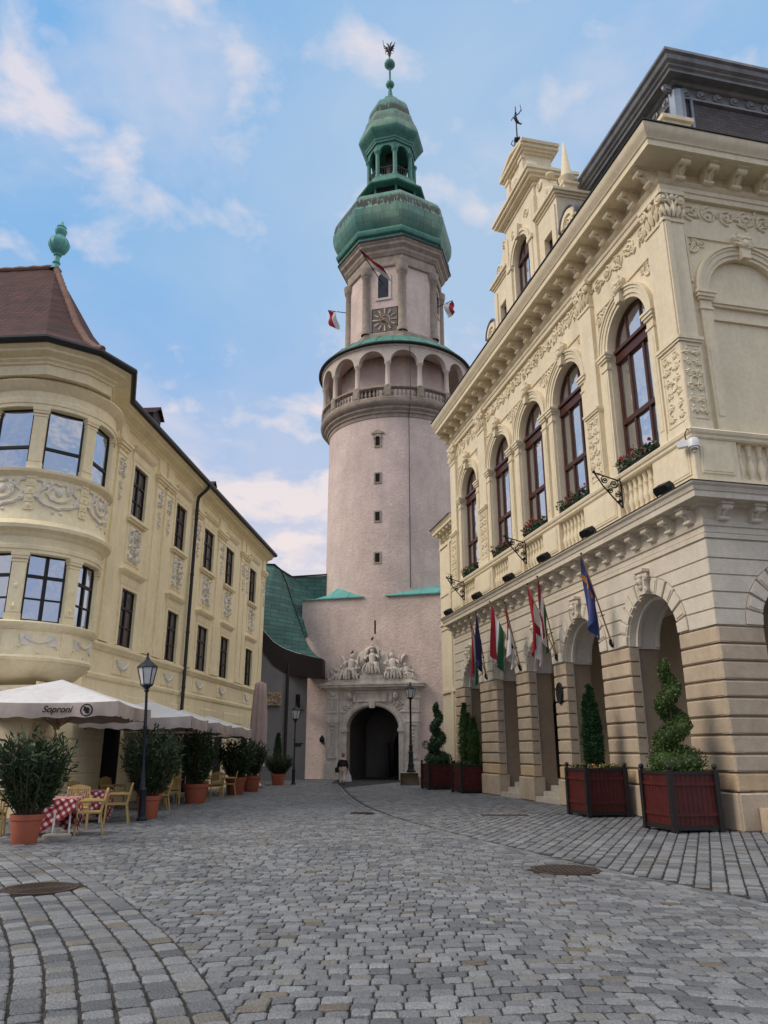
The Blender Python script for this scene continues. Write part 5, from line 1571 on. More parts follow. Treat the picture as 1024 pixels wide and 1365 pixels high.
# copper corner roofs on the gate block
for s, xa, xb, ax in ((-1, -5.36, -0.95, -3.05), (1, 0.55, 5.2, 4.2)):
    m = mb('copper_bright')
    ay = -math.sqrt(5.14 ** 2 - ax * ax) + 0.02
    ez = 11.46
    n = 8
    fr = [(xa + (xb - xa) * k / n, FY0 - 0.16, ez) for k in range(n + 1)]
    top = []
    for k in range(n + 1):
        x = xa + (xb - xa) * k / n
        t = (x - ax) / ((xb - ax) if x > ax else (xa - ax))
        xx = max(-5.0, min(5.0, x))
        yy = max(FY0 + 0.02, -math.sqrt(max(0.1, 5.14 ** 2 - xx * xx)) - 0.01)
        top.append((x, min(yy, -0.5), ez + 0.02 + 0.92 * max(0.0, 1 - t) ** 1.25))
    for k in range(n):
        m.poly([fr[k], fr[k + 1], top[k + 1], top[k]])
        m.poly([(fr[k][0], fr[k][1], ez - 0.07), (fr[k + 1][0], fr[k + 1][1], ez - 0.07), fr[k + 1], fr[k]])
        if k % 2 == 0: m.tube([fr[k], top[k]], 0.025, 5)
    if s < 0: m.poly([fr[0], top[0], (xa, 2.0, ez)])
    m.build('corner_roof', tw)

# gate passage
m = mb('inner')
def passage(xc, rx, y0, y1, sp, ez):
    line = [(xc - rx, 0)] + [(xc - rx * math.cos(PI * k / 16), sp + rx * ez * math.sin(PI * k / 16)) for k in range(17)] + [(xc + rx, 0)]
    for (p, q), (s, t) in zip(line, line[1:]): m.poly([(p, y0, q), (s, y0, t), (s, y1, t), (p, y1, q)])
passage(PX, RX + 0.25, FY0 + 0.55, FY0 + 5.2, SP + 0.1, 0.85)
m.archwall(PX - RX - 0.3, PX + RX + 0.3, 0, 5.4, [(PX + 0.95, 0.95, 0, 2.1)], FY0 + 5.2, -5.5, 16)
m.build('passage_vault', tw, 30)
m = mb('reveal'); m.box(-6, 9, 8.2, 8.5, 0, 6.0); m.build('courtyard_wall', tw)
m = mb('fascia'); m.box(1.2, 1.75, 8.12, 8.19, 1.3, 2.3); m.build('notice_board', tw)
m = mb('bluemetal'); m.box(PX - 0.35, PX - 0.25, FY0 + 4.9, FY0 + 5.15, 0, 2.2); m.build('inner_post', tw)

# portal
pr = mb('portal')
for s in (-1, 1):
    x0, x1 = sorted((PX + s * 2.22, PX + s * 3.02))
    pr.box(x0 - 0.08, x1 + 0.08, FY0 - 0.38, FY0 - 0.02, 0, 0.95); pr.box(x0 - 0.03, x1 + 0.03, FY0 - 0.32, FY0 - 0.02, 0.95, 1.05)
    pr.box(x0, x1, FY0 - 0.26, FY0 - 0.02, 1.05, 4.1)
    pr.box(x0 + 0.10, x0 + 0.16, FY0 - 0.33, FY0 - 0.25, 1.25, 3.3); pr.box(x1 - 0.16, x1 - 0.10, FY0 - 0.33, FY0 - 0.25, 1.25, 3.3); pr.box(x0 + 0.10, x1 - 0.10, FY0 - 0.332, FY0 - 0.25, 3.24, 3.3); pr.box(x0 + 0.10, x1 - 0.10, FY0 - 0.332, FY0 - 0.25, 1.25, 1.31)
    for k in range(5): pr.ball(((x0 + x1) / 2, FY0 - 0.27, 3.0 - 0.22 * k), (0.09 - 0.01 * k, 0.07, 0.09), 8, 5)
    for (e, za, zb) in ((0.04, 3.4, 3.46), (0.04, 4.0, 4.1), (0.0, 4.1, 4.85), (0.05, 4.85, 4.95), (0.0, 4.95, 5.4)): pr.box(x0 - e, x1 + e, FY0 - 0.26 - e, FY0 - 0.02, za, zb)
    pr.ball(((x0 + x1) / 2, FY0 - 0.28, 5.18), (0.2, 0.1, 0.2), 10, 6)
    for k in range(5): pr.box(x0 + 0.08 + 0.13 * k, x0 + 0.16 + 0.13 * k, FY0 - 0.30, FY0 - 0.25, 4.2, 4.7)
    xj = PX + s * (RX + 0.14)
    pr.box(*sorted((xj - 0.14, xj + 0.14)), FY0 - 0.20, FY0 + 0.3, 0, SP - 0.2); pr.box(*sorted((xj - 0.2, xj + 0.2)), FY0 - 0.27, FY0 + 0.3, SP - 0.2, SP)
    pr.box(*sorted((PX + s * 1.98, PX + s * 2.24)), FY0 - 0.14, FY0 - 0.02, 0, 5.4)
pr.archwall(PX - 2.0, PX + 2.0, SP, 5.4, [(PX, RX + 0.22, SP, SP)], FY0 - 0.12, -0.1, 20, ez=RZ_)
pr.archring(PX, SP, RX, RX + 0.12, FY0 - 0.22, FY0 + 0.3, 24, ez=RZ_); pr.archring(PX, SP, RX + 0.11, RX + 0.27, FY0 - 0.27, FY0 - 0.02, 24, ez=RZ_)
pr.box(PX - 0.95, PX + 0.95, FY0 - 0.2, FY0 - 0.1, 4.72, 5.22); pr.box(PX - 1.02, PX + 1.02, FY0 - 0.26, FY0 - 0.1, 5.2, 5.28); pr.box(PX - 1.02, PX + 1.02, FY0 - 0.26, FY0 - 0.1, 4.66, 4.73)
pr.prism([(PX - 0.16, 4.28), (PX + 0.16, 4.28), (PX + 0.22, 4.75), (PX - 0.22, 4.75)], FY0 - 0.36, FY0 - 0.1)
for s in (-1, 1):
    pr.ball((PX + s * 1.52, FY0 - 0.2, 5.02), (0.2, 0.2, 0.24), 8, 6); pr.ball((PX + s * 1.52, FY0 - 0.36, 5.1), (0.09, 0.09, 0.11), 8, 6)
    pr.ball((PX + s * 1.2, FY0 - 0.15, 4.85), (0.14, 0.1, 0.3), 8, 6)
    spiral(pr, PX + s * 1.75, 4.5, 0.22, 1.4, 0, FY0 - 0.16, 0.07, s)
    for q in range(4): leaf(pr, PX + s * (1.35 + 0.14 * q), 4.45 - 0.14 * q, PI / 2 - s * (0.3 + 0.4 * q), 0.35, FY0 - 0.16, 0.08)
for (o, za, zb) in ((0.04, 5.4, 5.48), (0.12, 5.48, 5.56), (0.3, 5.56, 5.7), (0.36, 5.7, 5.8)): pr.box(PX - 3.06 - o, PX + 3.06 + o, FY0 - 0.28 - o, FY0 - 0.02, za, zb)
pr.prism([(PX - 3.2, 5.8), (PX + 3.2, 5.8), (PX + 2.6, 6.0), (PX + 0.9, 6.08), (PX - 0.9, 6.08), (PX - 2.6, 6.0)], FY0 - 0.5, FY0 - 0.02)
po = pr.build('portal', tw, 35)
# sculpture group: enthroned figure under a spread mantle, kneeling and reclining figures to either side
def figure(m, x, y, z, h, lean_=0.0, seat=True, arm=1, seed=0):
    r = random.Random(seed)
    hd = (x + lean_ * h, y - 0.04, z + h * 0.9)
    m.ball(hd, (h * 0.085, h * 0.09, h * 0.105), 8, 6)
    m.ball((hd[0], hd[1] + 0.03, hd[2] + h * 0.05), (h * 0.1, h * 0.09, h * 0.08), 8, 5)
    m.tube([(x + lean_ * h * 0.95, y, z + h * 0.83), (x + lean_ * h * 0.8, y, z + h * 0.72), (x + lean_ * h * 0.5, y, z + h * 0.5), (x + lean_ * 0.2, y, z + h * 0.34)], [h * 0.05, h * 0.16, h * 0.13, h * 0.18], 8)
    kx = x + (0.28 * h if lean_ >= 0 else -0.28 * h)
    for s in (-1, 1):
        m.tube([(x + s * 0.08 * h, y - 0.02, z + h * 0.36), (x + s * 0.13 * h + 0.4 * (kx - x), y - 0.2 * h, z + h * 0.36), (x + s * 0.14 * h + 0.3 * (kx - x), y - 0.16 * h, z + 0.02)], [h * 0.11, h * 0.1, h * 0.055], 7)
        sx = x + lean_ * h * 0.75 + s * 0.16 * h
        ez = z + h * (0.55 if s != arm else 0.9)
        m.tube([(sx, y, z + h * 0.72), (sx + s * 0.14 * h, y - 0.08 * h, z + h * 0.6), (sx + s * (0.2 if s == arm else 0.05) * h, y - 0.18 * h, ez)], [h * 0.06, h * 0.055, h * 0.035], 6)
    for k in range(6):
        a = r.uniform(-0.3, 0.3)
        m.tube([(x + (k - 2.5) * 0.09 * h, y - 0.15 * h, z + h * 0.4), (x + (k - 2.5) * 0.12 * h + a * 0.1, y - 0.22 * h, z + h * 0.2), (x + (k - 2.5) * 0.14 * h + a * 0.15, y - 0.2 * h, z)], [h * 0.03, h * 0.05, h * 0.03], 5)
m = mb('portal')
yb = FY0 - 0.25
m.box(PX - 0.75, PX + 0.75, yb - 0.25, FY0 - 0.02, 6.05, 6.3); m.box(PX - 0.6, PX + 0.6, yb - 0.2, FY0 - 0.02, 6.3, 6.45)
figure(m, PX, yb, 6.42, 1.6, 0.0, seed=1)
# mantle
for s in (-1, 1):
    for k in range(6):
        t = k / 5
        m.tube([(PX + s * 0.08, FY0 - 0.12, 8.12), (PX + s * (0.35 + 0.5 * t), FY0 - 0.2, 7.95 - 0.35 * t), (PX + s * (0.55 + 0.6 * t), FY0 - 0.22, 7.45 - 0.6 * t), (PX + s * (0.6 + 0.65 * t), FY0 - 0.2, 7.0 - 0.75 * t)], [0.08, 0.13, 0.12, 0.07], 6)
m.ball((PX, FY0 - 0.3, 8.05), (0.2, 0.16, 0.12), 8, 6); m.ball((PX, FY0 - 0.3, 8.22), 0.10, 8, 6); m.tube([(PX, FY0 - 0.3, 8.25), (PX, FY0 - 0.3, 8.5)], 0.03, 5)
figure(m, PX - 1.5, yb, 6.05, 1.65, 0.10, arm=1, seed=2); figure(m, PX + 1.45, yb, 6.05, 1.6, -0.10, arm=1, seed=3)
figure(m, PX - 2.35, yb, 5.95, 1.0, 0.25, arm=-1, seed=4); figure(m, PX + 2.4, yb, 5.95, 1.05, -0.25, arm=1, seed=5)
r3 = random.Random(8)
for s in (-1, 1):
    m.tube([(PX + s * 1.75, yb, 6.9), (PX + s * 1.95, FY0 - 0.12, 7.4), (PX + s * 2.2, FY0 - 0.1, 7.65)], [0.08, 0.12, 0.03], 6)
    m.tube([(PX + s * 1.15, FY0 - 0.12, 6.9), (PX + s * 1.2, FY0 - 0.12, 7.95)], 0.045, 5)
    for k in range(11):
        x = PX + s * r3.uniform(0.9, 2.95)
        top = 6.1 + max(0.0, 1.35 - 0.62 * max(0.0, abs(x - PX) - 1.5) * 1.3)
        z = r3.uniform(6.0, max(6.1, top - 0.25))
        q = r3.uniform(0.07, 0.17)
        m.ball((x, FY0 - r3.uniform(0.1, 0.42), z), (q * 1.2, q, q), 6, 5)
    for k in range(8):
        x = PX + s * r3.uniform(1.0, 2.8); z = 6.1 + r3.uniform(0, 0.5)
        leaf(m, x, z, PI / 2 + r3.uniform(-1.2, 1.2), 0.5, FY0 - 0.35, 0.1)
m.prism([(PX - 2.9, 5.98), (PX + 2.9, 5.98), (PX + 2.5, 6.4), (PX + 1.6, 6.9), (PX + 0.5, 7.2), (PX - 0.5, 7.2), (PX - 1.6, 6.9), (PX - 2.5, 6.4)], FY0 - 0.14, FY0 - 0.02)
so = m.build('sculpture_group', po, 60)
# pigeons on the sculptures
for (x, y, z, lab) in ((PX - 1.36, yb, 7.66, 'dark pigeon sitting on the left kneeling statue of the gate'), (PX, FY0 - 0.3, 8.5, 'dark pigeon sitting on the topmost statue above the gate')):
    p = TW_M @ Vector((x, y, z))
    b = thing('pigeon', lab, 'bird', p, R(70), None)
    m = mb('black')
    m.tube([(-0.17, 0, 0.03), (-0.06, 0, 0.09), (0.05, 0, 0.13), (0.11, 0, 0.19), (0.13, 0, 0.24)], [0.02, 0.065, 0.07, 0.04, 0.035], 8); m.ball((0.14, 0, 0.25), 0.038, 8, 6); m.tube([(0.17, 0, 0.25), (0.205, 0, 0.24)], [0.012, 0.003], 5)
    for s in (-1, 1): m.tube([(0.02, s * 0.025, 0.09), (0.03, s * 0.025, 0.0)], 0.008, 5)
    m.build('body', b, 50)

# gallery
m = mb('tower_stone')
m.lathe([(5.0, 24.3), (5.16, 24.34), (5.2, 24.6), (5.3, 24.66), (5.32, 24.8), (5.5, 24.95), (5.52, 25.12), (5.62, 25.16), (5.78, 25.34), (5.82, 25.5), (5.82, 25.62), (5.66, 25.68), (4.0, 25.70)], seg=90)
m.build('gallery_corbel', tw, 30)
NB, GR = 15, 5.55
cang = [R(8.4 + 24 * k) for k in range(NB)]
gp = lambda a, r: (r * math.sin(a), -r * math.cos(a))
m = mb('tower_stone')
for a in cang:
    m.T = Matrix.Translation((*gp(a, GR), 0)) @ Matrix.Rotation(a, 4, 'Z')
    m.box(-0.26, 0.26, -0.2, 0.2, 25.68, 26.72); m.box(-0.19, 0.19, -0.24, 0.1, 25.9, 26.55)
m.T = Matrix.Identity(4)
m.lathe([(5.37, 25.69), (5.72, 25.69), (5.72, 25.84), (5.37, 25.84)], seg=90)
m.lathe([(5.38, 26.58), (5.68, 26.58), (5.75, 26.64), (5.75, 26.76), (5.7, 26.8), (5.36, 26.8)], seg=90)
m.build('gallery_parapet', tw, 30)
m = mb('tower_stone')
m.lathe([(0.09, 25.84), (0.09, 25.9), (0.05, 25.94), (0.10, 26.12), (0.105, 26.2), (0.05, 26.38), (0.06, 26.5), (0.09, 26.52), (0.09, 26.58)], seg=8)
b0_ = m.build('baluster', tw, 50)
first = True
for k in range(NB):
    a = cang[k]
    dd = (a - R(14) + PI) % (2 * PI) - PI
    if not (-1.95 < dd < 1.6): continue
    for q in range(6):
        aa = a + R(24) * (q + 1.25) / 7.5
        loc = (*gp(aa, 5.54), 0)
        if first: b0_.location = loc; first = False
        else: dup(b0_, loc)
m = mb('tower_pale')
m.lathe([(0.22, 26.8), (0.22, 26.9), (0.185, 26.96), (0.18, 27.6), (0.165, 28.4), (0.20, 28.44), (0.17, 28.48), (0.24, 28.58), (0.26, 28.66), (0.26, 28.72)], seg=14, cap=True)
c0 = m.build('gallery_column', tw, 45)
c0.location = (*gp(cang[0], GR), 0)
for a in cang[1:]: dup(c0, (*gp(a, GR), 0))
# arcade wall with arches bent round the cylinder
m = mb('tower_pale')
ro, ri, zt = GR + 0.20, GR - 0.2, 30.0
for k in range(NB):
    a0 = cang[k]; half = R(12); am = a0 + half
    hw = half * GR - 0.2
    n = 14
    arc = [(-hw * math.cos(PI * t / n), 28.70 + 0.93 * hw * math.sin(PI * t / n)) for t in range(n + 1)]
    arc = [(-half * GR, 28.70)] + arc + [(half * GR, 28.70)]
    for (p, q), (s, t) in zip(arc, arc[1:]):
        A0, A1 = am + p / GR, am + s / GR
        for r in (ro, ri):
            m.poly([(*gp(A0, r), q), (*gp(A1, r), t), (*gp(A1, r), zt), (*gp(A0, r), zt)])
        m.poly([(*gp(A0, ro), q), (*gp(A1, ro), t), (*gp(A1, ri), t), (*gp(A0, ri), q)])
m.lathe([(ro - 0.01, 29.86), (ro + 0.06, 29.88), (ro + 0.1, 29.98), (ro + 0.1, 30.05), (4.0, 30.06)], seg=90)
m.build('gallery_arcade', tw, 30)
m = mb('tower'); m.lathe([(4.25, 25.7), (4.25, 30.0)], seg=8, rot=R(22.5)); m.lathe([(4.25, 29.9), (5.4, 29.9)], seg=60)
m.build('gallery_inner_wall', tw)
m = mb('dark'); m.box(-1.6, -0.5, -4.0, -3.92, 25.75, 27.4); m.build('gallery_door', tw)
m = mb('gutter'); m.lathe([(5.75, 30.02), (6.0, 30.0), (6.07, 30.05), (6.07, 30.16), (5.9, 30.22)], seg=90); m.build('gallery_gutter', tw, 40)
m = mb('copper_plain'); m.lathe([(6.0, 30.18), (5.2, 31.0), (4.3, 31.6), (3.7, 31.9)], seg=90)
for k in range(30): m.tube([(*gp(R(12 * k), 6.0), 30.2), (*gp(R(12 * k), 5.2), 31.02), (*gp(R(12 * k), 4.3), 31.62)], 0.035, 5)
m.build('gallery_roof', tw, 40)
# thin cable down the shaft
m = mb('iron'); a = R(14 + 10.5); m.tube([(*gp(a, 5.78), 30), (*gp(a, 5.78), 28.8), (*gp(a, 5.87), 25.6), (*gp(a, 5.2), 24.5), (*gp(a, 5.16), 12.0)], 0.022, 5); m.build('lightning_cable', tw)

# octagon storey
V8 = R(22.5)
def oct_(m, prof): m.lathe(prof, seg=8, rot=V8)
CR = 1 / math.cos(V8)
m = mb('tower'); oct_(m, [(3.78, 31.4), (3.78, 38.7)]); m.build('octagon_wall', tw)
m = mb('tower_stone')
oct_(m, [(3.9, 31.4), (4.0, 31.7), (4.0, 32.25), (3.92, 32.35), (3.79, 32.4)]); m.build('octagon_plinth', tw); m = mb('tower_stone')
oct_(m, [(3.79, 38.1), (3.95, 38.15), (3.98, 38.3), (3.92, 38.35), (3.92, 39.0), (4.02, 39.05), (4.12, 39.2), (4.2, 39.3), (4.24, 39.5), (4.5, 39.72), (4.55, 39.9), (4.66, 40.0), (4.7, 40.14), (4.3, 40.2)])
m.build('octagon_entablature', tw)
m = mb('gutter'); oct_(m, [(4.66, 40.12), (4.76, 40.1), (4.78, 40.22), (4.5, 40.26)]); m.build('octagon_gutter', tw)
m = mb('tower_stone')
m.lathe([(0.42, 32.3), (0.42, 32.6), (0.34, 32.7), (0.33, 33.5), (0.32, 37.3), (0.36, 37.34), (0.33, 37.42), (0.42, 37.5), (0.46, 37.7), (0.5, 37.95), (0.5, 38.12)], seg=16)
for z in [33.1 + 0.55 * k for k in range(8)]: m.lathe([(0.325, z - 0.02), (0.30, z), (0.325, z + 0.02)], seg=16)
c1 = m.build('octagon_pilaster', tw, 45)
for k in range(8):
    loc = (*gp(V8 + k * PI / 4, 3.72), 0)
    if k == 0: c1.location = loc
    else: dup(c1, loc)
ap = 3.78 * math.cos(V8)
def on_face(k): return Matrix.Rotation(k * PI / 4, 4, 'Z')
for k in (0, 2, -2):
    m = mb('tower_pale'); m.T = on_face(k)
    x = -0.05
    for s in (-1, 1): m.box(*sorted((x + s * 0.42, x + s * 0.62)), -ap - 0.06, -ap + 0.05, 35.4, 37.2)
    m.box(x - 0.62, x + 0.62, -ap - 0.08, -ap + 0.05, 35.2, 35.4); m.archring(x, 37.2, 0.42, 0.62, -ap - 0.06, -ap + 0.05, 10)
    o = m.build('octagon_window', tw, 40)
    m = mb('glass_dark'); m.T = on_face(k); m.box(x - 0.42, x + 0.42, -ap - 0.004, -ap + 0.05, 35.4, 37.2); m.archring(x, 37.2, 0, 0.42, -ap - 0.004, -ap + 0.05, 10); m.build('pane', o)
# clock
m = mb('clockface')
x, zc_ = 0.08, 33.42
m.box(x - 1.0, x + 1.0, -ap - 0.07, -ap + 0.02, zc_ - 1.05, zc_ + 1.05)
cl = m.build('clock', tw)
m = MB(); m.mat('tower_pale'); Y = -ap - 0.09
for k in range(12):
    a = 2 * PI * k / 12
    L0, L1 = (0.55, 0.92) if k % 3 else (0.5, 0.98)
    m.tube([(x + L0 * math.sin(a), Y, zc_ + L0 * math.cos(a)), (x + L1 * math.sin(a), Y, zc_ + L1 * math.cos(a))], [0.05, 0.075], 5)
m.tube([(x + 0.4 * math.cos(2 * PI * k / 24), Y, zc_ + 0.4 * math.sin(2 * PI * k / 24)) for k in range(25)], 0.03, 5)
m.build('dial_marks', cl)
m = mb('wood_pale'); m.tube([(x - 0.45, Y - 0.05, zc_ + 0.5), (x, Y - 0.06, zc_), (x + 0.5, Y - 0.05, zc_ - 0.62)], [0.05, 0.09, 0.05], 5); m.tube([(x, Y - 0.09, zc_), (x - 0.45, Y - 0.08, zc_ - 0.12)], [0.08, 0.04], 5); m.build('clock_hand', cl)
m = mb('dark'); 
for (za, zb) in ((zc_ - 1.05, zc_ - 1.0), (zc_ + 1.0, zc_ + 1.05)): m.box(x - 1.02, x + 1.02, -ap - 0.078, -ap, za, zb)
for xx in (x - 1.03, x + 0.98): m.box(xx, xx + 0.05, -ap - 0.079, -ap, zc_ - 1.05, zc_ + 1.05)
m.build('clock_frame', cl)
# lower onion
m = mb('copper')
oct_(m, [(4.66, 40.2), (4.52, 40.45), (4.5, 40.72), (4.62, 40.78), (4.74, 40.9), (4.76, 41.05), (4.68, 41.2), (4.55, 41.28), (4.8, 41.6), (4.97, 42.0), (5.05, 42.5), (5.05, 43.1), (4.98, 43.2), (4.96, 43.5), (4.85, 44.0), (4.62, 44.5), (4.2, 44.95), (3.5, 45.3), (2.5, 45.5)])
lean(m.build('lower_dome', tw, 30))
m = mb('copper_plain')
oct_(m, [(4.56, 40.66), (4.7, 40.74), (4.79, 40.9), (4.8, 41.06), (4.7, 41.22), (4.56, 41.28)])
lean(m.build('dome_roll', tw, 30))
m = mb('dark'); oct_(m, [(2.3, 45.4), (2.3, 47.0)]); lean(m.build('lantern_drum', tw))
m = mb('copper_plain')
for k in range(8):
    a = V8 + k * PI / 4; m.tube([(*gp(a, 2.34), 45.4), (*gp(a, 2.34), 47.1)], 0.1, 6)
oct_(m, [(2.35, 46.95), (3.0, 47.0), (3.08, 47.08), (3.06, 47.2), (2.95, 47.24), (2.55, 47.6), (2.3, 48.05), (2.3, 48.25), (1.6, 48.3)])
lean(m.build('lantern_skirt', tw, 30))
# open lantern
m = mb('copper_plain')
for k in range(8):
    a = V8 + k * PI / 4
    m.lathe([(0.24, 48.25), (0.24, 48.5), (0.19, 48.55), (0.18, 50.5), (0.22, 50.55), (0.2, 50.62), (0.28, 50.72), (0.3, 50.85)], c=(*gp(a, 1.98), 0), seg=12)
LR = 1.98
for k in range(8):
    m.T = on_face(k)
    A = LR * math.cos(V8); hw = LR * math.sin(V8)
    m.archwall(-hw - 0.02, hw + 0.02, 50.8, 51.75, [(0, hw - 0.19, 50.8, 50.8)], -A - 0.08, -0.26, 12)
m.T = Matrix.Identity(4)
oct_(m, [(2.05, 51.6), (2.2, 51.62), (2.24, 51.78), (2.32, 51.85), (2.32, 52.0), (2.6, 52.3), (2.72, 52.42), (2.88, 52.62), (2.9, 52.74), (2.5, 52.8)])
m.poly([(1.9 * math.cos(V8 + k * PI / 4), 1.9 * math.sin(V8 + k * PI / 4), 51.7) for k in range(8)])
lean(m.build('lantern', tw, 30))
m = mb('fascia')
for k in range(8):
    m.T = on_face(k)
    A = LR * math.cos(V8)
    for q in range(6): m.box(-0.6 + 0.22 * q, -0.56 + 0.22 * q, -A - 0.02, -A + 0.02, 48.3, 49.2)
    m.box(-0.7, 0.7, -A - 0.03, -A + 0.03, 49.2, 49.28)
m.T = Matrix.Identity(4); m.lathe([(0.5, 48.3), (0.5, 51.7)], seg=8)
lean(m.build('lantern_railing', tw))
m = mb('copper')
oct_(m, [(2.88, 52.72), (2.86, 52.95), (2.74, 53.3), (2.55, 53.75), (2.3, 54.4), (2.22, 54.85), (2.12, 55.0), (2.02, 55.05), (2.0, 55.4), (1.95, 55.8), (1.82, 56.3), (1.6, 56.75), (1.3, 57.05), (1.0, 57.25), (0.9, 57.3), (0.86, 57.55), (0.72, 57.85), (0.45, 58.1), (0.25, 58.25)])
lean(m.build('upper_dome', tw, 30))
m = mb('copper_plain')
m.lathe([(0.3, 58.1), (0.2, 58.7), (0.12, 59.4), (0.16, 59.42), (0.34, 59.6), (0.4, 59.78), (0.34, 59.98), (0.14, 60.12), (0.1, 60.2), (0.09, 61.6), (0.16, 61.7), (0.36, 61.85), (0.49, 62.05), (0.5, 62.22), (0.42, 62.45), (0.2, 62.66), (0.08, 62.75), (0.06, 63.4)], seg=16)
lean(m.build('spire', tw, 40))
m = mb('iron')
# double-headed eagle, wings raised
m.ball((0, 0, 64.0), (0.2, 0.12, 0.4), 8, 6)
for s in (-1, 1):
    m.tube([(s * 0.05, 0, 64.3), (s * 0.14, 0, 64.65), (s * 0.26, 0, 64.8)], [0.08, 0.06, 0.03], 6)
    for q in range(4): m.tube([(s * 0.12, 0, 64.15 - 0.12 * q), (s * (0.45 - 0.03 * q), 0, 64.45 - 0.22 * q), (s * (0.55 - 0.05 * q), 0, 64.75 - 0.42 * q)], [0.07, 0.05, 0.015], 5)
    m.tube([(s * 0.08, 0, 63.7), (s * 0.2, 0, 63.45), (s * 0.3, 0, 63.4)], [0.05, 0.03, 0.015], 5)
m.tube([(0, 0, 63.7), (0, 0, 63.3), (0, 0, 62.9)], [0.1, 0.14, 0.03], 6)
m.tube([(-0.5, 0, 64.2), (-0.62, 0, 65.3)], 0.025, 5)
lean(m.build('eagle_figure', tw, 50))

# settle the gallery, octagon and lower dome by a hand's breadth
done = set()
for o in list(tw.children_recursive):
    if o.type != 'MESH' or o.data.name in done: continue
    done.add(o.data.name)
    for v in o.data.vertices:
        z = v.co.z
        w = min(1.0, max(0.0, (z - 24.0) / 3.0)) * min(1.0, max(0.0, (53.5 - z) / 6.0))
        if w > 0: v.co.z = z - 0.28 * w
# flags on the tower
def cloth_grid(m, P, nu, nv, key_of):
    ids = [[m.add([P(u / nu, v / nv)]) for v in range(nv + 1)] for u in range(nu + 1)]
    for u in range(nu):
        for v in range(nv):
            m.mat(key_of((u + 0.5) / nu, (v + 0.5) / nv))
            m.face(ids[u][v], ids[u + 1][v], ids[u + 1][v + 1], ids[u][v + 1])
def tower_flag(label, p0, p1, L, pf):
    p0, p1 = TW_M @ Vector(p0), TW_M @ Vector(p1)
    t = thing('tower_flag', label, 'flag', p0, 0, 'red and white flags flying from the tower')
    d = p1 - p0
    m = mb('iron'); m.tube([(0, 0, 0), tuple(d)], 0.035, 6); m.build('pole', t, 40)
    m = MB()
    w = math.sin
    def P(u, v):
        q = d * (1 - 0.42 * u)
        dz = -L * v
        return (q.x + pf[0] * v + 0.10 * w(6 * v + 3 * u), q.y + pf[1] * v + 0.12 * w(5 * v + 4 * u), q.z + dz * (0.9 + 0.1 * u) + pf[2] * v)
    cloth_grid(m, P, 8, 10, lambda u, v: 'red' if u < 0.45 else 'white')
    m.build('cloth', t, 80)
tower_flag('small red and white flag hanging from the left side of the tower', (-3.7, -0.8, 36.0), (-5.3, -1.5, 36.1), 1.6, (0.2, 0.1, 0))
tower_flag('small red and white flag flying from the right side of the tower', (3.4, -1.2, 35.0), (5.0, -1.5, 35.3), 1.25, (0.2, 0.1, 0.1))
tower_flag('red and white flag slanting across the front window of the tower', (-0.1, -3.5, 36.4), (-1.25, -6.0, 38.0), 1.1, (1.7, 0.3, -0.35))

# ------------------------------------------------------------------ things on the town hall front
def thp(x, y, z): return TH_M @ Vector((x, y, z))
rnd = random.Random(21)
FB_L = ['flower box with red geraniums under the arched window nearest the camera', 'flower box with red geraniums under the second arched window from the corner',
        'flower box with red geraniums under the middle arched window', 'flower box with red geraniums under the fourth arched window from the corner', 'flower box with red geraniums under the arched window next to the annex', 'tiny red flower box on the small annex window sill']
for i, (x, z, w, y) in enumerate([(c, 9.46, 0.95, -0.20) for c in AC] + [(20.75, 9.78, 0.35, -0.45)]):
    t = thing('flower_box', FB_L[i], 'flower box', thp(x, y, z), TH_RZ, 'geranium boxes on the window sills')
    m = mb('darkwood'); m.box(-w, w, -0.1, 0.1, 0, 0.18); m.build('box', t)
    m = mb('leaf_dark')
    leaves(m, [((rnd.uniform(-w, w), rnd.uniform(-0.15, 0.22), 0.12 + rnd.random() * 0.3), (0, 0.2, 0.3)) for _ in range(int(420 * w))], 0.11, 0.08, rnd)
    m.build('leaves', t)
    m = mb('petal_red')
    for _ in range(int(17 * w)):
        c = (rnd.uniform(-w, w), rnd.uniform(0.0, 0.24), 0.25 + rnd.random() * 0.28)
        leaves(m, [((c[0] + rnd.gauss(0, 0.03), c[1] + rnd.gauss(0, 0.03), c[2] + rnd.gauss(0, 0.03)), (0, 0.3, 0.3)) for _ in range(9)], 0.07, 0.055, rnd)
    m.build('flowers', t)
# floodlights on the ledge
FL = [('beside the security camera at the corner', 0.85), ('below the balustrade between the first and second windows', 5.0), ('below the balustrade under the middle window', 8.25), ('below the balustrade under the fourth window', 11.5), ('below the balustrade under the last window', 15.2), ('at the far end of the ledge beside the annex', 19.3)]
for s, x in FL:
    t = thing('floodlight', 'small black floodlight on the ledge ' + s, 'floodlight', thp(x, 0.40, 7.86), TH_RZ + 0.2, 'black floodlights on the ledge')
    m = mb('iron'); m.T = Matrix.Translation((0, 0, 0.2)) @ Matrix.Rotation(R(-35), 4, 'X')
    m.prism([(-0.24, -0.10), (0.24, -0.10), (0.26, 0.02), (0.2, 0.12), (-0.2, 0.12), (-0.26, 0.02)], -0.12, 0.12); m.build('housing', t)
    m = mb('iron'); m.tube([(-0.2, 0, 0.0), (-0.27, 0, 0.1), (-0.26, 0, 0.22)], 0.02, 5); m.tube([(0.2, 0, 0.0), (0.27, 0, 0.1), (0.26, 0, 0.22)], 0.02, 5); m.box(-0.22, 0.22, -0.05, 0.05, 0, 0.02); m.build('bracket', t)
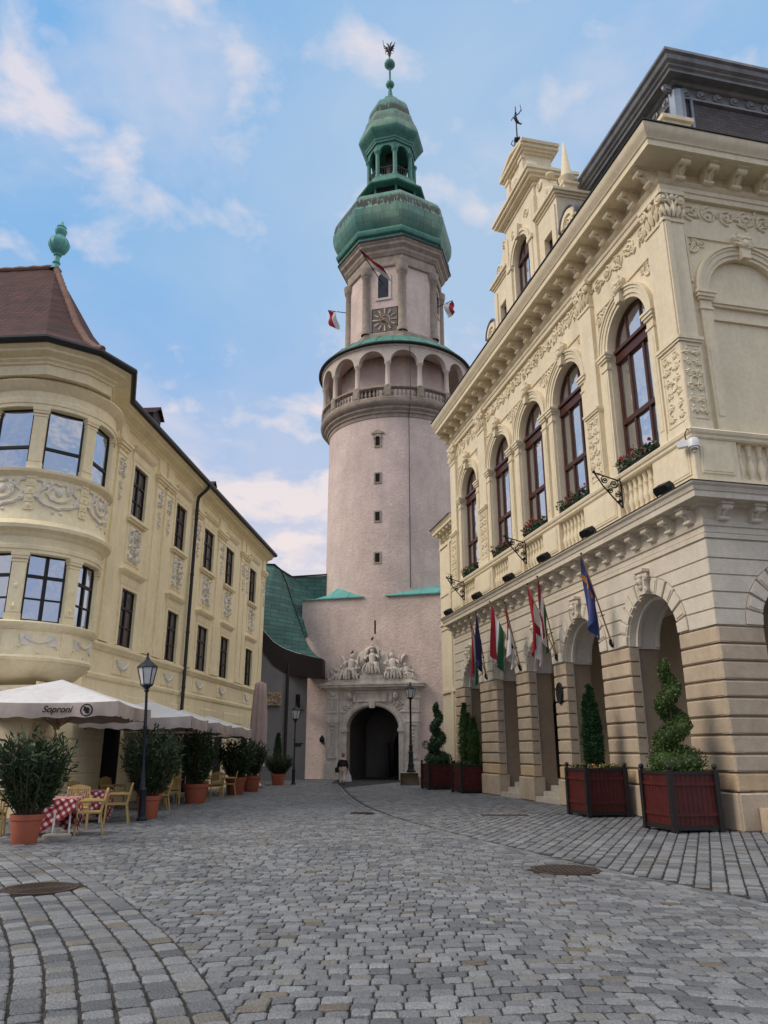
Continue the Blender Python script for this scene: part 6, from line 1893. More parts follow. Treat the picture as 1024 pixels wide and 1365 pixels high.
# ornate iron brackets
def iron_bracket(x, lab):
    t = thing('iron_bracket', lab, 'bracket', thp(x, 0.04, 9.2), TH_RZ, 'scrolled iron brackets on the balustrade')
    m = mb('iron')
    m.tube([(0, 0, 0), (0, 1.0, 0.25)], 0.028, 6); m.tube([(0, 0, -1.0), (0, 0, 0.08)], 0.03, 6); m.tube([(0, 0, -1.0), (0, 0.35, -0.62), (0, 0.7, -0.22), (0, 1.0, 0.25)], 0.026, 6)
    m.ball((0, 1.02, 0.28), 0.06, 8, 6); m.ball((0, 0, 0.1), 0.06, 8, 6)
    T0 = m.T; m.T = Matrix.Rotation(PI / 2, 4, 'Z')
    for (u, z, r, h) in ((0.28, -0.12, 0.2, 1), (0.62, 0.0, 0.15, -1), (0.16, -0.5, 0.13, 1), (0.42, -0.36, 0.13, -1), (0.12, -0.76, 0.08, 1)):
        spiral(m, u, z, r, 1.6, PI / 2, 0.0, 0.022, h); spiral(m, u, z, r * 0.7, 1.2, -PI / 2, 0.0, 0.018, -h)
    m.T = T0
    m.build('scrollwork', t, 50)
    t.scale = (0.82, 0.82, 0.82)
iron_bracket(3.45, 'black scrolled iron bracket on the balustrade below the arched window nearest the camera'); iron_bracket(10.55, 'black scrolled iron bracket on the balustrade below the middle arched window'); iron_bracket(17.9, 'black scrolled iron bracket on the balustrade below the last arched window')
# security camera with cable
t = thing('security_camera', 'white dome security camera on a black cable at the corner of the balustrade', 'camera', thp(0.05, 0.10, 9.0), TH_RZ); t.scale = (0.8, 0.8, 0.8)
m = mb('plastic_white'); m.T = Matrix.Rotation(R(135), 4, 'Z')
m.box(-0.10, 0.10, -0.32, 0.05, -0.09, 0.11); m.lathe([(0.0, 0.16), (0.14, 0.14), (0.18, 0.06), (0.18, -0.14), (0.15, -0.16), (0.0, -0.16)], c=(0, 0.16, 0), seg=16); m.build('housing', t, 40)
m = mb('glass'); m.T = Matrix.Rotation(R(135), 4, 'Z'); m.lathe([(0.13, -0.15), (0.125, -0.22), (0.08, -0.28), (0.0, -0.30)], c=(0, 0.16, 0), seg=14); m.build('dome', t, 40)
m = mb('iron'); m.T = Matrix.Identity(4); m.tube([(0.02, 0.04, 0.05), (-0.03, 0.10, 0.3), (-0.1, 0.06, 0.46), (-0.16, -0.3, 0.44), (-0.16, -1.0, 0.42), (-0.14, -1.6, 0.40), (-0.16, -4.0, 0.40)], 0.018, 6); m.build('cable', t)
# oval plaque on the second pier
t = thing('oval_plaque', 'dark oval plaque on the sandstone pier between the second and third arches', 'plaque', thp(8.47, 0.03, 3.5), TH_RZ)
m = mb('iron'); m.T = Matrix.Rotation(-PI / 2, 4, 'X'); m.lathe([(0.0, 0.035), (0.17, 0.03), (0.2, 0.05), (0.22, 0.0)], seg=24, sy=1.65); m.build('plate', t, 40)
# wall lantern in the corner arch
t = thing('arch_lantern', 'dark glass lantern hanging in the shade of the arch nearest the camera', 'lantern', thp(1.72, -0.5, 1.75), TH_RZ)
m = mb('iron'); m.lathe([(0.0, 0.62), (0.03, 0.6), (0.05, 0.52), (0.24, 0.42), (0.26, 0.38), (0.24, 0.37)], seg=6); m.tube([(0, 0, 0.6), (0, 0, 0.75), (-0.19, 0, 0.82)], 0.025, 6)
for k in range(6): m.tube([(0.23 * math.cos(k * PI / 3), 0.23 * math.sin(k * PI / 3), 0.38), (0.14 * math.cos(k * PI / 3), 0.14 * math.sin(k * PI / 3), 0.0)], 0.014, 5)
m.build('frame', t); m = mb('glass_dark'); m.lathe([(0.22, 0.37), (0.135, 0.0), (0, 0)], seg=6); m.build('glass', t)

# flags on slanting poles
def tri(u, v): return 'red' if u < 0.333 else ('white' if u < 0.667 else 'green')
def house_flag(lab, bx, tx, z1, key, L=2.2, drop=0.0, seed=0, out=0.9, att=1.25):
    r = random.Random(seed)
    base = Vector((bx, 0.03, 4.62)); tip = Vector((tx, out, z1))
    t = thing('flag', lab, 'flag', thp(*base), TH_RZ, 'flags hanging from slanting poles above the arches')
    d = tip - base
    m = mb('wood_pale'); m.tube([(0, 0, 0), tuple(d)], [0.024, 0.018], 6); m.build('pole', t, 40)
    m = mb('iron'); m.ball(tuple(d * 1.01), 0.035, 6, 5); m.tube([(0, -0.02, -0.06), (0, 0.05, 0.03), tuple(d * 0.06)], 0.045, 6); m.tube([tuple(d * 0.32 + Vector((0.14, 0, 0))), tuple(d * 0.32 - Vector((0.14, 0, 0)))], 0.015, 5); m.build('socket', t, 40)
    du = d.normalized()
    ph = r.uniform(0, 6)
    m = MB()
    def P(u, v):
        q = d - du * (att * u + 0.02)
        # cloth gathers into folds as it hangs
        g = 1 - 0.25 * v ** 0.8
        ax = du * (att * (u - 0.15) * (1 - g))
        p = q + ax
        p.z -= L * v * (1.0 - 0.1 * u) - 0.0
        p.x += (0.11 * math.sin(8.5 * u + ph + 1.8 * v)) * v ** 0.6 + 0.05 * math.sin(5 * v + ph)
        p.y += (0.13 * math.cos(9.5 * u + ph * 1.3 + v)) * v ** 0.5
        return p
    L *= 0.9
    cloth_grid(m, P, 24, 26, key)
    m.build('cloth', t, 80)
house_flag('deep blue flag with an orange band, alone on the pole nearest the camera', 4.78, 4.55, 7.22, lambda u, v: 'orange' if 0.30 < v + 0.2 * u < 0.40 and u < 0.8 else 'blue', 2.0, seed=1)
house_flag('red, white and green striped flag right of the red and white one', 8.47, 7.86, 7.25, tri, 2.0, seed=2, out=0.85)
def sopron(u, v):
    if 0.42 < u < 0.75 and 0.35 < v < 0.55: return 'red'
    return 'red' if u < 0.5 else 'white'
house_flag('red and white flag with a red shield, third pole from the corner', 8.47, 8.6, 7.15, sopron, 2.3, seed=3, out=0.9)
house_flag('white flag with a black emblem and red tip, right flag of the middle pair', 11.68, 10.75, 6.9, lambda u, v: 'red' if u < 0.16 and v < 0.5 else ('black' if (0.5 < v < 0.62 and 0.35 < u < 0.75) or (0.3 < u < 0.42 and v < 0.6) else 'white'), 1.9, seed=4, out=0.9)
house_flag('red, white and green striped flag, left flag of the middle pair', 11.68, 12.45, 7.25, tri, 2.2, seed=5, out=0.85)
house_flag('navy blue flag, right flag of the farthest pair', 15.38, 14.1, 7.1, lambda u, v: 'navy', 2.0, seed=6, out=0.85)
house_flag('red, white and green striped flag, left flag of the farthest pair', 15.38, 14.95, 7.1, tri, 2.5, seed=7, out=0.85)

# ------------------------------------------------------------------ planters with clipped trees
def planter(x, y, s, h, lab, rz=TH_RZ):
    t = thing('tree_planter', lab, 'planter', (x, y, 0), rz, 'dark red wooden tree planters')
    hs = s / 2
    m = mb('redwood')
    n = 9
    for k in range(n):
        a = -hs + 0.05 + (s - 0.1) * k / n; b = a + (s - 0.1) / n - 0.008
        for sg in (-1, 1):
            m.box(a, b, *sorted((sg * (hs - 0.06), sg * (hs - 0.025))), 0.14, h)
            m.box(*sorted((sg * (hs - 0.06), sg * (hs - 0.025))), a, b, 0.14, h)
    m.build('boards', t)
    m = mb('darkwood')
    for z in (0.36, h - 0.26, 0.10, h - 0.03):
        m.mat('redwood' if z in (0.36, h - 0.26) else 'darkwood')
        th_ = 0.07 if z > 0.2 else 0.1
        for sg in (-1, 1):
            m.box(-hs + 0.02, hs - 0.02, *sorted((sg * (hs - 0.055), sg * (hs + 0.002))), z - th_ / 2, z + th_ / 2)
            m.box(*sorted((sg * (hs - 0.055), sg * (hs + 0.002))), -hs + 0.02, hs - 0.02, z - th_ / 2 + 0.001, z + th_ / 2 - 0.001)
    m.mat('darkwood'); m.box(-hs + 0.05, hs - 0.05, -hs + 0.05, hs - 0.05, 0.07, 0.15)
    m.build('rails', t)
    for sx in (-1, 1):
        for sy in (-1, 1):
            m = mb('darkwood'); x_, y_ = sx * (hs - 0.02), sy * (hs - 0.02)
            m.box(x_ - 0.055, x_ + 0.055, y_ - 0.055, y_ + 0.055, 0.0, h + 0.02); m.lathe([(0.03, h + 0.02), (0.03, h + 0.05)], c=(x_, y_, 0), seg=8); m.ball((x_, y_, h + 0.095), 0.062, 10, 8)
            m.build('corner_post', t, 40)
    m = mb('soil'); m.box(-hs + 0.05, hs - 0.05, -hs + 0.05, hs - 0.05, h - 0.2, h - 0.06); m.build('soil', t)
    return t
PLT = [(6.6, 18.12, 1.16, 1.24, 'dark red wooden planter with a spiral topiary, nearest the corner pier at right'), (5.82, 22.16, 1.18, 1.22, 'dark red wooden planter with a single dark cypress, in front of the second arch'),
       (3.72, 34.4, 1.3, 1.12, 'dark red wooden planter with a two-pronged bright green tree, in front of the far arches'), (2.52, 37.55, 1.25, 1.12, 'dark red wooden planter farthest away, beside the stone plinth of the lamp')]
for p in PLT: planter(*p)
def surf_pts(c, r, n, rnd, squash=(1, 1, 1)):
    out = []
    for _ in range(n):
        v = Vector((rnd.gauss(0, 1), rnd.gauss(0, 1), rnd.gauss(0, 1))).normalized()
        k = rnd.uniform(0.78, 1.04)
        out.append(((c[0] + v.x * r * squash[0] * k, c[1] + v.y * r * squash[1] * k, c[2] + v.z * r * squash[2] * k), tuple(v)))
    return out
def foliage_core(m, blobs):
    for c, r, s in blobs: m.ball(c, (r * s[0] * 0.8, r * s[1] * 0.8, r * s[2] * 0.8), 10, 7)
def spiral_topiary(x, y, z0, z1, lab, dens=1.0, key='leaf_box', pom=False):
    rnd = random.Random(int(x * 100))
    t = thing('topiary', lab, 'topiary', (x, y, z0), 0.4, 'clipped trees in the planters')
    H = z1 - z0
    m = mb('stem'); m.tube([(0.04 * math.sin(k), 0.04 * math.cos(k), H * k / 8) for k in range(9)], [0.05 - 0.004 * k for k in range(9)], 7); m.build('trunk', t, 40)
    m = mb(key)
    blobs = [((0, 0, 0.24), 0.54, (1.0, 1.0, 0.72)), ((-0.15, 0.1, 0.28), 0.44, (1, 1, 0.8)), ((0.2, -0.1, 0.26), 0.44, (1, 1, 0.8)), ((0.05, 0.15, 0.36), 0.38, (1, 1, 0.8))]
    n = 34
    for k in range(n):
        u = k / (n - 1)
        a = 2 * PI * 2.2 * u + 2.2
        rr = 0.20 * (1 - u) ** 0.6 + 0.01
        br = 0.19 * (1 - u) ** 0.5 + 0.07
        blobs.append(((rr * math.cos(a), rr * math.sin(a), 0.66 + (H - 0.80) * u), br, (1, 1, 0.92)))
    for c, r, s in blobs:
        leaves(m, surf_pts(c, r, int(420 * dens * (r / 0.3) ** 2) + 40, rnd, s), 0.058 / dens ** 0.5, 0.036 / dens ** 0.5, rnd, 0.9)
    if pom: leaves(m, surf_pts((-0.55, 0.1, 0.9), 0.16, 300, rnd), 0.055, 0.035, rnd)
    m.build('foliage', t)
    m = mb(key); foliage_core(m, [(c, r * 0.95, s) for c, r, s in blobs]); m.build('inner_leaves', t, 60)
def column_tree(x, y, z0, z1, lab, key, stems, dens=1.0):
    rnd = random.Random(int(x * 77))
    t = thing('column_tree', lab, 'tree', (x, y, z0), 0, 'clipped trees in the planters')
    H = z1 - z0
    m = mb('stem'); m.tube([(0, 0, 0), (0, 0, H * 0.8)], [0.05, 0.02], 7); m.build('trunk', t, 40)
    m = mb(key); co = mb(key)
    for (dx, dy, h, r) in stems:
        for k in range(30):
            u = k / 29
            rr = r * min(1.0, 0.5 + 1.8 * u) * (1 - u ** 3.0) ** 0.8 * rnd.uniform(0.85, 1.12)
            z = 0.02 + h * u * 0.97
            c = (dx + rnd.uniform(-0.03, 0.03), dy + rnd.uniform(-0.03, 0.03), z)
            leaves(m, surf_pts(c, max(rr, 0.05), int(260 * dens), rnd, (1, 1, 0.6)), 0.09, 0.028, rnd, 0.5, up=1.6)
            if rr > 0.08: co.ball(c, (rr * 0.75, rr * 0.75, rr * 0.6), 8, 5)
    m.build('foliage', t); co.build('inner_leaves', t, 60)
def underplants(x, y, z, s, keys, lab, n=900):
    rnd = random.Random(int(y * 31))
    t = thing('bedding_plants', lab, 'plants', (x, y, z), TH_RZ, 'bedding plants in the planters')
    m = mb(keys[0])
    leaves(m, [((rnd.uniform(-s, s), rnd.uniform(-s, s), rnd.uniform(0.0, 0.16)), (0, 0, 0.7)) for _ in range(n)], 0.10, 0.05, rnd)
    m.build('leaves', t)
    if len(keys) > 1:
        m = mb(keys[1])
        for _ in range(n // 12):
            c = (rnd.uniform(-s, s), rnd.uniform(-s, s), rnd.uniform(0.1, 0.2))
            leaves(m, [((c[0] + rnd.gauss(0, 0.02), c[1] + rnd.gauss(0, 0.02), c[2]), (0, 0, 0.5)) for _ in range(7)], 0.06, 0.045, rnd)
        m.build('flowers', t)
spiral_topiary(6.6, 18.12, 1.16, 3.78, 'green spiral topiary with a fat ball base, in the planter nearest the corner pier')
spiral_topiary(2.52, 37.55, 1.06, 3.95, 'darker spiral topiary in the farthest planter beside the lamp plinth', 0.5, 'leaf_dark', True)
column_tree(5.82, 22.16, 1.15, 3.5, 'dark narrow cypress in the planter before the second arch', 'leaf_dark', [(0, 0, 2.3, 0.20), (-0.11, 0.05, 2.05, 0.15), (0.10, -0.04, 1.75, 0.15)], 1.0)
column_tree(3.72, 34.4, 1.05, 3.75, 'bright green tree of two unequal columns in the planter before the far arches', 'leaf_thuja', [(-0.2, 0.3, 2.65, 0.26), (-0.05, 0.1, 2.2, 0.22), (0.12, -0.34, 2.0, 0.24)], 0.7)
underplants(5.82, 22.16, 1.12, 0.52, ('leaf_thuja', 'petal_mixed'), 'low red and yellow flowers around the dark cypress')
underplants(6.6, 18.12, 1.14, 0.52, ('leaf_thuja',), 'sparse bright leaves around the nearest spiral topiary', 380)
underplants(3.72, 34.4, 1.04, 0.6, ('leaf_thuja',), 'yellow green creeping plants around the two-pronged tree', 900)
underplants(2.52, 37.55, 1.04, 0.55, ('leaf_thuja',), 'thin leaves around the farthest spiral topiary', 250)

# ------------------------------------------------------------------ street lamps
def lantern_parts(t, z, s, key):
    m = mb(key)
    m.lathe([(0.0, 0.86), (0.02, 0.84), (0.035, 0.80), (0.02, 0.76), (0.05, 0.70), (0.06, 0.66), (0.10, 0.62), (0.25, 0.50), (0.27, 0.46), (0.25, 0.45)], c=(0, 0, z), seg=6, sx=s, sy=s)
    for k in range(6):
        a = k * PI / 3
        m.tube([(0.245 * s * math.cos(a), 0.245 * s * math.sin(a), z + 0.45), (0.15 * s * math.cos(a), 0.15 * s * math.sin(a), z + 0.02)], 0.014 * s, 5)
        m.tube([(0.25 * s * math.cos(a), 0.25 * s * math.sin(a), z + 0.46), (0.25 * s * math.cos(a + PI / 3), 0.25 * s * math.sin(a + PI / 3), z + 0.46)], 0.014 * s, 5)
    m.lathe([(0.16, 0.03), (0.17, 0.0), (0.1, -0.05), (0.05, -0.1), (0.07, -0.14), (0.04, -0.18)], c=(0, 0, z), seg=10)
    f = m.build('lantern', t, 40)
    m = mb('lamp_glass'); m.lathe([(0.235 * s, 0.45), (0.142 * s, 0.02)], c=(0, 0, z), seg=6); m.build('glass', f)
def street_lamp(x, y, z0, H, lab, key, fancy=False, rz=0.0, sc=1.0):
    t = thing('street_lamp', lab, 'street lamp', (x, y, z0), rz, None)
    m = mb(key)
    zt = H - 0.88 * sc
    if fancy:
        m.lathe([(0.24, 0.0), (0.24, 0.08), (0.18, 0.14), (0.15, 0.3), (0.19, 0.36), (0.14, 0.44), (0.12, 0.95), (0.16, 1.0), (0.1, 1.06), (0.09, 1.25), (0.13, 1.3), (0.07, 1.38), (0.055, 1.8), (0.05, zt - 0.2), (0.08, zt - 0.16), (0.05, zt - 0.12), (0.05, zt)], seg=14)
    else:
        m.lathe([(0.20, 0.0), (0.20, 0.06), (0.13, 0.1), (0.13, 0.7), (0.16, 0.74), (0.10, 0.8), (0.095, 1.0), (0.065, 1.08), (0.06, 2.2), (0.09, 2.25), (0.06, 2.32), (0.05, zt - 0.12), (0.075, zt - 0.08), (0.05, zt)], seg=14)
    if not fancy:
        m.v = [(x * 0.66, y * 0.66, z) for x, y, z in m.v]
    m.build('pole', t, 40)
    lantern_parts(t, zt, sc, key)
    return t
l1 = street_lamp(-6.06, 20.5, 0, 4.2, 'blue grey lamp post with a six sided lantern, standing among the café plants', 'bluemetal', sc=1.0)
l1.rotation_euler = (0, R(-3.0), 0.3)
l2 = street_lamp(-4.78, 42.6, 0, 4.25, 'slim dark lamp post before the grey house left of the gate', 'bluemetal', sc=1.05)
m = mb('bluemetal'); m.box(0.03, 0.45, -0.1, 0.1, 2.02, 2.1); m.box(0.02, 0.34, -0.06, 0.06, 1.9, 2.03); m.build('side_box', l2)
l3 = street_lamp(1.42, 42.1, 0.62, 4.8, 'tall black cast iron lamp on a stone plinth right of the gate', 'iron', fancy=True, sc=1.15)
pl = thing('stone_plinth', 'low sandstone plinth carrying the black lamp beside the gate', 'plinth', (1.55, 42.15, 0), R(-8))
m = mb('sand'); m.bevbox(-0.65, 0.28, -0.45, 0.40, 0, 0.6, 0.03); m.T = Matrix.Identity(4); m.box(0.3, 1.05, -0.35, 0.35, 0, 0.42); m.build('block', pl)
# wall lamps on the gate wall
for (x, z, lab) in ((-2.95 - 0.6, 2.2, 'small round black wall lamp on the pink wall left of the gate'), (3.55, 2.15, 'small round black wall lamp on the pink wall right of the gate')):
    p = TW_M @ Vector((x, FY0 - 0.03, z))
    t = thing('wall_lamp', lab, 'wall lamp', p, TW_RZ)
    m = mb('iron'); m.tube([(0, 0, -0.1), (0, -0.2, -0.05), (0, -0.24, 0.05)], 0.03, 6); m.lathe([(0.03, -0.12), (0.03, 0.12)], seg=8); m.build('arm', t)
    m = mb('iron'); m.ball((0, -0.25, 0.18), (0.17, 0.17, 0.2), 12, 8); m.lathe([(0.1, 0.34), (0.06, 0.42), (0.0, 0.46)], c=(0, -0.25, 0), seg=8); m.build('globe', t, 50)
# relief plaque on the grey house
d = Vector((GWB[0] - GWA[0], GWB[1] - GWA[1], 0)).normalized()
t = thing('relief_panel', 'tan carved stone relief panel on the grey house wall', 'relief', (-6.85, 47.98, 4.35), math.atan2(d.y, d.x))
m = mb('plaque'); m.box(-0.58, 0.58, -0.12, 0.1, 0, 0.8); rr = random.Random(5)
for _ in range(26): m.ball((rr.uniform(-0.5, 0.5), -0.13, rr.uniform(0.1, 0.7)), (rr.uniform(0.04, 0.12), 0.05, rr.uniform(0.04, 0.12)), 7, 5)
m.build('slab', t, 40)

# ------------------------------------------------------------------ café terrace
def leaf_rows(): pass
def oleander(seed, w, h, n):
    rnd = random.Random(seed)
    m = mb('leaf_oleander'); s = mb('stem')
    for k in range(n):
        a = rnd.uniform(0, 2 * PI); q = math.sqrt(rnd.random())
        top = Vector((w * q * math.cos(a), w * q * math.sin(a), h * rnd.uniform(0.55, 1.0) * (1.02 - 0.22 * q)))
        b = Vector((0.18 * q * math.cos(a), 0.18 * q * math.sin(a), 0))
        md = b.lerp(top, 0.5) + Vector((0.12 * math.cos(a) * q, 0.12 * math.sin(a) * q, 0.06))
        if k % 2 == 0: s.tube([b, md, top], [0.012, 0.009, 0.004], 4, False)
        pts = []
        for j in range(26):
            u = 0.15 + 0.85 * (j / 25)
            p = (b * (1 - u) ** 2 + md * 2 * u * (1 - u) + top * u * u)
            dr = (top - b).normalized()
            pts.append((p, tuple(dr * 0.9 + Vector((math.cos(a), math.sin(a), 0)) * 0.2)))
        leaves(m, pts, 0.18, 0.042, rnd, 0.7, up=0.25, droop=0.06)
    return m, s
OL_MESH = {}
def potted_oleander(x, y, w, h, variant, r, ph, lab_p, lab_s, sc=(1, 1, 1)):
    pt = thing('terracotta_pot', lab_p, 'flower pot', (x, y, 0), 0, 'terracotta pots along the terrace')
    m = mb('terracotta'); m.lathe([(0.0, 0.0), (r * 0.72, 0.0), (r * 0.76, 0.03), (r * 0.93, ph * 0.78), (r * 0.95, ph * 0.79), (r, ph * 0.81), (r * 1.04, ph), (r * 0.97, ph), (r * 0.9, ph * 0.86)], seg=28); m.build('pot', pt, 40)
    m = mb('soil'); m.lathe([(r * 0.92, ph * 0.9), (0, ph * 0.92)], seg=20); m.build('soil', pt)
    sh = thing('oleander_shrub', lab_s, 'shrub', (x, y, ph * 0.88), 1.3 * variant + x, 'oleanders in pots along the terrace')
    if variant not in OL_MESH:
        m, s = oleander(variant, w, h, 190 if variant == 1 else 150)
        a = m.build('foliage', sh); b = s.build('stems', sh)
        OL_MESH[variant] = (a.data, b.data)
    else:
        for nm, me in zip(('foliage', 'stems'), OL_MESH[variant]):
            o = bpy.data.objects.new(nm, me); COL.objects.link(o); o.parent = sh
    sh.scale = sc
potted_oleander(-6.80, 15.6, 0.72, 1.72, 1, 0.30, 0.52, 'largest terracotta pot, nearest the camera at the left edge', 'big oleander in the pot nearest the camera, before the checked table')
potted_oleander(-6.15, 21.25, 0.72, 1.8, 2, 0.31, 0.56, 'terracotta pot just right of the blue grey lamp post', 'tall oleander beside the blue grey lamp post', (1.1, 1.1, 1.05))
potted_oleander(-6.35, 27.35, 0.72, 1.8, 3, 0.42, 0.62, 'terracotta pot between the two groups of far chairs', 'dark oleander between the two groups of far chairs', (0.95, 0.95, 1.15))
potted_oleander(-6.05, 32.9, 0.72, 1.8, 2, 0.42, 0.66, 'terracotta pot right of the farthest chairs', 'broad oleander right of the farthest chairs', (1.1, 1.1, 1.0))
potted_oleander(-5.78, 35.2, 0.72, 1.8, 3, 0.40, 0.66, 'smaller looking terracotta pot before the white menu stand', 'oleander just before the white menu stand', (0.9, 0.9, 0.95))
potted_oleander(-5.5, 41.9, 0.72, 1.8, 3, 0.38, 0.55, 'farthest terracotta pot, before the grey house', 'low spreading shrub in the farthest pot before the grey house', (1.05, 1.05, 0.62))
potted_oleander(-7.0, 24.2, 0.72, 1.8, 1, 0.38, 0.6, 'terracotta pot half hidden behind the lamp post shrub', 'oleander standing behind the lone chair beyond the lamp post', (0.9, 0.9, 1.08))
potted_oleander(-6.9, 30.0, 0.72, 1.8, 1, 0.38, 0.6, 'terracotta pot hidden behind the far chair pair', 'thin oleander behind the far chair pair', (0.8, 0.8, 1.05))
column_tree(-5.75, 43.2, 0.5, 2.75, 'small dark cone tree behind the farthest pot', 'leaf_dark', [(0, 0, 2.1, 0.22)], 0.5)

# chairs
def make_chair(lab):
    t = thing('garden_chair', lab, 'chair', (0, 0, 0), 0, 'straw coloured resin armchairs of the café')
    for sx in (-1, 1):
        m = mb('chair'); m.tube([(sx * 0.25, 0.25, 0.0), (sx * 0.235, 0.235, 0.44)], 0.024, 6); m.build('leg', t, 40)
        m = mb('chair'); m.tube([(sx * 0.24, -0.30, 0.0), (sx * 0.22, -0.22, 0.44)], 0.024, 6); m.build('leg', t, 40)
        m = mb('chair'); m.tube([(sx * 0.235, 0.235, 0.44), (sx * 0.265, 0.25, 0.62), (sx * 0.275, 0.18, 0.665), (sx * 0.27, -0.1, 0.67), (sx * 0.25, -0.27, 0.66)], [0.022, 0.022, 0.028, 0.03, 0.022], 6); m.build('armrest', t, 40)
    m = mb('chair'); m.bevbox(-0.25, 0.25, -0.25, 0.26, 0.42, 0.455, 0.012)
    m.box(-0.24, 0.24, 0.22, 0.25, 0.36, 0.42); m.box(-0.24, 0.24, -0.24, -0.21, 0.36, 0.42); m.build('seat', t)
    m = mb('chair')
    m.T = Matrix.Translation((0, -0.23, 0.44)) @ Matrix.Rotation(R(12), 4, 'X')
    for sx in (-1, 1): m.tube([(sx * 0.22, 0, -0.02), (sx * 0.24, 0, 0.25), (sx * 0.23, 0, 0.44)], 0.024, 6)
    for k in range(9): m.box(-0.19 + 0.0455 * k - 0.013, -0.19 + 0.0455 * k + 0.016, -0.01, 0.012, 0.05, 0.42)
    m.box(-0.23, 0.23, -0.014, 0.014, 0.02, 0.07)
    pts = [(-0.25, 0.38), (0.25, 0.38)] + [(0.25 - 0.5 * k / 12, 0.42 + 0.07 * math.sin(PI * k / 12)) for k in range(13)]
    m.prism(pts, -0.016, 0.016)
    m.build('backrest', t)
    return t
ch0 = make_chair('straw coloured armchair nearest the camera, pulled up to the checked table')
CH = [(-6.22, 17.25, 110, None), (-7.0, 18.6, 200, 'straw coloured armchair on the far side of the checked table'), (-6.55, 20.0, 105, 'straw coloured armchair beside the foot of the lamp post'),
      (-7.9, 21.2, 250, 'straw coloured armchair in the shade behind the lamp post table'), (-8.15, 17.0, 20, 'straw coloured armchair at the left edge beside the biggest pot'), (-7.1, 27.0, 25, 'straw coloured armchair with its back to the square, left of the third shrub'),
      (-6.65, 24.0, 115, 'straw coloured armchair half hidden by the lamp post shrub'), (-6.45, 31.0, 25, 'straw coloured armchair, left one of the farthest pair'), (-6.15, 32.0, 100, 'straw coloured armchair, right one of the farthest pair'),
      (-8.2, 19.2, 300, 'straw coloured armchair deep under the front parasol'), (-8.3, 24.8, 250, 'straw coloured armchair deep under the second parasol')]
for k, (x, y, a, lab) in enumerate(CH):
    o = ch0 if k == 0 else dup(ch0, label=lab)
    o.location = (x, y, 0); o.rotation_euler = (0, 0, R(a))
def cafe_table(x, y, s, lab, lab_c, rz, cloth=True):
    t = thing('cafe_table', lab, 'table', (x, y, 0), rz)
    m = mb('chair'); m.bevbox(-s, s, -s, s, 0.69, 0.725, 0.01); m.build('table_top', t)
    for sx in (-1, 1):
        for sy in (-1, 1):
            m = mb('white_paint'); m.tube([(sx * s * 0.86, sy * s * 0.86, 0), (sx * s * 0.82, sy * s * 0.82, 0.69)], 0.022, 6); m.build('leg', t)
    if not cloth: return
    n = 40
    e = s + 0.38
    me = bpy.data.meshes.new('tablecloth'); V, F, UV = [], [], []
    sd = 0.66
    for i in range(n + 1):
        for j in range(n + 1):
            u, v = -sd - 0.24 + 2 * (sd + 0.24) * i / n, -sd - 0.24 + 2 * (sd + 0.24) * j / n
            c, q = math.cos(0.6), math.sin(0.6)
            X, Y = u * c - v * q, u * q + v * c
            ox, oy = max(0, abs(X) - s - 0.01), max(0, abs(Y) - s - 0.01)
            dz = ox + oy if min(ox, oy) == 0 else math.hypot(ox, oy) * 1.15
            px = math.copysign(min(abs(X), s + 0.012 + 0.1 * ox), X); py = math.copysign(min(abs(Y), s + 0.012 + 0.1 * oy), Y)
            if dz > 0:
                px += 0.03 * math.sin(9 * Y) * min(1, dz * 5) * (ox > 0) + 0.02 * math.sin(6 * X); py += 0.03 * math.sin(8 * X + 1) * min(1, dz * 5) * (oy > 0)
            V.append((px, py, 0.732 - dz)); UV.append((u, v))
    for i in range(n):
        for j in range(n):
            a = i * (n + 1) + j; F.append((a, a + n + 1, a + n + 2, a + 1))
    me.from_pydata(V, [], F); ul = me.uv_layers.new(name='UVMap')
    for l in me.loops: ul.data[l.index].uv = UV[l.vertex_index]
    me.materials.append(M['check']); me.polygons.foreach_set('use_smooth', [True] * len(me.polygons)); me.update()
    o = bpy.data.objects.new('tablecloth', me); COL.objects.link(o); o.location = (x, y, 0); o.rotation_euler = (0, 0, rz)
    tag(o, lab_c, 'tablecloth', 'red checked tablecloths')
cafe_table(-6.95, 17.15, 0.5, 'square café table under the checked cloth behind the biggest oleander', 'red and white checked cloth hanging low, behind the biggest oleander', R(12))
cafe_table(-7.35, 20.3, 0.45, 'square café table behind the lamp post chair', 'red and white checked cloth in the shade behind the lamp post chair', R(5))
cafe_table(-7.6, 28.3, 0.45, 'bare café table in front of the third shrub chair', '', R(0), False)
t = thing('concrete_base', 'round grey concrete parasol foot on the setts beside the biggest pot', 'parasol foot', (-6.45, 16.25, 0))
m = mb('conc'); m.lathe([(0, 0), (0.27, 0), (0.28, 0.03), (0.27, 0.09), (0.2, 0.11), (0.06, 0.12), (0.05, 0.2), (0.0, 0.2)], seg=24); m.build('disc', t, 40)
m = mb('white_paint'); m.tube([(-0.1, 0.02, 0.1), (-0.1, 0.02, 0.55)], 0.02, 6); m.build('tube', t)
t = thing('pepper_mill', 'small white topped bottle on the checked table', 'bottle', (-6.75, 17.35, 0.735))
m = mb('conc'); m.lathe([(0, 0), (0.025, 0), (0.028, 0.08), (0.012, 0.12), (0.012, 0.16)], seg=10); m.build('body', t, 40); m = mb('white_paint'); m.ball((0, 0, 0.175), 0.022, 8, 6); m.build('cap', t, 50)

